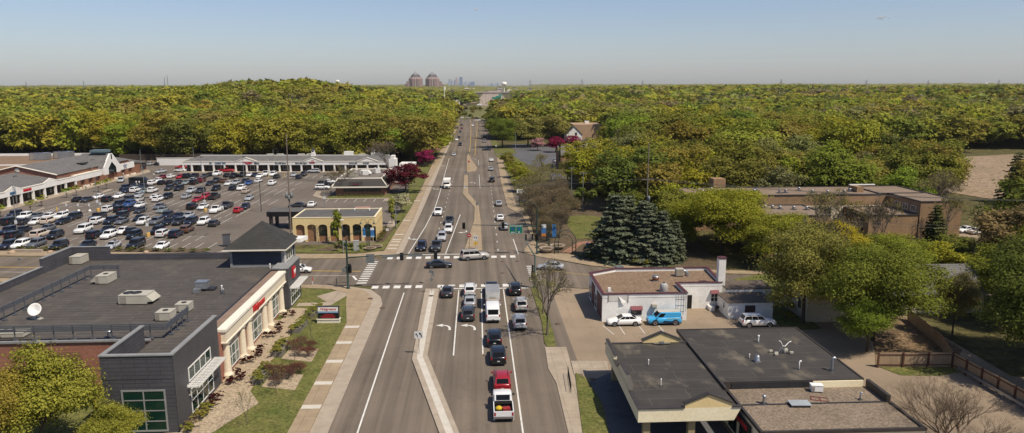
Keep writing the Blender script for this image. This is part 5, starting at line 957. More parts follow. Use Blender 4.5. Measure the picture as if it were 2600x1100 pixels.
    def inset(a,b,c,d,u,v0,v1):
        ab0,ab1=L(a,b,u),L(a,b,1-u); dc0,dc1=L(d,c,u),L(d,c,1-u); return L(ab0,dc0,v0),L(ab1,dc1,v0),L(ab1,dc1,v1),L(ab0,dc0,v1)
    pane('windscreen',*inset(gv[0],gv[1],gv[3],gv[2],.06,.06,.94),.012)
    if kind not in('van',): pane('rear_window',*inset(gv[7],gv[6],gv[4],gv[5],.09,.10 if not pick else .15,.90),.012)
    for s,(a,b,c,d) in ((-1,(gv[6],gv[0],gv[2],gv[4])),(1,(gv[1],gv[7],gv[5],gv[3]))):
        m=MB(); q=inset(a,b,c,d,.045,.10,.90); n=(Vector(b)-Vector(a)).cross(Vector(d)-Vector(a)).normalized()*.012
        cuts=[(0,.30),(.33,.62),(.65,1)] if kind not in('van','pickup','bigvan') else ([(.0,.24)] if kind=='van' else [(0,.44),(.5,1)])
        if kind in('van','bigvan'): cuts=[(0,.26)]
        if s<0 : cuts=[(1-b_,1-a_) for a_,b_ in cuts]
        for u0,u1 in cuts:
            m.quad(*[tuple(Vector(t)+n) for t in (L(q[0],q[1],u0),L(q[0],q[1],u1),L(q[3],q[2],u1),L(q[3],q[2],u0))])
        P.append(('side_window',m.mesh('side_window',[CGL]),False,None))
    wm=MB(); wm.lathe((0,0,0),[(.02,-.11),(R_*.92,-.11),(R_,-.07),(R_,.07),(R_*.92,.11),(R_*.62,.112)],16,0,True,'y'); wm.lathe((0,0,0),[(R_*.64,.113),(R_*.60,.116),(R_*.2,.10),(.01,.12)],16,1,False,'y')
    wme=wm.mesh('wheel',[TYRE,RIM])
    for x in wx:
        P.append(('wheel',wme,False,((x,W-.105,R_),0))); P.append(('wheel',wme,False,((x,-W+.105,R_),PI)))
    for s in (-1,1):
        m=MB(); y0,y1=sorted((s*W*.50,s*W*.86)); m.box(h*.925,h*.985,y0,y1,p['hood']-.30,p['hood']-.13); P.append(('headlight',m.mesh('headlight',[HEADL]),False,None))
        m=MB(); y0,y1=sorted((s*W*.62,s*W*.93)) if p['H']<1.6 else sorted((s*W*.78,s*W*.955)); zz=p['deck']; 
        if pick: m.box(-h*1.004,-h*.97,y0,y1,zz-.5,zz-.14)
        elif p['H']<1.6: m.box(-h*.995,-h*.93,y0,y1,zz-.26,zz-.12)
        else: m.box(-h*.996,-h*.93,y0,y1,zz-.34,zz+.04)
        P.append(('taillight',m.mesh('taillight',[TAILL]),False,None))
    if detail:
        for s in (-1,1):
            m=MB(); m.obox((p['xw']*h*.82,s*(W+.11)),.08,.11,p['cowl']+.02,p['cowl']+.2); P.append(('mirror',m.mesh('mirror',[PNT if not pick else TRIMK]),True,None))
        m=MB(); m.box(-h*1.012,-h*.985,-.16,.16,zb+.30,zb+.42) ; P.append(('number_plate',m.mesh('number_plate',[PLATE]),False,None))
        m=MB(); m.box(h*.99,h*1.008,-.16,.16,zb+.12,zb+.22); P.append(('number_plate',m.mesh('number_plate',[PLATE]),False,None))
        if pick: m=MB(); m.box(-h*1.03,-h*.985,-W*.95,W*.95,zb+.16,zb+.36); P.append(('bumper',m.mesh('bumper',[CHROME]),False,None))
        if kind in('suv','bigsuv'):
            for s in (-1,1): m=MB(); m.box(A[2][0]+.3,A[1][0]-.2,s*wr*.86-.02,s*wr*.86+.02,zr,zr+.05); P.append(('roof_rail',m.mesh('roof_rail',[TRIMK]),False,None))
    return P
_CP={}
COLS={'w':((.72,.71,.68),'white'),'k':((.008,.009,.012),'black'),'n':((.010,.013,.027),'dark navy'),'g':((.10,.105,.115),'slate grey'),'d':((.026,.027,.030),'charcoal'),'l':((.36,.37,.38),'silver'),'r':((.33,.012,.018),'red'),'m':((.14,.012,.018),'maroon'),'b':((.02,.06,.19),'blue'),'t':((.50,.42,.33),'tan'),'e':((.20,.235,.22),'grey green'),'o':((.13,.065,.035),'brown'),'c':((.42,.40,.36),'champagne')}
KN={'s':'sedan','c':'coupe','h':'hatch','u':'suv','U':'bigsuv','j':'jeep','m':'minivan','v':'van','V':'bigvan','p':'pickup'}
NICE={'sedan':'sedan','coupe':'coupe','hatch':'hatchback','suv':'crossover','bigsuv':'large SUV','jeep':'boxy off-roader','minivan':'minivan','van':'small van','bigvan':'tall van','pickup':'pickup'}
def car(kind,col,x,y,ang,label,group,detail=0,lod=0,name=None):
    key=(kind,detail)
    if key not in _CP: _CP[key]=car_parts(kind,detail)
    o=thing(name or {'pickup':'pickup_truck','van':'panel_van','bigvan':'passenger_van'}.get(kind,'car'),label,{'pickup':'pickup','van':'van','bigvan':'van'}.get(kind,'car'),(x,y,.022),ang,group)
    c=COLS[col][0] if isinstance(col,str) else col; j=random.uniform(.85,1.12); c=tuple(min(.8,v*j) for v in c)
    for nm,me,painted,tr in _CP[key]:
        if lod and nm in('headlight','taillight'): continue
        q=put(nm,me,o,c if painted else None)
        if tr: q.location=tr[0]; q.rotation_euler=(0,0,tr[1])
    return o
# car park: (tile, x, y of near end, colour, type, F nose / R tail toward the camera)
LOT='''T1 40 1000 n u F;T1 245 985 w u F;T1 545 972 g u F;T1 970 1002 k u F;T1 1500 985 k s F;T2 520 1000 l s F;T2 940 995 k U F;T2 1440 1003 w c F
T1 30 722 n u F;T1 300 700 k s F;T1 140 805 k u R;T1 620 795 t U R;T1 760 665 g s F;T1 900 805 k u F;T1 1425 703 w U F;T2 190 797 k u R;T2 430 690 k s F;T2 480 792 w u F;T2 705 722 w s F;T2 880 715 k s R;T2 930 803 k u F;T2 1370 715 k u F;T2 1480 770 w u R;T2 1715 780 n u R;T3 615 690 o u R
T1 70 545 k U R;T1 345 535 d h R;T1 570 535 w h F;T1 795 525 t u R;T1 1065 530 k s F;T1 1265 452 k m F;T1 165 400 n u F;T1 365 445 w j F;T1 560 432 g s F;T1 795 432 w s F;T1 1035 436 w u F;T2 235 465 d p F;T2 260 527 w u R;T2 500 527 n u F;T2 700 432 k m F;T2 705 528 g s F;T2 1045 470 k s F;T2 1110 540 w u F;T2 1350 540 g u F;T2 1560 425 n u F;T2 1575 543 k s F;T3 470 545 d u F;T3 455 430 n s F;T3 650 420 l s F;T3 690 542 n m F;T3 930 540 w u F;T3 1135 567 d h R
T2 470 302 w u R;T2 690 303 k j R;T2 865 300 n u R;T2 860 200 b u F;T2 660 205 k u F;T2 1060 320 d s F;T2 1055 220 w s F;T2 1420 247 g s F;T2 1475 315 e s F;T3 725 250 k u R;T3 925 252 w s F;T3 1155 322 w p F;T3 1355 243 d p F;T3 1590 312 r h R;T3 1720 245 n h F
T7 300 597 k s R;T7 545 607 d s F;T7 855 520 w c F;T7 1125 600 k u R;T7 1435 500 w s F;T7 1700 602 d u F;T7 1985 605 c s F;T7 1965 492 l s F;T4 1165 960 w s R;T4 1235 1028 w u R;T4 1475 960 k u F;T4 2015 950 l s R;T5 465 1042 r s F;T5 700 962 r u F;T5 935 972 d p R
T4 310 715 n j F;T4 350 782 n s F;T4 600 772 w u R;T4 865 792 e s F;T4 1080 780 w u R;T4 590 640 d s F;T4 820 660 n s F;T4 1550 717 d u F;T4 1815 726 k u F;T5 310 792 l u F;T5 565 792 d u F;T5 1000 726 k u F;T5 1485 712 n h R;T5 1705 712 w u F;T5 1845 792 t h R
T4 1090 567 w u R;T4 1235 490 w h F;T4 1355 552 k h R;T4 1575 545 k s R;T4 1800 545 d s F;T4 2035 552 e s F;T5 345 480 l s F;T5 405 552 k j R;T5 600 492 m u R;T5 835 577 k s F;T5 1010 512 d p F;T5 1235 502 o h R;T5 1360 577 w s F;T5 1605 562 l u F;T5 1800 530 d u F;T5 1905 556 b s F
T4 1390 387 m s R;T4 1620 372 w h R;T4 1875 386 r h F;T5 210 372 k j R;T5 410 372 k u F;T5 700 362 d s F;T5 860 322 k s R;T5 1010 312 w p F;T5 1325 342 k s R;T5 1520 374 k p F;T5 1735 342 k j F;T6 225 387 w s F;T6 330 390 n s F;T6 430 415 w s F;T6 540 382 w p F;T6 690 382 w u F;T6 770 425 d h R;T6 1110 387 l h F;T6 1215 436 n h R;T6 1300 382 d u F
T6 400 517 w h R;T6 675 562 w u R;T6 205 868 l s F;T6 1460 995 w s R
a1 1315 222 k u R;a1 1370 222 l h R;a1 1440 222 k s R;a1 1545 215 d p R'''
ROWN=['in the row nearest the planted kerb','in the second row from the planted kerb','in the third row from the planted kerb','in the fourth row from the planted kerb','in the row level with the yellow pole base','in the middle row of the car park','in the row level with the dark minibus','in the row before the long white shops','in the sparse row left of the restaurant','at the woods edge behind the white wall']
parked=[]
for ri,rl in enumerate(LOT.split('\n')):
    row=[]
    for s_ in rl.split(';'):
        t,px,py,c,k,d=s_.split(); kind=KN[k]; x,y=g(t,float(px),float(py)); Lh=SPEC[kind]['L']/2
        row.append([x,y+Lh+.05,c,kind,d])
    parked.append(row)
# keep neighbours from overlapping
allc=[r for row in parked for r in row]
for it in range(6):
    for i,a in enumerate(allc):
        for b in allc[i+1:]:
            la=(SPEC[a[3]]['L']+SPEC[b[3]]['L'])/2+.25; wd=(SPEC[a[3]]['W']+SPEC[b[3]]['W'])/2+.25
            dx,dy=b[0]-a[0],b[1]-a[1]
            if abs(dx)<wd and abs(dy)<la:
                if la-abs(dy)<2.2: s_=(la-abs(dy))/2*(1 if dy>0 else -1); a[1]-=s_; b[1]+=s_
                else: s_=(wd-abs(dx))/2*(1 if dx>0 else -1); a[0]-=s_; b[0]+=s_
def cname(c): return COLS[c][1]
labels=set()
for ri,row in enumerate(parked):
    row.sort(key=lambda r:r[0])
    for i,(x,y,c,kind,d) in enumerate(row):
        base=f"{cname(c)} {NICE[kind]} {'nose' if d=='F' else 'tail'} to camera, {ROWN[ri]}"
        l_=row[i-1] if i else None; r_=row[i+1] if i+1<len(row) else None
        if l_ is None: ex=', leftmost'
        elif r_ is None: ex=', rightmost'
        else: ex=f", after a {cname(l_[2]).split()[-1]} {NICE[l_[3]].split()[-1]}"
        lb=base+ex
        if len(lb.split())>16: lb=lb.replace(' to camera','').replace('from the planted kerb','of car park')
        q=lb; 
        if q in labels and r_ is not None: q=f"{cname(c)} {NICE[kind]} between {cname(l_[2]).split()[-1]} {NICE[l_[3]].split()[-1]} and {cname(r_[2]).split()[-1]} {NICE[r_[3]].split()[-1]}, {ROWN[ri].replace('from the planted kerb','of car park')}" if l_ else q
        labels.add(q)
        car(kind,c,x,y,(-PI/2 if d=='F' else PI/2)+random.uniform(-.02,.02),q,'cars parked in the shopping car park',0,1 if ri>=7 else 0)
def at(t,px,py,c,k,ang,label,group=None,detail=1,back=0,lod=0):
    kind=KN[k]; x,y=g(t,px,py); hl=SPEC[kind]['L']/2; return car(kind,c,x+math.cos(back)*0,y,ang,label,group,detail,lod) if back is None else car(kind,c,x+(hl if abs(math.sin(ang))<.5 else 0)*0,y+(hl+.05 if abs(math.sin(ang))>.5 else .9),ang,label,group,detail,lod)
up,dn=PI/2,-PI/2
GR='vehicles on the main road'
pk=at('a6',1478,992,'w','p',up,'white pickup with tools in its bed, last in the queue',GR)
pb=pk.location; mb=MB(); mb.lathe((-1.5,.45,.76),[(.01,.0),(.32,.02),(.34,.2),(.2,.34),(.01,.36)],12); b_=tag(mb.build('yellow_tool_bag',[mat('bright_yellow',(.6,.42,.02),.7)]),'yellow bag lying in the bed of the white pickup','bag'); b_.location=(pb[0],pb[1],pb[2]); b_.rotation_euler=(0,0,up)
mb=MB(); mb.obox((-1.6,-.3),.3,.38,.76,1.0,.2); b_=tag(mb.build('red_tool_case',[mat('dull_red2',(.3,.03,.03),.6)]),'red tool case lying in the bed of the white pickup','tool case'); b_.location=pb; b_.rotation_euler=(0,0,up)
mb=MB(); mb.box(-.78,-.62,-.85,.85,1.0,1.3); b_=tag(mb.build('tool_chest',[mat('dark_chest',(.03,.03,.03),.4)]),'black tool chest across the bed behind the pickup cab','tool chest'); b_.location=pb; b_.rotation_euler=(0,0,up)
at('a6',1465,712,'r','u',up,'red crossover directly ahead of the white pickup',GR)
at('a6',1425,437,'k','u',up,'black crossover with high red brake light, ahead of the red one',GR)
at('a6',1387,255,'k','u',up,'black crossover with glinting rear window behind the white van',GR)
at('a5',1372,868,'w','V',up,'tall white van stopped close behind the silver trailer',GR)
x,y=g('a5',1365,690)
o=thing('cargo_trailer','silver box trailer with ribbed roof between dark pickup and white van','trailer',(x+.02,y+.6,.022),up,GR)
mb=MB(); mb.box(-2.6,2.2,-1.05,1.05,.45,2.65); mb.build('box',[mat('trailer_white',(.55,.54,.51),.5)],o,True)
mb=MB()
for k in range(9): mb.box(-2.45+.52*k,-2.22+.52*k,-1.0,1.0,2.655,2.69)
mb.build('roof_rib',[STEEL],o,True); mb=MB(); mb.box(-2.63,-2.605,-.9,.9,.6,2.5); mb.build('ramp_door',[mat('trailer_door',(.62,.60,.56),.5)],o,True); mb=MB(); mb.box(-2.645,-2.632,-.55,.5,1.75,1.85); mb.build('orange_stripe',[mat('amber_stripe',(.5,.28,.08),.5)],o,True); mb=MB(); mb.box(-2.645,-2.632,-.35,.55,1.9,2.05); mb.build('faded_logo',[mat('faded_green',(.36,.42,.38),.5)],o,True)
for s in (-1,1):
    mb=MB(); mb.lathe((-.3,s*1.0,.36),[(.02,-.1),(.34,-.1),(.36,0),(.34,.1),(.02,.1)],14,0,True,'y'); mb.build('wheel',[TYRE],o,True); mb=MB(); mb.box(-2.65,-2.6,s*1.0-.05,s*1.0+.05,1.4,1.6); mb.build('taillight',[TAILL],o,True)
mb=MB(); mb.box(2.2,3.0,-.06,.06,.4,.5); mb.build('drawbar',[TRIMK],o,True)
car('pickup','n',x+.02,y+.6+6.0,up,'dark pickup with wide towing mirrors in front of the trailer',GR,1)
at('a5',915,622,'d','s',up,'dark grey sedan first in the left turn lane by the median',GR); at('a5',1140,610,'w','u',up,'white crossover waiting at the stop line',GR)
at('a5',1140,728,'l','s',up,'silver sedan between the white crossover and a grey one',GR); at('a5',1122,858,'d','u',up,'dark grey crossover last in the second turn lane',GR)
at('a5',1595,600,'k','u',up,'small black crossover first in the kerbside lane',GR); at('a5',1655,762,'c','u',up,'cream crossover with tall red lamps in the kerbside lane',GR); at('a5',1640,944,'l','u',up,'silver crossover last in the kerbside lane beside bare tree shadow',GR)
x,y=g('a5',1195,240); car('bigsuv','c',x-.1,y+.9,R(14),'tan large SUV turning across the far crosswalk',GR,1)
x,y=g('a5',830,322); car('sedan','k',x+.1,y+.9,R(4),'black sedan crossing the middle of the intersection',GR,1)
x,y=g('a5',1945,342); car('sedan','l',x,y+1.0,R(172),'silver sedan on the side street behind bare branches',GR,1)
x,y=g('b2',1182,492); car('hatch','w',x-1.2,y+.9,R(4),'white hatchback emerging past the drugstore corner',GR,1)
for t,px,py,c,k,a,lb in [('a4',300,1050,'n','u',dn,'black crossover first at the far stop line, outer lane'),('a4',462,1058,'d','p',dn,'dark grey pickup first at the far stop line, inner lane'),('a4',527,940,'l','u',dn,'silver crossover right behind the dark grey pickup'),('a4',600,848,'w','u',dn,'white crossover behind the silver one in the far queue'),('a4',612,760,'d','p',dn,'dark pickup at the back of the far queue'),('a4',485,655,'w','p',dn,'white pickup approaching on the lane line'),
 ('a4',1180,712,'w','s',up,'white sedan driving away beyond the hanging signal'),('a4',1225,815,'l','s',up,'silver blue sedan under the signal arm by the green signs'),('a4',1165,548,'l','s',up,'silver sedan driving away level with the kerb bend'),('a4',1087,280,'k','u',up,'black crossover driving away beside the pale pavement'),('a4',1077,152,'l','s',up,'silver sedan far up the road behind a white one'),('a4',1080,50,'w','s',up,'white sedan farthest of the three near the driveway'),
 ('a3',880,945,'l','s',dn,'silver sedan coming down past the pink blossom tree'),('a3',952,832,'k','u',dn,'black crossover coming down by the bend in the kerb'),('a3',912,775,'w','s',dn,'white sedan in the outer lane below the woods'),('a3',938,750,'k','s',dn,'black sedan beside the white one below the woods'),('a3',952,685,'d','s',dn,'dark sedan midway in the distant file'),('a3',968,648,'m','s',dn,'maroon sedan in the distant file by the trees'),('a3',967,608,'k','s',dn,'last dark sedan of the distant file'),('a3',1090,616,'w','u',dn,'white crossover alone in the far centre turn lane'),
 ('a3',1222,748,'k','U',up,'black large SUV partly in the green tree shade'),('a3',1220,795,'l','p',up,'silver pickup behind the black SUV near the green tree')]:
    at(t,px,py,c,k,a,lb,GR,1 if t=='a4' else 0)
x,y=g('a3',1245,882); car('sedan','d',x,y,R(180),'dark sedan pulling out in the shade of the green tree',GR,0)
for px,py,c,k,a,lb in [(1148,557,'w','p',0,'white pickup turning at the far junction'),(970,524,'w','s',0,'white sedan at the left of the far junction'),(1042,527,'l','s',0,'silver sedan crossing the far junction'),(1100,530,'m','s',0,'dark red car crossing the far junction'),(1140,532,'k','u',0,'dark crossover beyond the white pickup at the far junction')]:
    x,y=g('a3',px,py); car(KN[k],c,x,y,a,lb,'cars at the far junction',0,1)
# vehicle with a minibus body
x,y=g('a4',585,352)
o=thing('minibus','white cutaway minibus coming toward the camera','minibus',(x,y+3.4,.022),dn,GR)
mb=MB(); mb.box(-3.3,1.2,-1.12,1.12,.5,2.9); mb.box(.9,1.7,-1.0,1.0,1.9,2.75); mb.build('body',[WHITE],o,True)
mb=MB(); st=[(3.3,[(-.75,.4),(.75,.4),(.8,.8),(.6,1.0),(-.6,1.0),(-.8,.8)]),(2.9,[(-.95,.35),(.95,.35),(1.0,.9),(.8,1.2),(-.8,1.2),(-1.0,.9)]),(1.9,[(-1,.35),(1,.35),(1.02,1.0),(.9,1.4),(-.9,1.4),(-1.02,1.0)]),(1.0,[(-1,.35),(1,.35),(1.02,1.0),(.9,2.0),(-.9,2.0),(-1.02,1.0)])]; loft(mb,st); mb.build('cab',[WHITE],o,True)
mb=MB(); mb.quad((2.0,-.85,1.42),(2.0,.85,1.42),(1.72,.85,1.95),(1.72,-.85,1.95)); mb.build('windscreen',[CGL],o,True)
for s in (-1,1): mb=MB(); mb.box(-3.0,.9,*sorted((s*1.121,s*1.13)),1.5,2.3); mb.build('side_window',[CGL],o,True)
for xx in (2.2,-2.0):
    for s in (-1,1): mb=MB(); mb.lathe((xx,s*.98,.4),[(.02,-.12),(.38,-.12),(.4,0),(.38,.12),(.02,.12)],14,0,True,'y'); mb.build('wheel',[TYRE],o,True)
for s in (-1,1): mb=MB(); mb.box(3.2,3.32,*sorted((s*.5,s*.75)),.7,.9); mb.build('headlight',[HEADL],o,True)
mb=MB(); mb.box(3.28,3.34,-.45,.45,.5,.85); mb.build('grille',[TRIMK],o,True)
# side car park
def side(t,xa,xb,py,c,k,a,lb,cat=None,dy=.95): 
    x0,y0=g(t,xa,py); x1,_=g(t,xb,py); return car(KN[k],c,(x0+x1)/2,y0+dy,a,lb,'cars by the white building',1)
side('b7',425,825,868,'w','s',PI,'white sedan parked along the white wall')
bv=side('b7',890,1290,858,(.045,.36,.66),'v',PI,'bright blue small van parked along the white wall')
mb=MB(); mb.quad((-2.15,.93,.5),(-1.2,.93,.36),(.4,.93,.42),(.2,.93,.75)); mb.build('dark_graphic',[mat('van_navy',(.01,.03,.08),.3)],bv,True); mb=MB(); mb.box(-2.0,-.2,.925,.93,.95,1.12); mb.build('pale_graphic',[mat('van_pale',(.30,.56,.62),.4)],bv,True); mb=MB(); mb.box(-2.1,.9,-.6,.6,1.862,1.875); mb.build('roof_panel',[mat('van_roof',(.50,.46,.40),.6)],bv,True)
side('b7',1970,2390,885,'w','u',0,'white crossover parked under the big tree by the annex',dy=1.0)
x,y=g('c2',1590,772); car('sedan','w',x,y,R(200),'white car at the apartment car park, left of two','cars by the apartments',0); x,y=g('c2',1745,792); car('sedan','w',x,y,R(10),'white car at the apartment car park, right of two','cars by the apartments',0)
for px,py,c,k,a,lb in [(465,160,'r','u',0,'red crossover behind the bare tree near the white house'),(475,190,'w','s',0,'white sedan beside the drive near the blossom trees'),(570,200,'d','u',0,'dark crossover under the olive tree'),(790,412,'l','u',R(20),'silver crossover parked against the brick shop')]:
    x,y=g('b5',px,py); car(KN[k],c,x,y,a,lb,'cars by the shops on the right',0)
# cars standing side on in the car park
for t,px,py,c,k,a,lb in [('T4',1915,188,'w','s',PI,'white sedan side on before the end of the shopping row'),('T5',1340,205,'r','p',0,'red pickup side on in front of the shopping row'),('T6',1520,312,'l','u',PI,'silver crossover side on in front of the shoe shop'),('T6',1695,640,'w','u',0,'white crossover side on by the restaurant steps'),('T6',1740,565,'k','u',0,'black crossover behind the white one by the restaurant'),('T6',1835,520,'w','s',0,'white sedan farthest of three by the restaurant wall'),('T6',1190,1000,'d','s',PI,'dark sedan half hidden behind the black bank canopy'),('T4',210,490,'l','m',R(-70),'silver minivan by the market hall entrance'),('T4',1330,232,'l','s',R(-110),'silver sedan driving in the back lane of the car park'),('a1',1665,250,'r','s',PI,'red car peeping behind the white sedan at the row end')]:
    x,y=g(t,px,py); car(KN[k],c,x,y+(.95 if abs(math.sin(a))<.5 else 2.3),a,lb,'cars outside the parking rows',0)
x,y=g('T4',790,552)
o=thing('tall_van','big black high-roofed van side on in the car park','van',(x,y+1.1,.022),0)
mb=MB(); loft(mb,[(-3.3,[(-1,.4),(1,.4),(1.03,1.3),(.9,2.6),(-.9,2.6),(-1.03,1.3)]),(1.6,[(-1,.4),(1,.4),(1.03,1.3),(.9,2.65),(-.9,2.65),(-1.03,1.3)]),(2.4,[(-1,.4),(1,.4),(1.03,1.2),(.88,1.7),(-.88,1.7),(-1.03,1.2)]),(3.2,[(-.85,.45),(.85,.45),(.9,.8),(.75,1.15),(-.75,1.15),(-.9,.8)])],0,False); mb.build('body',[mat('van_black',(.012,.013,.015),.3,coat=.6)],o,True)
mb=MB(); mb.box(-2.9,1.3,-1.0,-.97,1.55,2.25); mb.build('side_window',[CGL],o,True)
for xx in (2.2,-2.1):
    for s in (-1,1): mb=MB(); mb.lathe((xx,s*.93,.38),[(.02,-.12),(.36,-.12),(.38,0),(.36,.12),(.02,.12)],14,0,True,'y'); mb.build('wheel',[TYRE],o,True)
# motorway traffic
for i,(px,py,c,k) in enumerate([(1215,580,'w','p'),(1265,655,'k','u'),(1355,650,'w','u'),(1360,690,'m','s'),(1500,665,'m','s'),(1410,640,'w','s'),(1505,590,'w','u'),(1545,605,'k','u'),(1600,600,'g','s'),(1690,640,'k','U'),(1635,660,'l','s'),(1440,490,'l','u'),(1300,380,'w','s'),(1245,425,'k','s'),(1155,420,'k','s'),(1500,370,'d','s'),(1130,335,'w','u'),(1200,330,'w','u'),(1255,325,'w','u'),(1590,325,'w','s'),(1780,655,'o','u'),(1120,700,'w','s'),(2180,720,'w','s'),(2220,735,'l','s'),(1785,870,'d','s'),(605,705,'w','u'),(1030,710,'w','V'),(1085,690,'w','V')]):
    x,y=g('h2',px,py); lbs=f"{cname(c)} {NICE[KN[k]]} on the far motorway, "+['first in the left lane under the bridge approach','at the left edge of the lanes','mid carriageway behind a maroon car','beside the left verge','nearest the grass in the middle lane','small, left of the green signs','just below the green signs','right of the white crossover','between two dark cars','large and dark at the right of the lanes','low in the right lanes','left of the green sign gantry','by the bridge shadow','in the empty left lanes, right of two','in the empty left lanes, left of two','right lanes just past the bridge','leftmost of three under the bridge','middle of three under the bridge','rightmost of three under the bridge','far right under the bridge','orange toned at the right verge','on the slip road crossing','on the right slip road, left of two','on the right slip road, right of two','on the curving ramp beside bare earth','on the left slip road','crossing the grass slip road, in front','crossing the grass slip road, behind'][i]
    sc=1.0; o=car(KN[k],c,x,y,up if i<21 else R(10),lbs,'traffic on the far motorway',0,1); o.location.z=.2; o.scale=(1,1,1)
# ---------------------------------------------------------------- street furniture
PGRN=mat('pole_green',(.025,.05,.042),.5,(.02,.04,.034),.8); PGAL=mat('pole_grey',(.24,.25,.24),.5,(.19,.20,.19),.8); WOODP=mat('pole_wood',(.20,.165,.13),.9,(.15,.12,.095),.5)
SIGW=mat('sign_white',(.70,.70,.68),.5); SIGG=mat('sign_green',(.0,.17,.09),.5); SIGB=mat('shield_blue',(.03,.09,.30),.5); SIGBK=mat('sign_back',(.20,.22,.22),.5,metal=.3); SIGR=mat('stop_red',(.40,.02,.02),.5); BULB=mat('lens_dark',(.05,.02,.01),.3); YEL=mat('traffic_yellow',(.62,.40,.03),.6)
SG='traffic signals at the crossing'
def signal_head(label,x,y,z,yaw,parent_group=SG,post=False):
    """three-lens head; yaw 0 faces -Y"""
    o=thing('traffic_signal',label,'traffic light',(x,y,z),yaw,parent_group)
    mb=MB(); mb.box(-.2,.2,-.12,.14,-.55,.55); mb.box(-.3,.3,-.02,.0,-.65,.65); mb.build('housing',[BLACK],o,True)
    for k in range(3):
        zz=.36-.36*k; mb=MB(); mb.lathe((0,0,zz),[(.14,-.13),(.13,-.128),(.01,-.127)],12,0,True,'y'); mb.build('lens',[BULB],o,True)
        mb=MB(); n=8; vs=[]; 
        for j in range(n+1): a=PI*j/n; vs+=[(.16*math.cos(a),-.12,zz+.16*math.sin(a)),(.16*math.cos(a),-.32,zz+.15*math.sin(a))]
        mb.add(vs,[(2*j,2*j+1,2*j+3,2*j+2) for j in range(n)]); mb.build('visor',[BLACK],o,True)
    return o
def mast(label,x,y,armz,arm,lampz,lampdir,lamplen=3.2,m=PGRN):
    o=thing('signal_pole',label,'signal pole',(x,y,.1),0,'mast-arm signal poles'); mb=MB(); mb.lathe((0,0,0),[(.3,0),(.28,.3),(.17,.4),(.16,armz),(.12,lampz)],12); mb.build('pole',[m],o,True)
    mb=MB(); ax,ay,az=arm; mb.tube([(0,0,armz),(ax*.5,ay*.5,armz+az*.6),(ax,ay,armz+az)],[.13,.1,.06],8); mb.build('arm',[m],o,True)
    if lampdir:
        dx,dy=lampdir; pts=[(dx*lamplen*math.sin(t)*1.0,dy*lamplen*math.sin(t),lampz-.1+lamplen*.45*(1-math.cos(t))) for t in [i*PI/2/6 for i in range(7)]]
        pts=[(dx*lamplen*(1-math.cos(i*PI/12)),dy*lamplen*(1-math.cos(i*PI/12)),lampz-.1+lamplen*.5*math.sin(i*PI/12)) for i in range(7)]
        mb=MB(); mb.tube(pts,.05,7); mb.build('lamp_arm',[m],o,True); e=pts[-1]; mb=MB(); mb.obox((e[0]+dx*.35,e[1]+dy*.35),.4,.14,e[2]-.1,e[2]+.06,math.atan2(dy,dx)); mb.build('lamp_head',[m],o,True)
    return o
def flat_sign(name,label,cat,x,y,z,w_,h,yaw,m,back=SIGBK,group=None,th=.03):
    o=thing(name,label,cat,(x,y,z),yaw,group); mb=MB(); mb.box(-w_/2,w_/2,-th,0,-h/2,h/2); mb.box(-w_/2,w_/2,.001,th*.5,-h/2,h/2,1); mb.build('panel',[m,back],o,True); return o
def shape(o,nm,m,polys,d=-.036):
    mb=MB()
    for p in polys: mb.add([(x,d,z) for x,z in p],[tuple(range(len(p)))])
    return mb.build(nm,[m],o,True)
# south west mast: arm over the near crosswalk
ax,ay=-21.25,115.6
mast('dark green mast-arm pole at the drugstore corner',ax,ay,5.25,(14.4,.9,.35),8.2,(1,.05))
_a=lambda px: py_('a5',px,185,116.2)
for px,lb in ((465,'signal head seen from behind near the middle of the near arm'),(800,'signal head seen from behind at the end of the near arm')):
    x,z=_a(px); signal_head(lb,x,ay+(x-ax)*.0625+.1,5.25,PI)
for a,b,lb in ((275,415,'long sign back on the near arm left of the first signal'),(535,672,'long sign back on the near arm between the two signals')):
    x0,_=_a(a); x1,_=_a(b); y=ay+((x0+x1)/2-ax)*.0625-.15; flat_sign('arm_sign',lb,'sign',(x0+x1)/2,y,5.45,x1-x0,.42,0,SIGBK)
x0,_=_a(118); x1,_=_a(200); flat_sign('street_name_sign','big grey sign back on the near arm close to the pole','sign',(x0+x1)/2,ay+.15,5.1,x1-x0,1.5,0,SIGBK)
for dx,dy,z,yaw,lb in ((.45,-.1,3.4,R(60),'side signal on the drugstore corner pole facing the road'),(-.1,.35,3.2,R(-90),'side signal on the drugstore corner pole facing the side street'),(.2,.45,3.5,R(180),'rear signal on the drugstore corner pole')): signal_head(lb,ax+dx,ay+dy,z,yaw)
flat_sign('walk_sign_box','dark sign box low on the drugstore corner pole','sign',ax-.55,ay-.05,3.3,.75,.6,0,SIGBK)
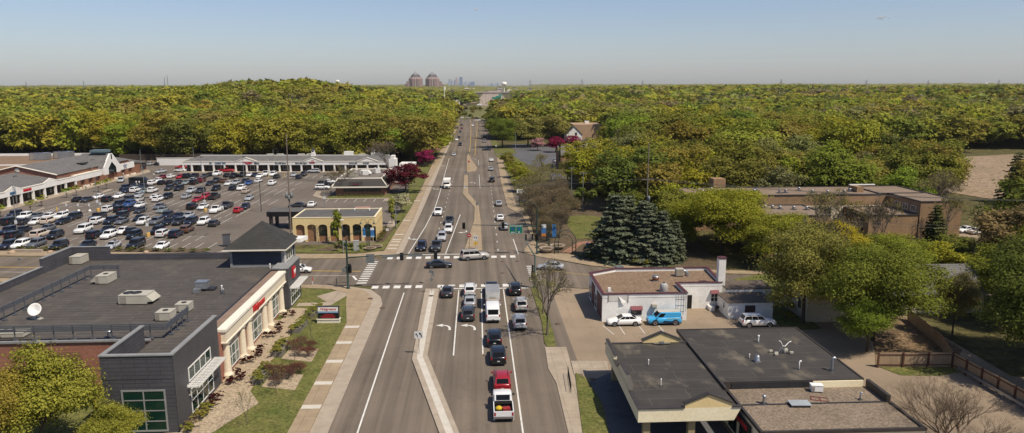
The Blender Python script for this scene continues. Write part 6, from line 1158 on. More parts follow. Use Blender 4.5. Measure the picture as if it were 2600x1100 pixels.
# north east mast: arm over the far lanes, face toward the camera
bx,by=11.75,138.4
mast('dark mast-arm pole by the park corner with curved lamp',bx,by,5.6,(-12.6,-.2,.45),9.3,(-.9,.4),2.6,PGRN)
for px,lb in ((775,'signal head at the tip of the far arm above the median'),(1208,'signal head on the far arm in front of a silver blue car')):
    x,z=py_('a4',px,795,138.2); signal_head(lb,x,138.15,6.0,0)
for px,w_,lab,dr in ((1317,1.25,'green NORTH sign with blue shield on the far arm','N'),(1386,1.25,'green SOUTH sign with blue shield on the far arm','S')):
    x,z=py_('a4',px,795,138.0); o=flat_sign('highway_sign',lab,'road sign',x,138.0,z,1.38,1.72,0,SIGG)
    t=lettering('NORTH' if dr=='N' else 'SOUTH',.30,None,(0,0,0),0,SIGW,'lettering',.004,.006); t.parent=o; t.location=(0,-.036,.62); t.scale=(1.05,1,1)
    shape(o,'shield',SIGB,[[(-.28,.28),(-.3,.0),(0,-.28),(.3,0),(.28,.28)]]); 
    shape(o,'arrow',SIGW,[[(-.4,-.6),(-.12,-.46),(-.12,-.55),(.4,-.55),(.4,-.65),(-.12,-.65),(-.12,-.74)]] if dr=='N' else [[(0,-.38),(.2,-.6),(.06,-.6),(.06,-.76),(-.06,-.76),(-.06,-.6),(-.2,-.6)]])
    shape(o,'border',SIGW,[[(-.67,.84),(.67,.84),(.67,.81),(-.67,.81)],[(-.67,-.84),(-.67,-.81),(.67,-.81),(.67,-.84)],[(-.67,-.81),(-.67,.81),(-.64,.81),(-.64,-.81)],[(.64,-.81),(.64,.81),(.67,.81),(.67,-.81)]])
for dx,dy,z,yaw,lb in ((-.05,-.35,3.6,R(10),'side signal on the park corner pole facing the camera'),(-.9,.1,3.6,R(-75),'side signal left of the park corner pole, nearer the pole'),(-2.2,.0,3.5,R(-75),'side signal left of the park corner pole, farther out')): signal_head(lb,bx+dx,by+dy,z,yaw)
# south east mast pointing away, north west post
cx,cy=g('a5',1785,515); mast('grey green mast-arm pole behind the bare boulevard tree',cx,cy,5.3,(-1.2,13.5,.5),5.5,None,2,mat('pole_sage',(.12,.15,.12),.6))
signal_head('signal on the sage pole behind the bare tree',cx-.45,cy-.2,3.4,R(80)); signal_head('lower signal box with orange hand on the sage pole',cx-.4,cy-.25,2.3,R(20))
dx,dy=g('e6',95,960); o=thing('lamp_pole','slim grey pole with white lamp head by the bank shrubs','lamp',(dx,dy,.1),0,'lamps near the bank corner'); mb=MB(); mb.lathe((0,0,0),[(.12,0),(.07,.4),(.05,6.6)],8); mb.build('pole',[PGAL],o,True); mb=MB(); mb.box(-.35,.35,-.12,.12,6.6,6.75); mb.build('lamp_head',[WHITE],o,True)
signal_head('signal on the slim grey pole in front of the bank shrubs',dx+.3,dy,4.0,R(200))
# gooseneck lamps with banners
BLUEB=mat('banner_blue',(.04,.16,.38),.7); ORNG=mat('banner_orange',(.5,.2,.05),.7)
def banner(o,x,z0,w_,h,bands):
    z=z0+h
    for i,(f,m) in enumerate(bands):
        mb=MB(); mb.box(x-w_/2,x+w_/2,-.02,.02,z-h*f,z); mb.build('banner_band',[m],o,True); z-=h*f
def goose(label,x,y,h,two=True,banners=()):
    o=thing('street_lamp',label,'street lamp',(x,y,.1),0,'green gooseneck street lamps')
    for k in ((-.25,0,.25) if banners else (0,)):
        mb=MB(); mb.lathe((k,0,0),[(.12,0),(.07,.3),(.055,h)],8); mb.build('pole',[PGRN],o,True)
    for s in ((-1,1) if two else (1,)):
        pts=[(s*(.25 if two else 0)+s*.55*(1-math.cos(t)),0,h+.55*math.sin(t)) for t in [i*PI/8 for i in range(9)]]; pts[0]=(pts[0][0],0,h-.2); mb=MB(); mb.tube(pts,.035,6); mb.build('gooseneck',[PGRN],o,True)
        e=pts[-1]; mb=MB(); mb.lathe((e[0],0,e[2]-.1),[(.32,-.35),(.26,-.25),(.1,-.05),(.05,.1)],12); mb.build('lamp_shade',[PGRN],o,True)
    for b in banners: banner(o,*b)
    return o
x,y=g('e6',585,860); goose('green double gooseneck lamp with blue banners by the yellow bank',x,y,5.4,True,((-.75,2.2,.6,2.0,((.8,BLUEB),(.2,SIGW))),(.95,2.2,.75,2.0,((.25,SIGW),(.6,BLUEB),(.15,mat('banner_pale',(.35,.5,.6),.7))))))
x,y=g('e5',1010,740); goose('green lamp cluster with white blue and orange banner at the park corner',x,y,4.6,True,((-1.0,2.2,.95,2.5,((.3,SIGW),(.45,BLUEB),(.25,ORNG))),(1.15,2.1,.85,2.6,((1.0,BLUEB),))))
x,y=g('b6',1500,690); goose('single green gooseneck lamp before the blue spruces',x,y,5.0,False)
x,y=g('c1',60,1090); 
for t,px,py,h,lb in (('a4',1130,560,4.2,'green lamp on the pavement beyond the sign back'),('a4',1390,500,4.0,'green lamp with white plate under the street trees'),('a4',1520,760,3.6,'green lamp among the brown shrubs by the pavement')): x,y=g(t,px,py); goose(lb,max(x,11.5),y,h,False)
# park gate, bowls
x,y=g('b6',615,575); o=thing('park_arch','dark green metal arch over the park path','arch',(x,y,.12)); r=1.75
for s in (-1,1):
    for d in (-.35,.35): mb=MB(); mb.tube([(s*r+d,0,0),(s*r+d,0,2.4)],.06,6); mb.tube([(s*r+d,.6,0),(s*r+d,.6,2.2)],.05,6); mb.build('post',[PGRN],o,True)
    mb=MB(); mb.box(s*r-.4,s*r+.4,-.03,.03,.4,.5); mb.box(s*r-.4,s*r+.4,-.03,.03,1.3,1.4); mb.box(s*r-.4,s*r+.4,-.03,.03,2.2,2.3); mb.build('rail',[PGRN],o,True)
for rr in (r-.35,r+.35): mb=MB(); mb.tube([(rr*math.cos(PI*i/16),0,2.35+rr*1.15*math.sin(PI*i/16)) for i in range(17)],.07,6); mb.build('hoop',[PGRN],o,True)
def bowl(label,x,y,r,h):
    o=thing('bowl_planter',label,'planter',(x,y,.13),0,'round concrete planters'); mb=MB(); mb.lathe((0,0,0),[(r*.45,0),(r*.5,h*.1),(r*.85,h*.55),(r,h),(r*.93,h*1.02),(r*.86,h*.9),(.01,h*.88)],24); mb.build('bowl',[mat('planter_stone',(.33,.26,.19),.9)],o,True); mb=MB(); mb.lathe((0,0,h*.885),[(r*.86,0),(.01,.04)],20); mb.build('soil',[MULCH],o,True)
for t,px,py,r,h,lb in (('e5',955,900,1.55,.95,'round tan bowl planter nearest the crossing at the park corner'),('e5',830,770,1.2,.6,'shaded bowl planter behind the nearest one, road side'),('e5',1255,800,1.6,.8,'bowl planter beside the green arch'),('e6',620,895,1.3,.35,'low ring planter at the foot of the banner lamp'),('e6',720,850,1.6,.3,'wide low ring planter beyond the banner lamp by the bank')): x,y=g(t,px,py); bowl(lb,x,y,r,h)
x,y=g('b6',870,500); o=thing('litter_bin','small violet blue bin in the park shade','bin',(x,y,.1)); mb=MB(); mb.lathe((0,0,0),[(.3,0),(.34,.9),(.36,.95),(.01,1.05)],12); mb.build('drum',[mat('violet_blue',(.05,.04,.22),.5)],o,True)
# utility boxes by the bank
for px,py,w_,h,lb,m in ((350,915,1.0,2.0,'tall pale grey utility cabinet by the bank corner',mat('cabinet_grey',(.40,.41,.38),.5)),(125,870,.8,1.4,'sage green utility cabinet between the round shrubs',mat('cabinet_green',(.20,.25,.19),.6))):
    x,y=g('e6',px,py); o=thing('utility_cabinet',lb,'cabinet',(x,y,.1)); mb=MB(); mb.box(-w_/2,w_/2,-.35,.35,0,h); mb.box(-w_/2-.04,w_/2+.04,-.39,.39,h,h+.06); mb.build('box',[m],o,True); mb=MB(); mb.box(-w_*.4,w_*.4,-.37,-.35,.15,h-.15); mb.build('door',[m],o,True)
for t,px,py,m,lb in (('e6',95,965,'R','red and white marker post before the bank shrubs'),('b2',1247,600,'R','red and white marker post on the drugstore lawn'),('b2',1468,605,'S','short dark bollard at the drugstore corner path')):
    x,y=g(t,px,py); o=thing('marker_post',lb,'post',(x,y+.3,.1)); mb=MB(); mb.lathe((0,0,0),[(.06,0),(.06,.6)],8); mb.build('lower_post',[SIGW if m=='R' else DARK],o,True); mb=MB(); mb.lathe((0,0,.6),[(.065,0),(.065,.6),(.01,.65)],8); mb.build('upper_post',[SIGR if m=='R' else DARK],o,True)
# median signs
def post_sign(label,x,y,h,parts,post=STEEL,name='traffic_sign',z0=.17):
    o=thing(name,label,'road sign',(x,y,z0),0,None); mb=MB(); mb.tube([(0,.03,0),(0,.03,h)],.035,6); mb.build('post',[post],o,True)
    for (nm,m,polys,d) in parts: mb=MB(); 
    for (nm,m,polys,d) in parts:
        mb=MB()
        for p in polys:
            k=len(p); f=[(x_,d,z_) for x_,z_ in p]; b=[(x_,d+.015,z_) for x_,z_ in p]
            mb.add(f+b,[tuple(range(k)),tuple(range(k,2*k))[::-1]]+[(i,(i+1)%k,k+(i+1)%k,k+i) for i in range(k)])
        mb.build(nm,[m],o,True)
    return o
def sq(x,z,w_,h): return [(x-w_/2,z-h/2),(x+w_/2,z-h/2),(x+w_/2,z+h/2),(x-w_/2,z+h/2)]
def disc(x,z,r,k=16): return [(x+r*math.cos(2*PI*i/k),z+r*math.sin(2*PI*i/k)) for i in range(k)]
def curve(cx,z,s): return [[(cx+.02*s,z-.34*s),(cx+.12*s,z-.34*s),(cx+.10*s,z-.05*s),(cx-.06*s,z+.16*s),(cx-.13*s,z+.09*s),(cx,z-.10*s)],[(cx-.2*s,z+.26*s),(cx-.22*s,z-.02*s),(cx+.03*s,z+.2*s)]]
x,y=g('a6',640,318); post_sign('white lane sign with two black turn arrows on the near median',x,y,2.95,[('panel',SIGW,[sq(0,2.45,1.05,.9)],-.02),('arrow',BLACK,curve(-.2,2.45,.8)+curve(.27,2.5,1.0),-.04)])
x,y=g('a5',765,570); o=post_sign('grey backed sign cluster with a diamond at the median nose',x,y,3.9,[('panel',SIGBK,[sq(-.1,3.55,.55,.5),sq(.25,3.2,.25,.9)],-.02),('diamond_panel',SIGBK,[[(0,2.55),(.3,2.2),(0,1.85),(-.3,2.2)]],-.03)])
x,y=g('a4',836,1018); post_sign('red round no entry sign on a rusty post on the far median',x,y,2.9,[('disc',SIGR,[disc(0,2.75,.42)],-.02),('bar',SIGW,[sq(0,2.75,.5,.12)],-.04)],mat('rust_post',(.16,.08,.05),.8))
x,y=g('a4',905,1020); post_sign('white turn arrow sign with a yellow plate on the far median',x,y,2.7,[('panel',SIGW,[sq(0,2.3,.85,1.0)],-.02),('arrow',BLACK,curve(-.15,2.3,.8)+curve(.2,2.35,.9),-.04),('yellow_plate',YEL,[sq(0,1.1,.8,.55)],-.02)])
for t,px,py,h,w_,m,lb in (('a4',790,410,2.6,.9,SIGW,'blank white sign on the median before its bend'),('a4',888,510,2.4,.25,SIGBK,'thin dark sign on the median bend, farther of two'),('a4',920,650,3.4,.5,SIGBK,'dark backed sign on tall post on the median, nearer of two'),('a4',830,95,2.0,.7,SIGR,'red sign with small plate on the far traffic island'),('a4',833,150,1.4,.5,YEL,'yellow plate at the near end of the far traffic island'),('a4',795,205,1.6,.6,SIGBK,'small grey sign at the far tip of the median'),('a3',1043,965,2.6,.8,SIGBK,'pale sign backs on a post beyond the traffic island')):
    x,y=g(t,px,py); post_sign(lb,x,y,h,[('panel',m,[sq(0,h-.35,w_,.75)],-.02)])
for t,px,py,h,w_,hh,m,lb in (('a4',1348,345,3.2,1.3,.6,WHITE,'white sign plate on posts by the rear driveway'),('T1',1235,262,2.0,.45,.7,SIGW,'white accessible bay sign in round white base, first from the left'),('T1',1450,262,2.0,.45,.7,SIGW,'white accessible bay sign in round white base, second from the left'),('T1',1655,262,2.0,.45,.7,SIGW,'white accessible bay sign in round white base, third from the left'),('T7',1048,800,2.0,.45,.7,SIGW,'white bay sign beside a white crossover tail'),('e6',965,640,1.9,.6,.55,SIGW,'small white twin plate sign by the bank side bed'),('T2',685,985,2.4,.5,.6,SIGBK,'grey sign back above the silver sedan by the planter'),('a3',1350,890,3.0,.7,.7,SIGW,'white post sign on the lawn under the green tree'),('b1',195,515,3.2,.5,.4,SIGBK,'leaning pale post on the verge of the side street')):
    x,y=g(t,px,py); post_sign(lb,x,y,h,[('panel',m,[sq(0,h-hh/2,w_,hh)],-.02)],z0=.05)
    if t in('T1','T7') : pass
for px in (1240,1455,1660): x,y=g('T1',px,265); o=thing('sign_base','white domed sign base under an accessible bay sign','base',(x,y-.02,.03),0,'domed sign bases'); mb=MB(); mb.lathe((0,0,0),[(.35,0),(.33,.25),(.2,.4),(.01,.45)],14); mb.build('dome',[WHITE],o,True)
# black sign, letter board, entry sign on the right pavement
x,y=g('a4',1365,330); o=thing('shop_sign','black cabinet sign by the rear driveway mouth','sign',(x+.6,y,.05)); mb=MB(); mb.box(-.8,.8,-.2,.2,1.6,2.8); mb.build('cabinet',[BLACK],o,True); mb=MB(); mb.box(-.6,.6,-.22,-.2,2.1,2.5); mb.build('face',[SIGBK],o,True)
for s in (-.6,.6): mb=MB(); mb.box(s-.08,s+.08,-.08,.08,0,1.6); mb.build('post',[DARK],o,True)
x,y=g('a4',1390,415); o=thing('letter_board','low white board sign under the street trees','sign',(x+.8,y,.05)); mb=MB(); mb.box(-1.6,1.6,-.12,.12,.5,1.7); mb.build('board',[WHITE],o,True); mb=MB()
for k in range(4): mb.box(-1.2+.6*k,-.9+.6*k,-.13,-.121,.7,1.5)
mb.build('dark_marks',[SIGBK],o,True); mb=MB(); mb.box(-1.5,1.5,-.1,.1,0,.5); mb.build('base',[DARK],o,True)
x,y=g('T3',1430,915); o=thing('lane_sign','slate grey box sign on legs by the car park exit','sign',(x,y,.05),R(12)); mb=MB(); mb.box(-.75,.75,-.35,.35,.3,2.5); mb.build('cabinet',[TRIMD],o,True); mb=MB(); mb.box(-.8,.8,-.4,.4,2.5,2.6); mb.build('cap',[BROWNM],o,True); mb=MB(); mb.box(.751,.76,-.2,.2,1.2,2.1); mb.build('white_mark',[SIGW],o,True)
# car park lamps
LG='tall car park lamp poles'
def lamp(label,x,y,h,base=None,m=PGAL,sign=False):
    o=thing('lamp_pole',label,'lamp',(x,y,.02),0,LG); z=0
    if base: mb=MB(); mb.lathe((0,0,0),[(.42,0),(.42,.85),(.38,.95),(.01,.96)],16); mb.build('base',[base],o,True)
    mb=MB(); mb.tube([(0,0,.2),(0,0,h)],[.1,.07],7); mb.build('pole',[m],o,True); mb=MB(); mb.box(-.1,.9,-.16,.16,h-.05,h+.1); mb.build('lamp_head',[DARK],o,True)
    if sign: mb=MB(); mb.box(-.3,.3,-.13,-.1,2.4,3.2); mb.build('sign_plate',[SIGW],o,True)
YB=mat('base_yellow',(.58,.37,.11),.8,(.5,.3,.08),1.2)
for t,px,py,h,b,s,lb in (('T1',325,690,8.8,None,1,'lamp pole with white plate between dark cars at the photo edge'),('T7',980,850,8.8,YB,1,'lamp pole on yellow drum base near the bay signs'),('T2',1285,740,8.8,YB,1,'lamp pole on yellow drum base behind a white crossover tail'),('T3',1030,275,8.8,YB,1,'lamp pole on yellow drum base beside the white pickup'),('T6',495,1085,8.2,None,0,'dark lamp pole standing above the tower roof tip'),('a1',160,600,8.5,None,0,'lamp pole before the white arcade at the photo edge'),('a1',865,400,8.5,None,0,'lamp pole before the market hall brick piers'),('a1',1310,290,9,None,0,'lamp pole off the market hall end'),('a1',1500,160,9,None,0,'lamp pole by the woods behind the white wall'),('a2',160,245,8.8,None,1,'lamp pole before the blue shop sign'),('a2',895,275,8.8,None,1,'lamp pole before the middle of the shopping row'),('a2',1540,480,8.8,None,0,'lamp pole by the restaurant window wall'),('a2',1365,610,8.8,None,1,'lamp pole with white plate behind the bank canopy'),('a2',2112,480,7.5,None,0,'lamp pole in the maroon tree'),('a2',2020,790,5.5,None,0,'dark lamp pole on the grass by the bank'),('T4',960,800,8.8,None,0,'lamp pole among cars before the tall black van'),('T5',700,480,8.8,None,0,'lamp pole beside a maroon crossover'),('T5',1855,460,8.8,None,0,'lamp pole beside the small blue sedan')):
    x,y=g(t,px,py); lamp(lb,x,y,h,b,PGAL if t!='T6' else DARK,s)
for t,px,py,lb in (('T1',1052,268,'yellow bollard beside the painted hatching'),('T6',640,395,'yellow bollard in front of the shops, first'),('T6',950,392,'yellow bollard in front of the shops, second'),('b3',885,880,'yellow bollard at the drugstore service door')):
    x,y=g(t,px,py); o=thing('bollard',lb,'bollard',(x,y,.03),0,'yellow bollards'); mb=MB(); mb.lathe((0,0,0),[(.13,0),(.13,1.1),(.08,1.2),(.01,1.22)],10); mb.build('post',[YEL],o,True)
# wooden poles and wires
def upole(label,x,y,h,arms=(),boxes=(),lean=0,m=WOODP,r=.17):
    o=thing('utility_pole',label,'utility pole',(x,y,hgt(x,y)),0,'wooden utility poles'); mb=MB(); mb.tube([(0,0,0),(lean,0,h)],[r,r*.62],9); mb.build('pole',[m],o,True)
    for z,w_,a in arms: mb=MB(); mb.obox((lean*z/h,0),w_/2,.06,z-.07,z+.07,a); mb.build('crossarm',[m],o,True)
    for z,dx,rr,hh in boxes: mb=MB(); mb.lathe((lean*z/h+dx,-.25,z),[(.01,0),(rr,.02),(rr,hh),(rr*.7,hh+.1),(.01,hh+.12)],10); mb.build('transformer',[PGAL],o,True)
    return o
P1=(-42.0,161.8); upole('tall wooden pole with transformers behind the tower roof',*P1,22.6,[(12.4,2.6,R(50)),(10.6,2.4,R(50))],[(8.2,-.55,.3,1.1),(8.2,.55,.3,1.1),(7.6,0,.28,1.1)],.2)
_x,_z=far(1648,363,137); P2=(_x-.1,137); AZ=far(1640,456,137)[1]; upole('tall wooden pole behind the big blue spruce',*P2,_z,[(AZ,2.6,R(15))],[(AZ-4.2,.3,.25,.9)],.1)
P3=g('b5',1015,860); upole('pole with flag coloured sleeve at the edge of the dark trees',*P3,10.4,[(10.2,2,0)],(),0,PGAL,.13)
P4=g('b5',910,750); upole('slim pole beside the brown roofed shop',*P4,9.6,[(9.2,1.8,0)],(),0,PGAL,.12)
P5=g('b5',395,355); upole('pale pole at the shop driveway near the green tree',*P5,11.5,(),(),0,PGAL,.15)
for t,px,py,h,lb in (('c6',545,1045,0,''),('c6',1020,905,11.5,'wooden pole with transformer behind the shopping row'),('c6',1908,985,12.5,'wooden pole behind the bare tree at the row end'),('c5',1165,770,12,'leaning wooden pole beyond the market hall'),('c5',2180,770,9.5,'wooden pole with bright transformer at the woods edge'),('c6',940,905,8.0,'short wooden pole behind the first cupola')):
    if lb: x,y=g(t,px,py); y=max(y,302); upole(lb,x,y,h,[(h*.8,2.2,0)],[(h*.72,-.35,.25,.8)] if 'transformer' in lb else (), -1.2 if 'leaning' in lb else 0)
c=g('c2',1215,300); upole('pole with insulators behind the apartment block',c[0],max(c[1],200),14,[(13,1.6,0),(11,1.6,0)],(),.2,PGAL,.13)
WIRE=mat('wire',(.09,.085,.08),.6)
def wire(label,a,b,sag,r=.022,n=14):
    o=thing('overhead_wire',label,'wire',(a[0],a[1],a[2]),0,'overhead wires'); mb=MB(); mb.tube([(a[0]+(b[0]-a[0])*i/n,a[1]+(b[1]-a[1])*i/n,a[2]+(b[2]-a[2])*i/n-4*sag*(i/n)*(1-i/n)) for i in range(n+1)],r,4); mb.build('cable',[WIRE],o); return o
for k,d in enumerate((-1.1,0,1.1)): wire('overhead wires crossing the road from the spruce pole to the bank pole',(P2[0]+d,P2[1]+.2*d,AZ+.15),(P1[0]+d*.7,P1[1]+d*.7,12.5),1.6)
for k,d in enumerate((-1.1,0,1.1)): wire('overhead wires running from the spruce pole past the apartments',(P2[0]+d,P2[1]+.2*d,AZ+.15),(125+d,104,AZ),1.5)
for k,d in enumerate((0,.5)): wire('low overhead wires across the apartment front',(62,118,9.5+d),(135,116,8.5+d),.8)
wire('thin wire along the woods behind the shops',(-113,300,9),(-32,300,10),.6); 
# fences
FENC=courses('fence_boards',(.42,.30,.19),(.36,.255,.16),(.2,.14,.09),.16,4,.012,offset=0); FENP=mat('fence_post',(.12,.055,.035),.85)
def fence(label,pts,h,seg=2.6,front=1):
    o=thing('wooden_fence',label,'fence',(pts[0][0],pts[0][1],0)); 
    for (a,b) in zip(pts[:-1],pts[1:]):
        L=math.hypot(b[0]-a[0],b[1]-a[1]); n=max(1,round(L/seg)); ang=math.atan2(b[1]-a[1],b[0]-a[0])
        mb=MB(); mb.obox(((a[0]+b[0])/2,(a[1]+b[1])/2),L/2,.02,.08,h,ang); mb.build('board_panel',[FENC],o)
        nx,ny=math.sin(ang)*front,-math.cos(ang)*front
        mb=MB()
        for z in (.35,h-.25): mb.obox(((a[0]+b[0])/2+nx*.05,(a[1]+b[1])/2+ny*.05),L/2,.03,z-.06,z+.06,ang)
        mb.build('rail',[FENP],o)
        for i in range(n+1): t=i/n; mb=MB(); mb.obox((a[0]+(b[0]-a[0])*t+nx*.1,a[1]+(b[1]-a[1])*t+ny*.1),.09,.09,0,h+.05,ang); mb.build('post',[FENP],o)
fence('sunlit wooden fence with red brown posts at the back of the side car park',[g('c4',690,440),g('c4',1430,440)],1.85)
c0=g('c4',1430,440); fence('shaded wooden fence running toward the camera along the woods',[c0,(56.4,66),(56.6,56)],1.85,2.6,1); fence('dark wooden fence climbing between the big green tree and the woods',[c0,(58.5,84),(60.8,95)],1.8,2.6,1)
o=thing('guard_rail','low steel guard rail along the foot of the shaded fence','guard rail',(55.6,70,0)); mb=MB(); a=c0; mb.obox((55.75,(a[1]+56)/2-.5),.03,(a[1]-56)/2-.8,.4,.7); mb.build('beam',[STEEL],o)
for i in range(9): mb=MB(); mb.box(55.8,55.95,57.5+2.4*i,57.65+2.4*i,0,.65); mb.build('post',[STEEL],o)
o=thing('board_fence','long dark board fence along the foot of the left woods','fence',(-100,322,0)); mb=MB(); mb.box(-160,-108,331,331.15,0,2.8); mb.build('board_panel',[mat('dark_boards',(.075,.055,.04),.9)],o)
o=thing('yard_wall','white masonry wall joining the end of the shopping row','wall',(-122,296,0)); mb=MB(); mb.box(-134,-113.5,309,309.4,0,3.0); mb.build('masonry',[WHITE],o); mb=MB(); mb.box(-134.1,-113.4,308.9,309.5,3,3.15); mb.build('coping',[CREAMT],o)
x,y=g('a6',2140,700); o=thing('railing','short dark iron railing at the end of the pavement apron','railing',(x,y,.1)); mb=MB()
for i in range(14): mb.tube([(x+.02*i,y-.1+.38*i,.1),(x+.02*i,y-.1+.38*i,1.15)],.02,4)
mb.tube([(x,y-.1,1.1),(x+.28,y+4.9,1.1)],.03,5); mb.tube([(x,y-.1,.3),(x+.28,y+4.9,.3)],.025,5); mb.build('pickets',[BLACK],o)
# boulders, drain covers
ROCK=mat('boulder',(.44,.32,.22),.9,(.36,.26,.18),1.5)
def rock(label,x,y,r,group='boulders in the planted verge'):
    o=thing('boulder',label,'boulder',(x,y,.1),random.uniform(0,6),group); mb=MB(); k=9; mb.lathe((0,0,0),[(r*.8,-.1),(r,r*.25),(r*.8,r*.6),(r*.35,r*.78),(.01,r*.8)],k); mb.v=[(a*random.uniform(.85,1.1),b*random.uniform(.7,.95),c*random.uniform(.85,1.1)) for a,b,c in mb.v]; mb.build('rock',[ROCK],o,True)
for t,px,py,r,lb in (('T1',215,1050,.75,'pale boulder at the left end of the planted verge'),('T1',930,1040,.6,'pale boulder in the verge before a black crossover'),('T2',1245,1045,.65,'pale boulder in the verge near the white coupe')): x,y=g(t,px,py); rock(lb,x,y,r)
x,y=g('T1',520,1030); o=thing('verge_bench','low stone slab wall in the planted verge','wall',(x,y,.15),R(-6)); mb=MB(); mb.box(-3.2,3.0,-.3,.3,0,.5); mb.build('slab',[KERB],o,True)
for t,px,py,lb in (('a5',275,712,'dark drain cover in the near lane by the corner'),('a5',1465,366,'dark drain cover in the middle of the crossing'),('a5',1465,252,'drain cover near the far crosswalk'),('a5',1610,250,'drain cover near the park corner'),('a5',758,600,'rusty drain cover on the median nose'),('a5',2010,870,'square grate in the side car park'),('a5',155,625,'rusty cover on the corner pavement'),('b8',20,560,'brown round cover on the canopy apron, first'),('b8',235,548,'brown round cover on the canopy apron, second'),('a4',1100,450,'drain cover far up the road')):
    x,y=g(t,px,py); o=thing('drain_cover',lb,'drain cover',(x,y,.19 if 'median' in lb else .16 if 'pavement' in lb else .045)); mb=MB(); mb.lathe((0,0,0),[(.42,-.01),(.42,.004),(.01,.005)],16); mb.build('lid',[mat('rusty_iron',(.12,.075,.055),.8)],o,True)
# motorway gantries
for t,px,py,w_,h,Y,lb in (('h2',1555,475,14,4.5,1500,'green overhead sign panel left of the larger one'),('h2',1640,460,11,6.5,1480,'largest green overhead sign on the far motorway'),('h2',1700,380,10,4,1900,'pale green overhead sign nearer the bridge'),('h2',1690,530,13,2.2,1350,'yellow and black warning board on the far motorway')):
    x_,z_=far(TL[t][0]+px*TL[t][2],TL[t][1]+py*TL[t][2],Y); o=thing('gantry_sign',lb,'road sign',(x_,Y,z_),0,'overhead signs on the motorway'); mb=MB(); mb.box(-w_/2,w_/2,-.2,.2,-h/2,h/2); mb.build('panel',[YEL if 'yellow' in lb else mat('gantry_green',(.02,.24,.17),.6)],o,True); mb=MB(); mb.tube([(w_/2,.5,-z_),(w_/2,.5,h/2)],.25,6); mb.tube([(-w_/2,.5,0),(w_/2,.5,0)],.2,5); mb.build('gantry',[PGAL],o,True)
# far flag pole and junction signal
x,z=far(1128,220,760); o=thing('flag_pole','white pole sign standing out of the woods below the twin towers','pole',(x,760,hgt(x,760))); mb=MB(); mb.tube([(0,0,0),(0,0,z-o.location.z)],.35,7); mb.build('pole',[WHITE],o,True); mb=MB(); mb.box(-.3,1.6,-.2,.2,z-o.location.z-3.5,z-o.location.z); mb.build('sign_blade',[WHITE],o,True)
for px,lb in ((1005,'signal pole at the far junction, left one'),(1028,'signal pole with red plate at the far junction')):
    x,y=g('a3',px,545); o=thing('signal_pole',lb,'signal pole',(x,y,0),0,'mast-arm signal poles'); mb=MB(); mb.tube([(0,0,0),(0,0,13)],.16,6); mb.tube([(0,0,8),(-5,0,8.4)],.1,5); mb.build('pole',[PGRN],o,True); mb=MB(); mb.box(-5.2,-4.8,-.15,.15,7.6,8.9); mb.box(-2.2,-1.8,-.15,.15,7.6,8.9); mb.build('signal_box',[BLACK],o,True)
# market umbrellas and people
for t,px,py,lb in (('a1',470,500,'dark green umbrella under the white arcade'),('a1',680,440,'dark green umbrella under the arcade by the brick pier')):
    x,y=g(t,px,py); x=-130.6; o=thing('umbrella',lb,'umbrella',(x,y,.13)); mb=MB(); mb.lathe((0,0,2.1),[(1.3,0),(.7,.35),(.02,.6)],8,0,False); mb.build('canopy',[mat('umbrella_green',(.02,.07,.05),.8)],o,True); mb=MB(); mb.tube([(0,0,0),(0,0,2.6)],.03,5); mb.build('pole',[DARK],o,True)
def person_mesh(name,top,legs,stride):
    V=[(0,0,.95),(0,0,1.2),(0,0,1.42),(0,0,1.52),(0,.02,1.64),(0,.02,1.74),(-.1,0,.90),(-.11,stride,.50),(-.11,stride*.6,.06),(-.11,stride*.6+.14,.03),(.1,0,.90),(.11,-stride,.50),(.11,-stride*1.6,.06),(.11,-stride*1.6+.14,.03),(-.19,0,1.40),(-.24,-stride*.4,1.14),(-.23,.05,.90),(-.22,.08,.80),(.19,0,1.40),(.24,stride*.4,1.14),(.23,.1,.90),(.22,.13,.80)]
    Ed=[(0,1),(1,2),(2,3),(3,4),(4,5),(0,6),(6,7),(7,8),(8,9),(0,10),(10,11),(11,12),(12,13),(2,14),(14,15),(15,16),(16,17),(2,18),(18,19),(19,20),(20,21)]
    rd=[.14,.14,.15,.055,.095,.085,.09,.065,.045,.04,.09,.065,.045,.04,.07,.05,.04,.035,.07,.05,.04,.035]
    me=bpy.data.meshes.new(name); me.from_pydata(V,Ed,[]); o=bpy.data.objects.new(name,me); COL.objects.link(o); m=o.modifiers.new('s','SKIN'); 
    for i,v in enumerate(me.skin_vertices[0].data): v.radius=(rd[i],rd[i]*.8); v.use_root=(i==0)
    o.modifiers.new('b','SUBSURF').levels=1; dg=bpy.context.evaluated_depsgraph_get(); r=bpy.data.meshes.new_from_object(o.evaluated_get(dg)); bpy.data.objects.remove(o)
    r.materials.clear(); [r.materials.append(q) for q in (mat('skin',(.42,.25,.17),.6),top,legs,mat('shoe',(.04,.035,.03),.6))]
    for p in r.polygons:
        z=p.center[2]; x=abs(p.center[0]); p.use_smooth=True
        p.material_index=0 if z>1.5 or (x>.18 and z<1.1 and z>.7) else 1 if z>.95 else 2 if z>.1 else 3
    return r
tw=mat('white_shirt',(.68,.67,.64),.8); tr=mat('red_top',(.45,.10,.08),.8); tb=mat('dark_clothes',(.03,.032,.04),.8); tj=mat('denim',(.06,.08,.14),.8); tk=mat('khaki',(.30,.24,.16),.8); HAIR=mat('hair',(.045,.03,.02),.7)
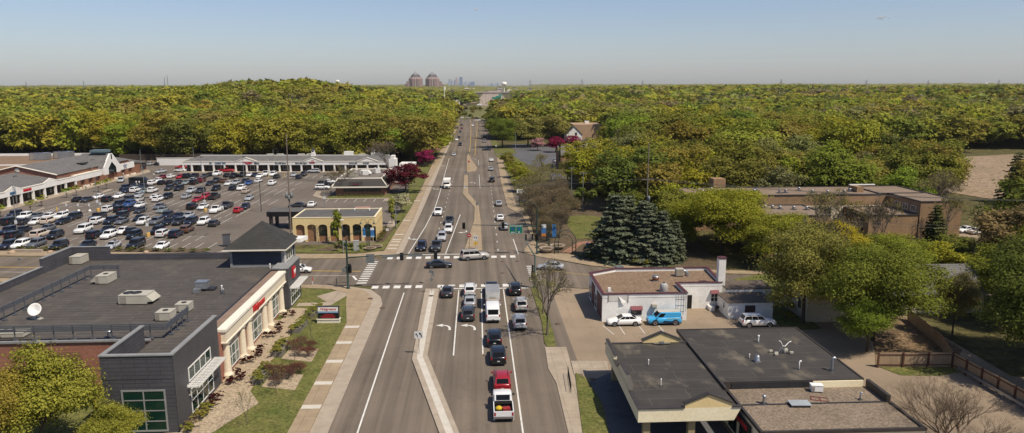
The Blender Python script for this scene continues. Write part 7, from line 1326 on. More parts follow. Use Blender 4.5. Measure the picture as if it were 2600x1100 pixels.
for i,(t,px,py,top,leg,st,a,lb) in enumerate((('T4',728,560,tw,tj,.02,0,'person in white shirt between cars before the black van, left of two'),('T4',810,560,tw,tk,.02,1,'person in white shirt between cars before the black van, right of two'),('T7',640,235,tw,tb,.16,1.5,'person in white top and dark trousers walking by the market hall'),('T4',1215,345,tw,tb,.05,.5,'person in white top beside the maroon sedan'),('T4',420,370,tr,tw,.12,2,'person in red top near the market hall entrance'),('T4',365,330,tw,tk,.1,3,'person in pale clothes by the cream pier base'),('T6',440,300,tb,tb,.05,0,'person in dark clothes on the pavement of the shopping row'))):
    x,y=g(t,px,py); o=thing('person',lb,'person',(x,y,.13 if i in(2,5,6) else .02),a); put('body',person_mesh('body',top,leg,st),o); mb=MB(); mb.lathe((0,.0,1.70),[(.10,-.06),(.105,.02),(.08,.08),(.01,.11)],12); mb.build('hair',[HAIR],o,True)
# ---------------------------------------------------------------- trees
LEAF=leafmat('leaf',.36,.7,1.25); NEED=leafmat('needle',.08,.45,1.3); TWIG=leafmat('twig',.0,.75,1.2)
BARK=mat('bark',(.085,.065,.048),.95,(.06,.047,.035),1.2); BARKB=mat('brown_bark',(.16,.115,.075),.95,(.12,.085,.055),1.2); BARKG=mat('grey_bark',(.15,.125,.10),.95,(.11,.09,.07),1.2)
def quads_mesh(name,C,Nrm,size,m,aspect=.75,tri=False):
    n=len(C); r=rng
    a=r.normal(size=(n,3)); Nrm=Nrm/np.linalg.norm(Nrm,axis=1,keepdims=True); u=np.cross(Nrm,a); u/=np.linalg.norm(u,axis=1,keepdims=True)+1e-9; v=np.cross(Nrm,u)
    s=(size*(.6+.8*r.random(n)))[:,None] if np.isscalar(size) else (size*(.6+.8*r.random(n)))[:,None]
    u=u*s; v=v*s*aspect
    V=np.stack([C-u-v,C+u-v*.6,C+u*.8+v,C-u*.7+v],1) if not tri else np.stack([C-u-v,C+u-v,C+v*1.4],1)
    k=V.shape[1]; V=V.reshape(-1,3)
    me=bpy.data.meshes.new(name); me.vertices.add(n*k); me.vertices.foreach_set('co',V.astype(np.float32).ravel()); me.loops.add(n*k); me.loops.foreach_set('vertex_index',np.arange(n*k,dtype=np.int32))
    me.polygons.add(n); me.polygons.foreach_set('loop_start',np.arange(0,n*k,k,dtype=np.int32)); me.polygons.foreach_set('loop_total',np.full(n,k,dtype=np.int32)); me.materials.append(m); me.update(calc_edges=True); me.validate(); return me
def unit(n):
    a=rng.normal(size=(n,3)); return a/np.linalg.norm(a,axis=1,keepdims=True)
SH={'round':(.20,1.,.42),'wood':(.04,1.,.43),'woodw':(.03,1.,.50),'woodt':(.03,1.,.33),'tall':(.12,1.,.30),'wide':(.24,1.,.52),'column':(.10,1.,.2),'low':(.08,1.,.55),'ragged':(.02,1.,.44)}
def crown_pts(n,shape='round',nb=16,clump=20,cs_=.045):
    """leaf clumps on the outside of overlapping boughs; unit tree: height 1, crown radius about .4"""
    z0,z1,R0=SH[shape]; zc,hz=(z0+z1)/2,(z1-z0)/2; cs=[];rs=[]
    for i in range(nb):
        while True:
            d=unit(1)[0]
            if d[2]>-.8: break
        f=(.35+.6*rng.random()) if nb>27 else .42+.42*rng.random(); cs.append((d[0]*R0*f,d[1]*R0*f,zc+d[2]*hz*f)); rs.append(R0*((.15+.17*rng.random()) if nb>27 else (.22+.24*rng.random())))
    cs.append((0,0,zc)); rs.append(R0*(.32 if nb>27 else .5)); cs=np.array(cs); rs=np.array(rs); K=max(8,n//clump)
    vz=min(1.25,hz/R0); sc=np.array([1,1,max(.62,vz*.8)])
    w_=rs**2; idx=rng.choice(len(cs),size=K*4,p=w_/w_.sum()); d=unit(K*4); d[:,2]=np.where(d[:,2]<-.45,-d[:,2]*.6,d[:,2]); d/=np.linalg.norm(d,axis=1,keepdims=True)
    P=cs[idx]+d*rs[idx][:,None]*(.72+.42*rng.random(K*4)**.8)[:,None]*sc
    D=np.linalg.norm((P[:,None,:]-cs[None])/sc,axis=2)/rs[None]; keep=(D.min(1)>.6)&(P[:,2]>z0*.7)
    P=P[keep][:K]; d=d[keep][:K]; rq=np.percentile(np.hypot(P[:,0],P[:,1]),96); P=P*np.array([R0/rq,R0/rq,1]); P[:,2]=z0+(P[:,2]-z0)*(1-z0)/max(.3,np.percentile(P[:,2],99.5)-z0); cs=cs*np.array([R0/rq,R0/rq,1])*.95; q=np.repeat(np.arange(len(P)),clump); m=len(q)
    off=rng.normal(size=(m,3))*np.array([1,1,.6])*cs_*(.6+.8*rng.random(len(P)))[q][:,None]
    return P[q]+off,d[q]+rng.normal(scale=.4,size=(m,3))+np.array([0,-.0,.35]),cs
def limb_mesh(cs,r0=.018,zt=.34,m=BARK,nl=9):
    mb=MB(); mb.tube([(0,0,-.03),(.004,0,zt*.5),(0,.004,zt),(0,0,.62)],[r0*1.35,r0,r0*.85,r0*.35],7)
    for c in cs[:nl]: b=(0,0,zt*.75+.12*random.random()); mb.tube([b,(c[0]*.5,c[1]*.5,(b[2]+c[2])/2+.02),tuple(c)],[r0*.55,r0*.35,r0*.12],5)
    return mb.mesh('trunk',[m])
TEMPL={}
def templ(key,shape,n,size,nb=16,m=LEAF):
    if key in TEMPL: return TEMPL[key]
    P,d,cs=crown_pts(n,shape,nb); TEMPL[key]=(quads_mesh('crown',P,d,size,m),limb_mesh(cs)); return TEMPL[key]
def spruce(key,n,size,R0=.30):
    if key in TEMPL: return TEMPL[key]
    P=[];D=[]; L=17
    for k in range(L):
        z=.06+.9*(k/L)**.95; r=R0*(1-z)**.72+.012; nbm=max(5,int(15*(1-z)+4)); a0=random.random()*6
        for j in range(nbm):
            a=a0+2*PI*j/nbm+random.uniform(-.15,.15); rr=r*random.uniform(.58,1.12)*(1+.16*math.sin(2*a+1.3)*(1-z)); q=max(5,int(n/(L*9)*(r/R0*1.3+.25)))
            t=rng.random(q)**.55; s_=rng.normal(scale=.030+.02*(1-z),size=q)*(1.15-t*.7)
            x=np.cos(a)*t*rr-np.sin(a)*s_; y=np.sin(a)*t*rr+np.cos(a)*s_; zz=z+.03-t*rr*.32+.1*t*t*rr+rng.normal(scale=.006,size=q)
            P.append(np.stack([x,y,zz],1)); D.append(np.stack([np.cos(a)*.5+rng.normal(scale=.35,size=q),np.sin(a)*.5+rng.normal(scale=.35,size=q),np.full(q,.9)],1))
    P=np.concatenate(P);D=np.concatenate(D); mb=MB(); mb.tube([(0,0,-.02),(0,0,.96)],[.017,.003],7)
    TEMPL[key]=(quads_mesh('needles',P,D,size,NEED,.45),mb.mesh('trunk',[BARK])); return TEMPL[key]
def bare(key,depth=6,buds=500,bud=.011,spread=.5,m=BARKG,r0=.02,stems=1,k=3):
    if key in TEMPL: return TEMPL[key]
    mb=MB(); tips=[]
    def br(p,d,l,r,dep):
        q=p+d*l*.5+Vector((random.uniform(-.03,.03),random.uniform(-.03,.03),.0))*l*2; e=p+d*l
        mb.tube([p,q,e],[r,r*.82,r*.66],5 if dep>depth-2 else k,caps=False)
        if dep<=2: tips.append((e,d)); tips.append((q,d))
        if dep==0: return
        n=2 if dep<depth-1 and random.random()<.55 else 3
        for i in range(n):
            ax=Vector((random.gauss(0,1),random.gauss(0,1),random.gauss(0,.5))).normalized(); a=random.uniform(.25,spread+.2)
            nd=(Matrix.Rotation(a,3,ax)@d); nd.z+=.10; nd.normalize(); br(e,nd,l*random.uniform(.66,.86),r*.62,dep-1)
    for s in range(stems):
        a=2*PI*s/max(1,stems); d=Vector((math.cos(a)*.35*(stems>1),math.sin(a)*.35*(stems>1),1)).normalized(); br(Vector((0,0,-.02)),d,.26 if stems==1 else .2,r0,depth)
    zs=max(v[2] for v in mb.v); rq=.42/np.percentile([math.hypot(v[0],v[1]) for v in mb.v],95); mb.v=[(x*rq,y*rq,z/zs) for x,y,z in mb.v]
    t=random.sample(tips,min(buds,len(tips))); C=np.array([(e[0]*rq,e[1]*rq,e[2]/zs) for e,_ in t])+rng.normal(scale=.012,size=(len(t),3))
    TEMPL[key]=(quads_mesh('buds',C,unit(len(t)),bud,LEAF),mb.mesh('branches',[m])); return TEMPL[key]
PALN={'yellow-green':(.200,.185,.022),'lime green':(.155,.165,.026),'mid green':(.100,.118,.024),'olive':(.155,.135,.030),'golden':(.215,.185,.030),'rust-tinged':(.165,.132,.040),'brown-grey':(.140,.115,.066),'dark green':(.062,.078,.022),'pale sage':(.165,.165,.062)}
def fol(c,k=.2):
    if c[1]<c[0]*.62 or c[2]>.075: return c
    c=tuple(v*(1-k)+m*k for v,m in zip(c,(.145,.138,.032))) if c[1]>c[0]*.62 and c[2]<.07 else c
    return (min(.62,c[0]*FOL[0]),min(.62,c[1]*FOL[1]),min(.5,c[2]*FOL[2]))
def plant(name,label,cat,x,y,h,wd,tp,col,group=None,parts=('crown','trunk'),z=None,rot=None):
    """wd: crown width in metres; templates are unit height"""
    o=thing(name,label,cat,(x,y,(hgt(x,y) if z is None else z)),random.random()*6.28 if rot is None else rot,group); s=wd/(tp[2] if len(tp)>2 else .84); o.scale=(s,s,h)
    put(parts[0],tp[0],o,fol(col)); put(parts[1],tp[1],o,col); return o
def vary(c,a=.16): return tuple(max(.004,v*random.uniform(1-a,1+a)) for v in c)
# near hand-placed trees ----------------------------------------------------------
def T(key,shape,n,size,nb): return templ(key,shape,n,size,nb)
NR=[T('nearA','round',42000,.0074,44),T('nearB','round',42000,.0074,36),T('nearC','wide',48000,.0068,54),T('nearD','ragged',30000,.0085,34)]
MD=[T('mid%d'%i,s,8500,.0150,nb) for i,(s,nb) in enumerate((('wood',30),('wood',16),('woodw',36),('woodt',28),('wood',24),('woodw',20)))]
YG=T('young','round',420,.045,7); COLM=T('column','column',1600,.028,12); BUSH=T('bush','low',700,.05,10); BLOS=T('blossom','round',3200,.022,20)
BARE=[bare('bare1',7,1200,.009,.5),bare('bare2',7,900,.009,.55),bare('bare3',6,5000,.0075,.55,stems=8,r0=.011)]
BNEAR=bare('barenear',8,1300,.0058,.5,k=4,r0=.03); FAN=bare('fan',8,60,.005,.34,BARKB,r0=.0115,stems=5,k=4); BYNG=bare('bareyoung',5,150,.012,.4,r0=.011)
SPR=[spruce('spruceA',9000,.018,.34),spruce('spruceB',7000,.018,.30)]
W1=(1.0,)
def tw(t,w_): return (t[0],t[1],w_ if w_<.8 or w_>1 else .84)
def top_at(px,py,Y): x,z=far(px,py,Y); return x,z
x,z=top_at(80,890,62.5); plant('maple_tree','yellow-green maple filling the lower corner before the brick wall','tree',x,62.5,z,8.4,NR[3],(.20,.185,.035),None)
x,z=top_at(-40,925,60); plant('maple_tree','orange-tinged maple half out of the photo at the lower corner','tree',x,59,z,7,NR[1],(.21,.155,.035),None)
x,z=top_at(300,1008,63.5); plant('maple_tree','smaller yellow-green maple in front of the green glass window','tree',x,62.0,z,4.6,NR[3],(.20,.185,.035),None)
x,y=g('a5',1905,985); _,z=top_at(1398,655,y); plant('bare_tree','leafless pale budding tree on the boulevard strip','tree',x,y,z,7.2,tw(BNEAR,.95),(.21,.18,.08),None,('foliage','branches'),.1)
x,y=g('a5',1760,540); plant('bare_tree','slim budding tree on the strip behind the larger one','tree',9.5,100.5,6.5,4.8,tw(BARE[0],.95),(.22,.21,.06),None,('foliage','branches'),.1)
x,z=top_at(2400,968,61); plant('bare_tree','wide leafless brown tree rising from the bottom edge by the car park','tree',x,59.5,z,11.5,tw(FAN,.95),(.10,.075,.045),None,('foliage','branches'),0)
x,z=top_at(2200,1040,60); plant('bare_tree','smaller leafless tree at the bottom edge in front of the gravel roof','tree',x-1,54.6,z-1.6,6,tw(FAN,.95),(.13,.10,.05),None,('foliage','branches'),0)
plant('maple_tree','large dense green tree between the dark roof and the fence','tree',51.5,87.5,12.3,12.6,NR[2],(.105,.116,.022))
plant('maple_tree','green understorey tree against the fence corner','tree',48.6,83.5,7.0,7.5,NR[1],(.10,.135,.02))
plant('oak_tree','olive half-leafed tree with thick dark trunk beside the annex','tree',45.4,94.6,13.4,11.5,NR[0],(.165,.145,.045))
plant('bare_tree','tall leafless tree right behind the dark-trunked olive one','tree',49.0,99.5,16.5,9,tw(BARE[0],.95),(.16,.14,.08),None,('foliage','branches'))
plant('maple_tree','golden yellow tree behind the big green one','tree',61,117,10,10,NR[1],(.27,.205,.02)); plant('maple_tree','lime tree wedged between golden tree and woods','tree',69,112,8,10,NR[0],(.15,.165,.025))
plant('maple_tree','wide yellow-green tree before the apartment wing','tree',48.5,137,12.6,15.5,NR[2],(.19,.18,.022)); plant('maple_tree','second yellow-green tree hugging the wide one','tree',55.0,126,9.5,12,NR[0],(.175,.17,.024))
for i,(x,y,h,w_,c,lb) in enumerate(((62.5,73,14,11,'dark green','dark tree just beyond the fence corner'),(69,79,16.5,13,'dark green','tallest dark tree at the right photo edge'),(64,62,12.5,10,'dark green','dark tree at the lower right photo corner'),(77,72,15,12,'mid green','mid green tree at the right edge behind the dark ones'),(74,93,11,11,'mid green','mid green tree behind the grey house roof'),(84,86,14,12,'mid green','green tree at the right edge above the dark ones'),(57.5,103,7.5,7,'olive','olive tree beside the cream cottage'),(63,88.5,8.5,5,'brown-grey','thin brown tree beside the climbing fence'))): plant('shade_tree',lb,'tree',x,y,h,w_,NR[i%3],vary(PALN[c],.1))
for x,y,h,w_,lb in ((26.3,133.2,13.4,12.5,'largest blue spruce of the park cluster'),(31.2,131.6,12.2,10.5,'second blue spruce beside the tall wooden pole'),(34.6,130.6,10.4,8.6,'third blue spruce right of the pole'),(29.2,135.2,12.9,9.5,'dark spruce filling the gap behind the first two'),(33.2,133.8,11.4,8,'dark spruce behind the tall wooden pole'),(37.6,132.0,8.2,5.6,'smallest blue spruce at the cluster end')): plant('blue_spruce',lb,'spruce',x,y,h,w_,tw(SPR[0],.64),vary((.052,.062,.058),.1),'blue spruces at the park corner',('needles','trunk'))
for x,y,h,w_,t,lb in ((*far(1071,283,405)[:1],405,far(1071,283,405)[1]-1,9,1,'dark spruce standing in the woods above the pink blossom'),(40,214,13.5,7,1,'dark pine between yellow-green trees behind the brick shop'),(60,151.5,11,9,0,'dark pine at the corner of the long apartment block'),(89,133,10.5,7,1,'dark spruce before the apartment side wing'),(100,131,8.5,6,1,'brownish spruce right of the darker one by the apartments'),(112,120,7,5,1,'low dark pine left of the red shrubs'),(137,215,13,8,0,'dark pine at the edge of the dry marsh'),(150,192,15,9,0,'dark pine cut by the right photo edge')): plant('conifer_tree',lb,'conifer',x,y,h,w_,tw(SPR[t],.6),vary((.035,.046,.024),.1),None,('needles','trunk'))
for x,y,h,w_,t,c,lb in ((-22.1,223.9,8.6,12.2,BLOS,(.105,.018,.028),'big dark maroon tree beside the mansard restaurant'),(-20.9,297,6.6,7.6,BLOS,(.30,.03,.10),'magenta blossom tree on the left of the road'),(-21.9,320,8.2,9.4,BLOS,(.46,.27,.27),'pale pink blossom tree behind the magenta one'),(-24.8,348,11.4,12.4,MD[0],(.082,.115,.02),'rounded bright green tree above the pink blossom'),(-19.9,187.9,4.9,5.6,BLOS,(.42,.40,.24),'small white blossom tree on the grass by the bank'),(-20.4,171.5,6.2,3.2,COLM,(.20,.19,.05),'slim yellow-green tree at the rear bank corner'),(-29.2,155.2-5.6,7.2,3.6,COLM,(.16,.17,.03),'slim green columnar tree before the bank arches'),
 (14,384,15.2,15.5,NR[0],(.09,.115,.02),'round bright green tree at the right roadside'),(28,390,17,18,MD[2],(.185,.165,.055),'broad olive tree over the shop drive, road side'),(42,394,17,18,MD[4],(.18,.15,.048),'broad olive tree over the shop drive, nearer the white house'),(31.3,366.7,6.2,7.6,BLOS,(.47,.25,.26),'pale pink blossom tree under the olive trees'),(39.4,356,7.4,8.4,BLOS,(.25,.02,.07),'magenta blossom tree left of the white garage'),(50.3,376,6.6,9,BLOS,(.25,.02,.07),'magenta blossom tree touching the white garage'),
 (11.8,440,10,9,MD[1],(.175,.155,.03),'yellow-olive tree beyond the round green tree'),(11.5,480,12,11,MD[3],(.19,.165,.03),'yellow-olive tree hanging over the far road'),(12,525,13,12,MD[0],(.165,.15,.03),'last yellow tree before the far junction')):
    nm='crabapple_tree' if 'blossom' in lb or 'maroon' in lb else 'street_tree'; plant(nm,lb,'tree',x,y,h,w_,t,c)
for x,y,h,w_,b,c,lb in ((-41.3,219,9.6,10.5,0,(.13,.095,.06),'leafless tree before the restaurant stair'),(-31.5,262,14,15.5,1,(.14,.105,.07),'large leafless tree hiding the end of the shopping row'),(-32.4,145.8,5.4,3.6,-1,(.14,.10,.05),'young leafless tree on the mulch by the bank'),(15,159,6.4,6,2,(.15,.105,.065),'brown twiggy clump behind the blue banners'),(18.6,163,7,6.5,2,(.15,.105,.065),'brown twiggy clump left of the park lawn'),(15.6,172,7,6,2,(.155,.11,.07),'brown twiggy clump in the middle of the roadside row'),(19.4,180,7.4,6.5,2,(.16,.115,.07),'brown twiggy clump behind the middle one'),(17.4,194,9.2,8,1,(.17,.14,.065),'tall half-bare street tree above the brown clumps'),(14.4,206,8.6,7.5,0,(.20,.17,.05),'leaning half-leafed street tree beside the letter board'),(22,200,8.4,7.5,1,(.17,.135,.07),'half-bare tree over the rear driveway'),(13.6,166,7.6,6,2,(.155,.115,.075),'brown twiggy clump overhanging the pavement'),(17.8,153.5,7.4,6.5,2,(.15,.11,.07),'brown twiggy clump between banners and path'),(14.2,180,8.2,7,2,(.16,.12,.075),'brown twiggy clump at the kerb bend'),(13.4,196,8,6.5,0,(.18,.15,.07),'half-leafed tree at the kerb beside the letter board'),(20.5,176,8.4,7.5,2,(.155,.115,.075),'brown twiggy clump at the lawn corner'),(16.4,200,9,7,1,(.17,.14,.07),'half-bare tree between two pavement trees'),(18.8,186.5,8.6,7.5,2,(.155,.115,.075),'brown twiggy clump behind the kerb bend'),(21.5,170,7.5,7,2,(.15,.105,.065),'brown twiggy clump nearest the park lawn'),(15,150.5,5.6,5.5,2,(.15,.105,.065),'low brown twiggy clump at the banner lamp'),(16.5,184,8,6.5,2,(.16,.115,.07),'brown twiggy clump below the tall street tree'),(21,189,8.5,7,2,(.155,.11,.07),'brown twiggy clump next to the slim pole'),(18,213,8.5,7.5,1,(.18,.15,.06),'half-bare tree between driveway and pavement'),(24,226,9,8,0,(.18,.15,.06),'half-leafed tree over the rear driveway bend'),(30,236,9.5,8,1,(.17,.14,.06),'half-bare tree beside the brown roofed shop'),(22,246,8.5,7.5,0,(.19,.16,.05),'half-leafed tree in front of the brown roofed shop'),(25,270,8,7,1,(.18,.15,.05),'half-leafed tree at the brick shop entrance'),
 (66,127,12,9,0,(.14,.11,.07),'bare forked tree before the apartment wing'),(72,124,13,9,1,(.15,.12,.08),'bare dark-stemmed tree right of the wing'),(84,142,10,8,0,(.16,.13,.06),'bare tree before the low apartment link'),(98,143,11,8,1,(.16,.13,.05),'bare tree crossing the big blank brick wall'),(104,140,9,7,0,(.15,.12,.06),'bare tree at the corner of the blank brick wall'),(74,154.5,10.5,11,1,(.17,.14,.06),'bare spreading tree before the long facade, left one'),(82,156,10,10,0,(.17,.14,.05),'bare spreading tree before the long facade, right one'),(112,168,13,12,0,(.16,.13,.06),'leaning bare tree beyond the apartment end wall'),(120,176,12,11,1,(.15,.115,.06),'bare brown tree left of the dry marsh')):
    plant('bare_tree' if b!=2 else 'twiggy_shrub',lb,'tree' if b!=2 else 'shrub',x,y,h,w_,tw(BARE[b] if b>=0 else BYNG,.95 if b!=2 else .9),c,None,('foliage','branches'))
for i,(x,y,h,w_,c) in enumerate(((14.8,222,7.6,7,'yellow-green'),(14.4,238,6.2,6,'olive'),(14,258,6,6.4,'yellow-green'),(13.2,286,5.6,5.6,'rust-tinged'),(13,306,4.8,5,'olive'))):
    plant('street_tree',['yellow-green street tree just beyond the black cabinet sign','olive street tree, next after the black cabinet sign tree','yellow-green street tree midway along the far pavement','rust-tinged street tree before the shop drive','low olive street tree at the shop drive mouth'][i],'tree',x,y,h,w_,MD[i],vary(PALN[c],.1))
for t,px,py,h,lb in (('b4',645,1050,4.0,'young bare tree at the tip of the rock bed'),('b4',910,755,3.6,'young bare tree by the nearer twig bed'),('b4',1088,470,3.6,'young bare tree by the farther twig bed'),('b4',1232,230,4.4,'young yellow-budded tree near the lawn sign')):
    x,y=g(t,px,py); plant('young_tree',lb,'tree',x,y,h,2.4,tw(BYNG,.85),(.20,.19,.05),None,('foliage','branches'),.09)
for t,px,py,h,lb in (('T1',565,275,3.0,'small staked tree at the hatched bay island, left'),('T1',768,178,3.0,'small staked tree at the hatched bay island, right'),('T7',105,465,3.0,'small tree left of the black sedan on the island'),('T7',378,405,3.2,'small tree above the black sedan on the island'),('T7',985,300,3.4,'small tree behind the white coupe'),('T7',1205,225,3.4,'small tree at the far island tip'),('T1',15,375,3.2,'small tree at the photo edge by the arcade')):
    x,y=g(t,px,py); plant('island_tree',lb,'tree',x,y,h,2.6,YG,vary((.17,.165,.03)),'small trees on the car park islands',('crown','trunk'),.05)
x,y=g('T1',680,235); mb=MB(); 
for t,p in (('T1',[(545,300),(800,205),(830,215),(560,310)]),('T1',[(1090,130),(1250,85),(1310,100),(1160,132)]),('T7',[(1040,330),(1240,240),(1400,235),(1100,335)])): mb.prism([g(t,*q) for q in p],0,.14)
struct('traffic_island',mb,[KERB])
for i,(x,y,h,w_,c,t,lb) in enumerate(((64,150,6,9,'yellow-green',2,'yellow-green tree before the west half of the long facade'),(60,122,7,9,'olive',0,'olive tree at the corner of the apartment wing'),(78,130,5,8,'olive',1,'olive tree right of the apartment wing'),(88,124,5.5,9,'mid green',4,'green tree below the low apartment link'),(79,116,6,9,'yellow-green',0,'yellow-green tree below the bare dark-stemmed one'),(97,122,4.6,8,'olive',2,'olive tree below the blank brick wall'),(74,143,5,7,'brown-grey',1,'brownish tree between wing and long facade'),(51,148,11,11,'mid green',0,'green tree hiding the west end of the long block'),(44,152,10,11,'olive',4,'olive tree between the tall pole and the apartments'),(41,141,8,8,'mid green',1,'green tree right behind the smallest spruce'),(91,110,6.5,9,'mid green',2,'green tree above the golden one'),(103,116,5,9,'olive',0,'olive tree left of the red-brown shrubs'),(45,158,11,10,'yellow-green',2,'yellow-green tree behind the tall spruce pole'),(36,168,8,8,'mid green',0,'green tree at the back of the park'),(80,101,8,10,'yellow-green',1,'yellow-green tree behind the grey house'),(118,140,9,9,'olive',4,'olive tree over the apartment car park'),(56,107,8,8,'lime green',1,'lime tree behind the cream cottage'))): plant('garden_tree',lb,'tree',x,y,h,w_,MD[t],vary(PALN[c],.1))
# shrubs --------------------------------------------------------------------------
def shrub(label,x,y,h,w_,c,group,name='shrub',z=.1): return plant(name,label,'shrub',x,y,h,w_,tw(BUSH,1.1),c,group,('foliage','stems'),z)
BG=(.060,.014,.016)
for i,(px,py,w_) in enumerate(((455,640,1.2),(520,645,1.1),(590,600,1.3),(550,560,1.0),(635,450,1.2),(700,440,1.2),(740,385,1.3),(785,335,1.2),(815,215,1.1),(880,215,1.2),(940,165,1.1),(950,120,1.2),(975,30,1.1),(1050,15,1.2),(375,790,1.5),(330,850,1.4))):
    x,y=g('b4',px,py); lbs=['burgundy barberry at the foot of the nearest cream column','burgundy barberry second along the nearest column','burgundy barberry at the bed edge by the first window','burgundy barberry tucked behind the nearest column base','burgundy barberry at the second column base','burgundy barberry between second and third columns, lower','burgundy barberry between second and third columns, upper','burgundy barberry beside the third column','burgundy barberry at the fourth column base','burgundy barberry between fourth and fifth columns, lower','burgundy barberry between fourth and fifth columns, upper','burgundy barberry beyond the fifth column','burgundy barberry at the farthest column base','burgundy barberry at the entrance block corner','burgundy barberry by the pergola post','burgundy barberry nearer the camera than the pergola']; shrub(lbs[i],max(x,-28.0) if i<14 else x,y,.75,w_,vary(BG,.15),'burgundy shrubs along the drugstore','barberry_shrub',.12)
for i,(px,py,w_,c) in enumerate(((290,880,1.5,'olive'),(240,930,1.4,'rust-tinged'),(200,980,1.5,'olive'),(150,1040,1.4,'brown-grey'),(90,1085,1.3,'olive'))): x,y=g('b4',px,py); shrub(['olive shrub after the last burgundy one by the grey wall','rusty shrub in the row along the grey wall','olive shrub midway down the grey wall row','brown shrub near the end of the grey wall row','olive shrub at the bottom photo edge by the grey wall'][i],x,y,.8,w_,vary(PALN[c]),'shrubs along the grey wall')
STON=courses('planter_block',(.24,.215,.18),(.20,.18,.15),(.12,.105,.09),.5,.2,.02)
for i,(pp,lb) in enumerate(((((690,600),(770,600),(875,470),(800,470)),'stone planter with juniper, nearest of the row on the lawn'),(((870,350),(965,350),(1035,240),(950,240)),'stone planter with juniper, middle of the row on the lawn'),(((1040,135),(1125,135),(1205,50),(1130,50)),'stone planter with juniper, farthest of the row on the lawn'),(((1200,-10),(1265,-10),(1320,-80),(1265,-80)),'small stone planter with juniper near the entrance walk'))):
    P=[g('b4',*q,.65) for q in pp]; cx,cy=sum(p[0] for p in P)/4,sum(p[1] for p in P)/4; o=thing('stone_planter',lb,'planter',(cx,cy,.1),0,'stone planters on the lawn'); mb=MB(); mb.prism(P,.1,.75); mb.build('block_wall',[STON],o)
    for k in range(4): t=k/3; a=tuple(P[0][j]*(1-t)*.5+P[1][j]*(1-t)*.5+P[2][j]*t*.5+P[3][j]*t*.5 for j in(0,1)); shrub(f'low spreading juniper in the {("nearest","middle","farthest","small")[i]} stone planter, '+('front end','just behind the front','just before the back','back end')[k],a[0],a[1],.4,1.7,vary((.13,.125,.028),.1),'junipers in the stone planters','juniper_shrub',.72)
TWR=(.20,.075,.05)
for i,(px,py) in enumerate(((1080,330),(1150,300),(1220,330),(1120,380),(1210,390),(900,600),(960,570),(1020,600),(940,650),(1060,560),(860,560),(1130,540))): x,y=g('b4',px,py); o=plant('dogwood_shrub',('red-stemmed shrub in the farther twig bed, ' if i<5 else 'red-stemmed shrub in the nearer twig bed, ')+['far side','middle back','road side','wall side front','road side front','wall side','middle','road side front','nearest','road side back','by the planter','outer corner'][i],'shrub',x,y,1.35,1.9,tw(BARE[2],.9),vary(TWR),'red twig shrubs on the lawn',('foliage','stems'),.1)
mb=MB(); mb.prism([g('b4',*q) for q in ((960,410),(1240,440),(1305,320),(1060,290))],0,.105); mb.prism([g('b4',*q) for q in ((780,670),(1085,700),(1165,560),(880,520))],0,.105); struct('twig_bed',mb,[ROCKM])
for i,(px,py,w_) in enumerate(((60,870,1.5),(20,840,1.4),(250,900,1.3),(420,940,.9),(170,900,1.2),(-40,930,1.3))): x,y=g('e6',px,py); shrub(['round dark shrub left of the sage cabinet','round dark shrub behind the slim lamp pole','round dark shrub between the two cabinets','small round shrub right of the pale cabinet','round dark shrub behind the corner mast','round dark shrub at the near end of the bank bed'][i],x,y,1.3,w_,vary((.045,.055,.018)),'round shrubs by the bank','round_shrub')
for i in range(9): shrub('clipped low shrub '+['at the stair end','second from the stair','third from the stair','left of the middle window','under the middle window','right of the middle window','third from the brick corner','second from the brick corner','at the brick corner'][i]+' of the restaurant front',-40.8+1.5*i,215.8,.8,1.2,vary((.08,.085,.022)),'clipped shrubs before the restaurant','clipped_shrub')
for i in range(8): shrub('brown dry shrub in the bank side bed, '+['nearest the lamp','second','third','fourth','fifth','sixth','seventh','farthest'][i]+' along the wall',-20.8+random.uniform(-.4,.4),152.2+1.6*i,1.0,1.5,vary((.10,.08,.035)),'dry shrubs beside the bank')
for i,(x,y,h,w_,c,lb) in enumerate(((22.5,134.6,1.2,3.2,'mid green','spreading green shrub by the crossing garden'),(25.5,131.8,.9,2.4,'mid green','low green shrub among white stones'),(28.6,150.5,2.4,4,'mid green','green mound on the park lawn edge'),(26,152,2.2,3.6,'yellow-green','yellow-green mound on the park lawn edge'),(29.2,128.2,1.3,1.6,'golden','yellow shrub before the spruces, left one'),(31.2,127.6,1.3,1.6,'golden','yellow shrub before the spruces, right one'),(28.5,186.5,6.0,6.5,'dark green','dark evergreen mass behind the park, road side'),(33.5,186,6.5,7,'dark green','dark evergreen mass behind the park, pole side'),(46.4,99.6,1.4,3,'lime green','sunny green shrub beyond the annex'),(43.8,96.6,.9,2,'olive','olive hedge beside the parked white crossover'),(106,130,3.4,6,'rust-tinged','red-brown leafing shrub below the blank wall, left'),(111,126,3.2,6,'rust-tinged','red-brown leafing shrub below the blank wall, right'))):
    shrub(lb,x,y,h,w_,vary((.17,.05,.035)) if 'red-brown' in lb else vary(PALN[c],.08),None,'garden_shrub',.05)
for i in range(16):
    t=i/15; shrub('strappy green clump along the planted verge, '+['at the photo edge','second from the edge','third from the edge','fourth from the edge','before the white crossover','before the grey crossover','left of the stone slab','behind the stone slab','right of the stone slab','before the black crossover','right of the second boulder','before the parapet corner','before the large black SUV','left of the last boulder','right of the last boulder','at the coupe end'][i],-93+38.6*t,148.1-4.0*t+random.uniform(-.5,.5),.7,1.6,vary((.075,.085,.022)),'green clumps in the planted verge','verge_clump',.16)
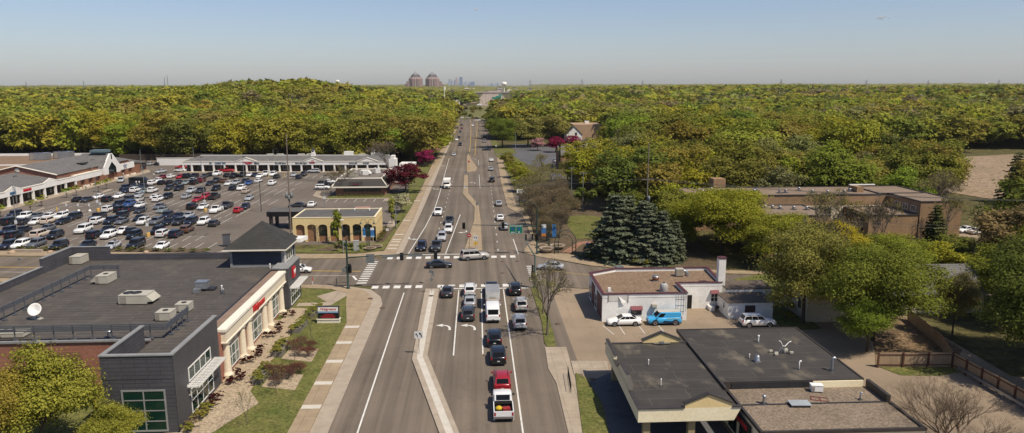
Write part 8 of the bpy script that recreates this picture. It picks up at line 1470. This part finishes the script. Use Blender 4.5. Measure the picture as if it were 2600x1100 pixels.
# woods -----------------------------------------------------------------------------
def w2p(x,y,z):
    dz=z-CH; r_=x*_cy-y*_sy; fw=x*_sy+y*_cy; f=fw*_cp-dz*_sp; return 1300+r_/f*CF
def inrect(x,y,a,b,c,d): return a<x<b and c<y<d
def woods(x,y):
    if x>90 and y<345 and 2425<w2p(x,y,8)<2575: return False
    if x<0:
        if y<300: return False
        fr=304 if x>-112 else 336 if x>-162 else 347
        if y<fr: return False
        if y<700: return x<-19.5-(3 if y>560 else 0)
        if y<1190: return x<-78 or (y<1060 and x<-52 and y>1030)
        if inrect(x,y,-110,-80,1240,1270): return False
        return x<xc(y)-(42 if y<1500 else 46)
    if y<130: return x>88 and y>60 and not inrect(x,y,105,124,138,162)
    if inrect(x,y,43,109,130,178) or inrect(x,y,103,128,136,172): return False
    if 150<x<300 and 195<y<345 and x<140+ (y-195)*1.3+40 and x>128+(y-195)*.18: return False
    if y<176: return x>109+max(0,(150-y))*.15 and not inrect(x,y,100,128,130,165)
    if y<205: return x>36
    if y<246: return x>(34 if y>222 else 38)
    if y<286: return x>53
    if y<336: return x>62
    if y<385: return x>(102 if y>340 else 70)
    if y<440: return x>76 or (x>16 and y>438)
    if y<700: return x>17 and not inrect(x,y,12,40,548,580)
    if y<1190: return x>72
    return x>xc(y)+(48 if y<1500 else 60)
TREES=[]
def scatter(d0,d1,sp):
    nx=int(2*d1*.85/sp)
    for i in range(-nx//2,nx//2):
        for j in range(int(d1/sp)+1):
            x=(i+random.uniform(-.36,.36)+(.5 if j%2 else 0))*sp; y=(j+random.uniform(-.36,.36))*sp; d=math.hypot(x,y)
            if not d0<=d<d1 or y<40: continue
            a=math.atan2(x,y)
            if not R(-40)<a<R(46): continue
            if woods(x,y): TREES.append((d,x,y))
scatter(60,430,10.6); scatter(430,800,11.5); scatter(800,1500,14.0)
TREES.sort()
def pick(x,y):
    n=math.sin(x*.021+2)*math.cos(y*.017)+.7*math.sin(x*.053+y*.041); r=random.random()
    if x<0: W=[('yellow-green',.27),('lime green',.13),('mid green',.15),('olive',.2),('golden',.07),('rust-tinged',.12),('brown-grey',.09)]
    else: W=[('yellow-green',.20),('lime green',.13),('mid green',.15),('olive',.16),('golden',.04),('rust-tinged',.06),('brown-grey',.12),('dark green',.02),('pale sage',.12)]
    r=clamp(r*.75+.125+.11*n,0,.999); a=0
    for k,w_ in W:
        a+=w_
        if r<=a: return k
    return W[-1][0]
LM_L=[(-1e9,'above the flat hall roofs at the photo edge'),(150,'above the brick gable of the market hall'),(300,'behind the market hall tower'),(400,'behind the lamp poles at the woods edge'),(480,'behind the blue shop sign'),(570,'behind the first shop gable'),(680,'behind the tall bank pole'),(760,'behind the first cupola'),(860,'behind the second cupola'),(960,'above the bare tree at the row end'),(1050,'along the left side of the road')]
LM_R=[(-1e9,'along the right side of the far road'),(1340,'beyond the tan block'),(1480,'above the white garage'),(1600,'around the tall spruce pole'),(1720,'behind the apartment west end'),(1850,'behind the middle of the apartments'),(2000,'behind the apartment roof vents'),(2150,'behind the apartment east wing'),(2300,'left of the dry marsh'),(2450,'around the dry marsh')]
NI=285; used={}; near=TREES[:NI]; cnt={}
cols=[pick(x,y) for _,x,y in near]
for i,(d,x,y) in enumerate(near):
    px=w2p(x,y,12); L=LM_L if x<0 else LM_R; lm=[n for v,n in L if px>=v][-1]; cnt[lm]=cnt.get(lm,0)+1
    j=min((k for k in range(len(near)) if k!=i),key=lambda k:(near[k][1]-x)**2+(near[k][2]-y)**2); c=cols[i]
    dp='front' if d<(340 if x<0 else 230) else 'second-rank' if d<(375 if x<0 else 300) else 'deeper' if d<(400 if x<0 else 360) else 'far'
    h=random.uniform(14.5,21) if c!='brown-grey' else random.uniform(12,17); sz='tall ' if h>19 else 'low ' if h<16 else ''
    if x>0 and d<260: h*=.78
    lb=f"{sz}{dp} {c} woodland tree {lm}"
    if lb in used:
        w2='left of' if near[j][1]>x else 'right of'; lb=f"{sz}{dp} {c} tree {w2} a {cols[j]} one, {lm}"
    n=used.get(lb,0); used[lb]=n+1
    if n: lb=lb.replace('woodland tree','woodland tree with '+random.choice(('ragged','domed','lopsided','narrow','flat-topped'))+' crown') if 'woodland' in lb else lb.replace(' one,',' neighbour,'); used[lb]=used.get(lb,0)+1
    if len(lb.split())>16: lb=lb.replace('at the photo edge','at the edge').replace(' neighbour','')
    while len(lb.split())>16: lb=' '.join(lb.split()[1:])
    w_=h*random.uniform(.85,1.15); tp=MD[random.randrange(6)]
    if c=='brown-grey' and random.random()<.6: plant('woodland_tree',lb,'tree',x,y,h,w_*.85,tw(BARE[random.randrange(2)],.95),vary(PALN[c]),'trees of the woods',('foliage','branches'))
    else: plant('woodland_tree',lb,'tree',x,y,h,w_,tp,vary(PALN[c]),'trees of the woods')
# the rest of the woods as one mass
def tintmat():
    m=bpy.data.materials.new('canopy'); m.use_nodes=True; n=m.node_tree.nodes; l=m.node_tree.links; n.remove(n['Principled BSDF']); a=n.new('ShaderNodeAttribute'); a.attribute_name='tint'; ge=n.new('ShaderNodeNewGeometry')
    col=mix(n,l,1.0,a.outputs['Color'],ramp(n,l,ge.outputs['Random Per Island'],0,1,(.72,.72,.68),(1.25,1.25,1.25)),'MULTIPLY')
    d=n.new('ShaderNodeBsdfDiffuse'); t=n.new('ShaderNodeBsdfTranslucent'); ms=n.new('ShaderNodeMixShader'); ms.inputs[0].default_value=.36; l.new(col,d.inputs[0]); l.new(col,t.inputs[0]); l.new(d.outputs[0],ms.inputs[1]); l.new(t.outputs[0],ms.inputs[2]); l.new(ms.outputs[0],n['Material Output'].inputs[0]); return m
CAN=tintmat()
def tri_templ(n,size,shape,nb):
    P,d,_=crown_pts(n,shape,nb,7,.05); k=len(P); d/=np.linalg.norm(d,axis=1,keepdims=True); u=np.cross(d,rng.normal(size=d.shape)); u/=np.linalg.norm(u,axis=1,keepdims=True); v=np.cross(d,u); s=(size*(.7+.6*rng.random(k)))[:,None]
    return np.stack([P-u*s-v*s*.7,P+u*s-v*s*.7,P+v*s*1.2],1).reshape(-1,3)
TT={0:[tri_templ(1400,.037,s,nb) for s,nb in (('wood',16),('woodw',18),('wood',13),('woodt',13))],1:[tri_templ(260,.085,s,nb) for s,nb in (('wood',10),('woodw',12),('wood',9))]}
VV=[];CC=[]
for d,x,y in TREES[NI:]:
    lod=0 if d<620 else 1; t=TT[lod][random.randrange(len(TT[lod]))]; c=pick(x,y); h=random.uniform(15,20.5); w_=h*random.uniform(.88,1.18)*(1.0 if d<800 else 1.15)/.84; a=random.random()*6.28; ca,sa=math.cos(a),math.sin(a)
    V=np.empty_like(t); V[:,0]=(t[:,0]*ca-t[:,1]*sa)*w_+x; V[:,1]=(t[:,0]*sa+t[:,1]*ca)*w_+y; V[:,2]=t[:,2]*h+hgt(x,y); VV.append(V)
    cc=np.empty((len(t),4)); cc[:,:3]=fol(vary(PALN[c],.12)); cc[:,3]=1; CC.append(cc)
V=np.concatenate(VV).astype(np.float32); C4=np.concatenate(CC).astype(np.float32); n=len(V); me=bpy.data.meshes.new('woods'); me.vertices.add(n); me.vertices.foreach_set('co',V.ravel()); me.loops.add(n); me.loops.foreach_set('vertex_index',np.arange(n,dtype=np.int32)); me.polygons.add(n//3); me.polygons.foreach_set('loop_start',np.arange(0,n,3,dtype=np.int32)); me.polygons.foreach_set('loop_total',np.full(n//3,3,dtype=np.int32))
at_=me.attributes.new('tint','FLOAT_COLOR','POINT'); at_.data.foreach_set('color',C4.ravel()); me.materials.append(CAN); me.update(calc_edges=True)
o=bpy.data.objects.new('woods',me); COL.objects.link(o); tag(o,'continuous spring woods of green, olive and rust crowns reaching the horizon','woods',None,'stuff')
# canopy beyond the individual crowns, out to the horizon
na,nr=560,110; rr=np.geomspace(1380,11500,nr); aa=np.linspace(R(-42),R(48),na); A2,R2=np.meshgrid(aa,rr); X=R2*np.sin(A2); Yv=R2*np.cos(A2)
Zb=np.zeros_like(X)
for i in range(nr):
    for j in range(0,na,8):
        h=hgt(X[i,j],Yv[i,j]); Zb[i,j:j+8]=h
Zb=Zb+rng.random(X.shape)**2*(9+6*np.clip((R2-2500)/3000,0,1))+7+3*np.sin(X*.006)*np.sin(Yv*.0037+1)+4*np.sin(A2*31+np.log(R2)*9)*np.clip((R2-2000)/3000,0,1)
XC=np.interp(Yv,[1200,2600,4200,11500],[30,58,110,300]); HW=np.interp(Yv,[1200,2600,4200,5200,6500],[44,62,60,20,-40]); m_=np.abs(X-XC)<HW; Zb[m_]=-6
me=bpy.data.meshes.new('distant_woods'); P=np.stack([X,Yv,Zb],2).reshape(-1,3).astype(np.float32); idx=np.arange(nr*na).reshape(nr,na); F=np.stack([idx[:-1,:-1],idx[:-1,1:],idx[1:,1:],idx[1:,:-1]],2).reshape(-1,4)
me.vertices.add(len(P)); me.vertices.foreach_set('co',P.ravel()); me.loops.add(F.size); me.loops.foreach_set('vertex_index',F.ravel().astype(np.int32)); me.polygons.add(len(F)); me.polygons.foreach_set('loop_start',np.arange(0,F.size,4,dtype=np.int32)); me.polygons.foreach_set('loop_total',np.full(len(F),4,dtype=np.int32)); me.update(calc_edges=True)
m,n_,l_,p_=_new('far_canopy'); f=ramp(n_,l_,noise(n_,l_,wpos(n_),.012,6,.7),.35,.65,(.11,.12,.03),(.21,.20,.045)); f2=ramp(n_,l_,noise(n_,l_,wpos(n_),.05,4,.7),.3,.7,(.55,.55,.55),(1.2,1.15,1.1)); l_.new(mix(n_,l_,1,f,f2,'MULTIPLY'),p_.inputs['Base Color']); p_.inputs['Roughness'].default_value=1; p_.inputs['Specular IOR Level'].default_value=0; me.materials.append(m)
o=bpy.data.objects.new('distant_woods',me); COL.objects.link(o); tag(o,'hazy olive treetops merging into the flat horizon','woods',None,'stuff')
# trees in the motorway corridor and the far embankment
for i in range(34):
    y=random.uniform(1020,1180) if i<10 else random.uniform(715,1000); x=random.uniform(-75,-40) if i<10 else random.choice((random.uniform(-50,-28),random.uniform(-26,8)))
    c=random.choice(('brown-grey','olive','mid green','rust-tinged')); h=random.uniform(3,7); q=('near the far junction','half way to the slip road','close to the slip road')[0 if y<800 else 1 if y<930 else 2]
    plant('embankment_shrub',f"{'larger' if h>5 else 'small'} {c} bush on the embankment {q}",'shrub',x,y,h,h*1.3,MD[i%6],vary(PALN[c]),'bushes on the far embankment')
# clouds
for px,py,w_,lb in ((1209,25,260,'small wisp of cloud high above the skyline'),(2241,47,420,'small bright cloud high over the right woods')):
    Y=15000; x,z=far(px,py,Y); o=thing('cloud',lb,'cloud',(x,Y,z)); mb=MB()
    for k in range(16): a=random.gauss(0,.22)*w_; r_=random.uniform(.06,.15)*w_*max(.3,1-2*abs(a)/w_); mb.lathe((a,random.uniform(-60,60),random.uniform(-.07,.09)*w_),[(.1,-r_*.25),(r_*.8,-r_*.2),(r_,0),(r_*.75,r_*.3),(r_*.3,r_*.45),(.1,r_*.48)],12)
    m,n_,l_,p_=_new('cloud_white'); tr=n_.new('ShaderNodeBsdfTransparent'); df=n_.new('ShaderNodeBsdfDiffuse'); df.inputs[0].default_value=(.8,.78,.76,1); ms=n_.new('ShaderNodeMixShader'); ms.inputs[0].default_value=.2; l_.new(tr.outputs[0],ms.inputs[1]); l_.new(df.outputs[0],ms.inputs[2]); l_.new(ms.outputs[0],n_['Material Output'].inputs[0]); mb.build('puffs',[m],o,True)
# air
if HAZE>0:
    mb=MB(); mb.box(-9500,10500,-900,12500,-12,430); m=bpy.data.materials.new('haze'); m.use_nodes=True; n_=m.node_tree.nodes; n_.remove(n_['Principled BSDF']); v=n_.new('ShaderNodeVolumePrincipled'); v.inputs['Color'].default_value=(.95,.97,1,1); v.inputs['Density'].default_value=HAZE; v.inputs['Anisotropy'].default_value=0; m.node_tree.links.new(v.outputs[0],n_['Material Output'].inputs['Volume'])
    tag(mb.build('haze',[m]),kind='stuff')
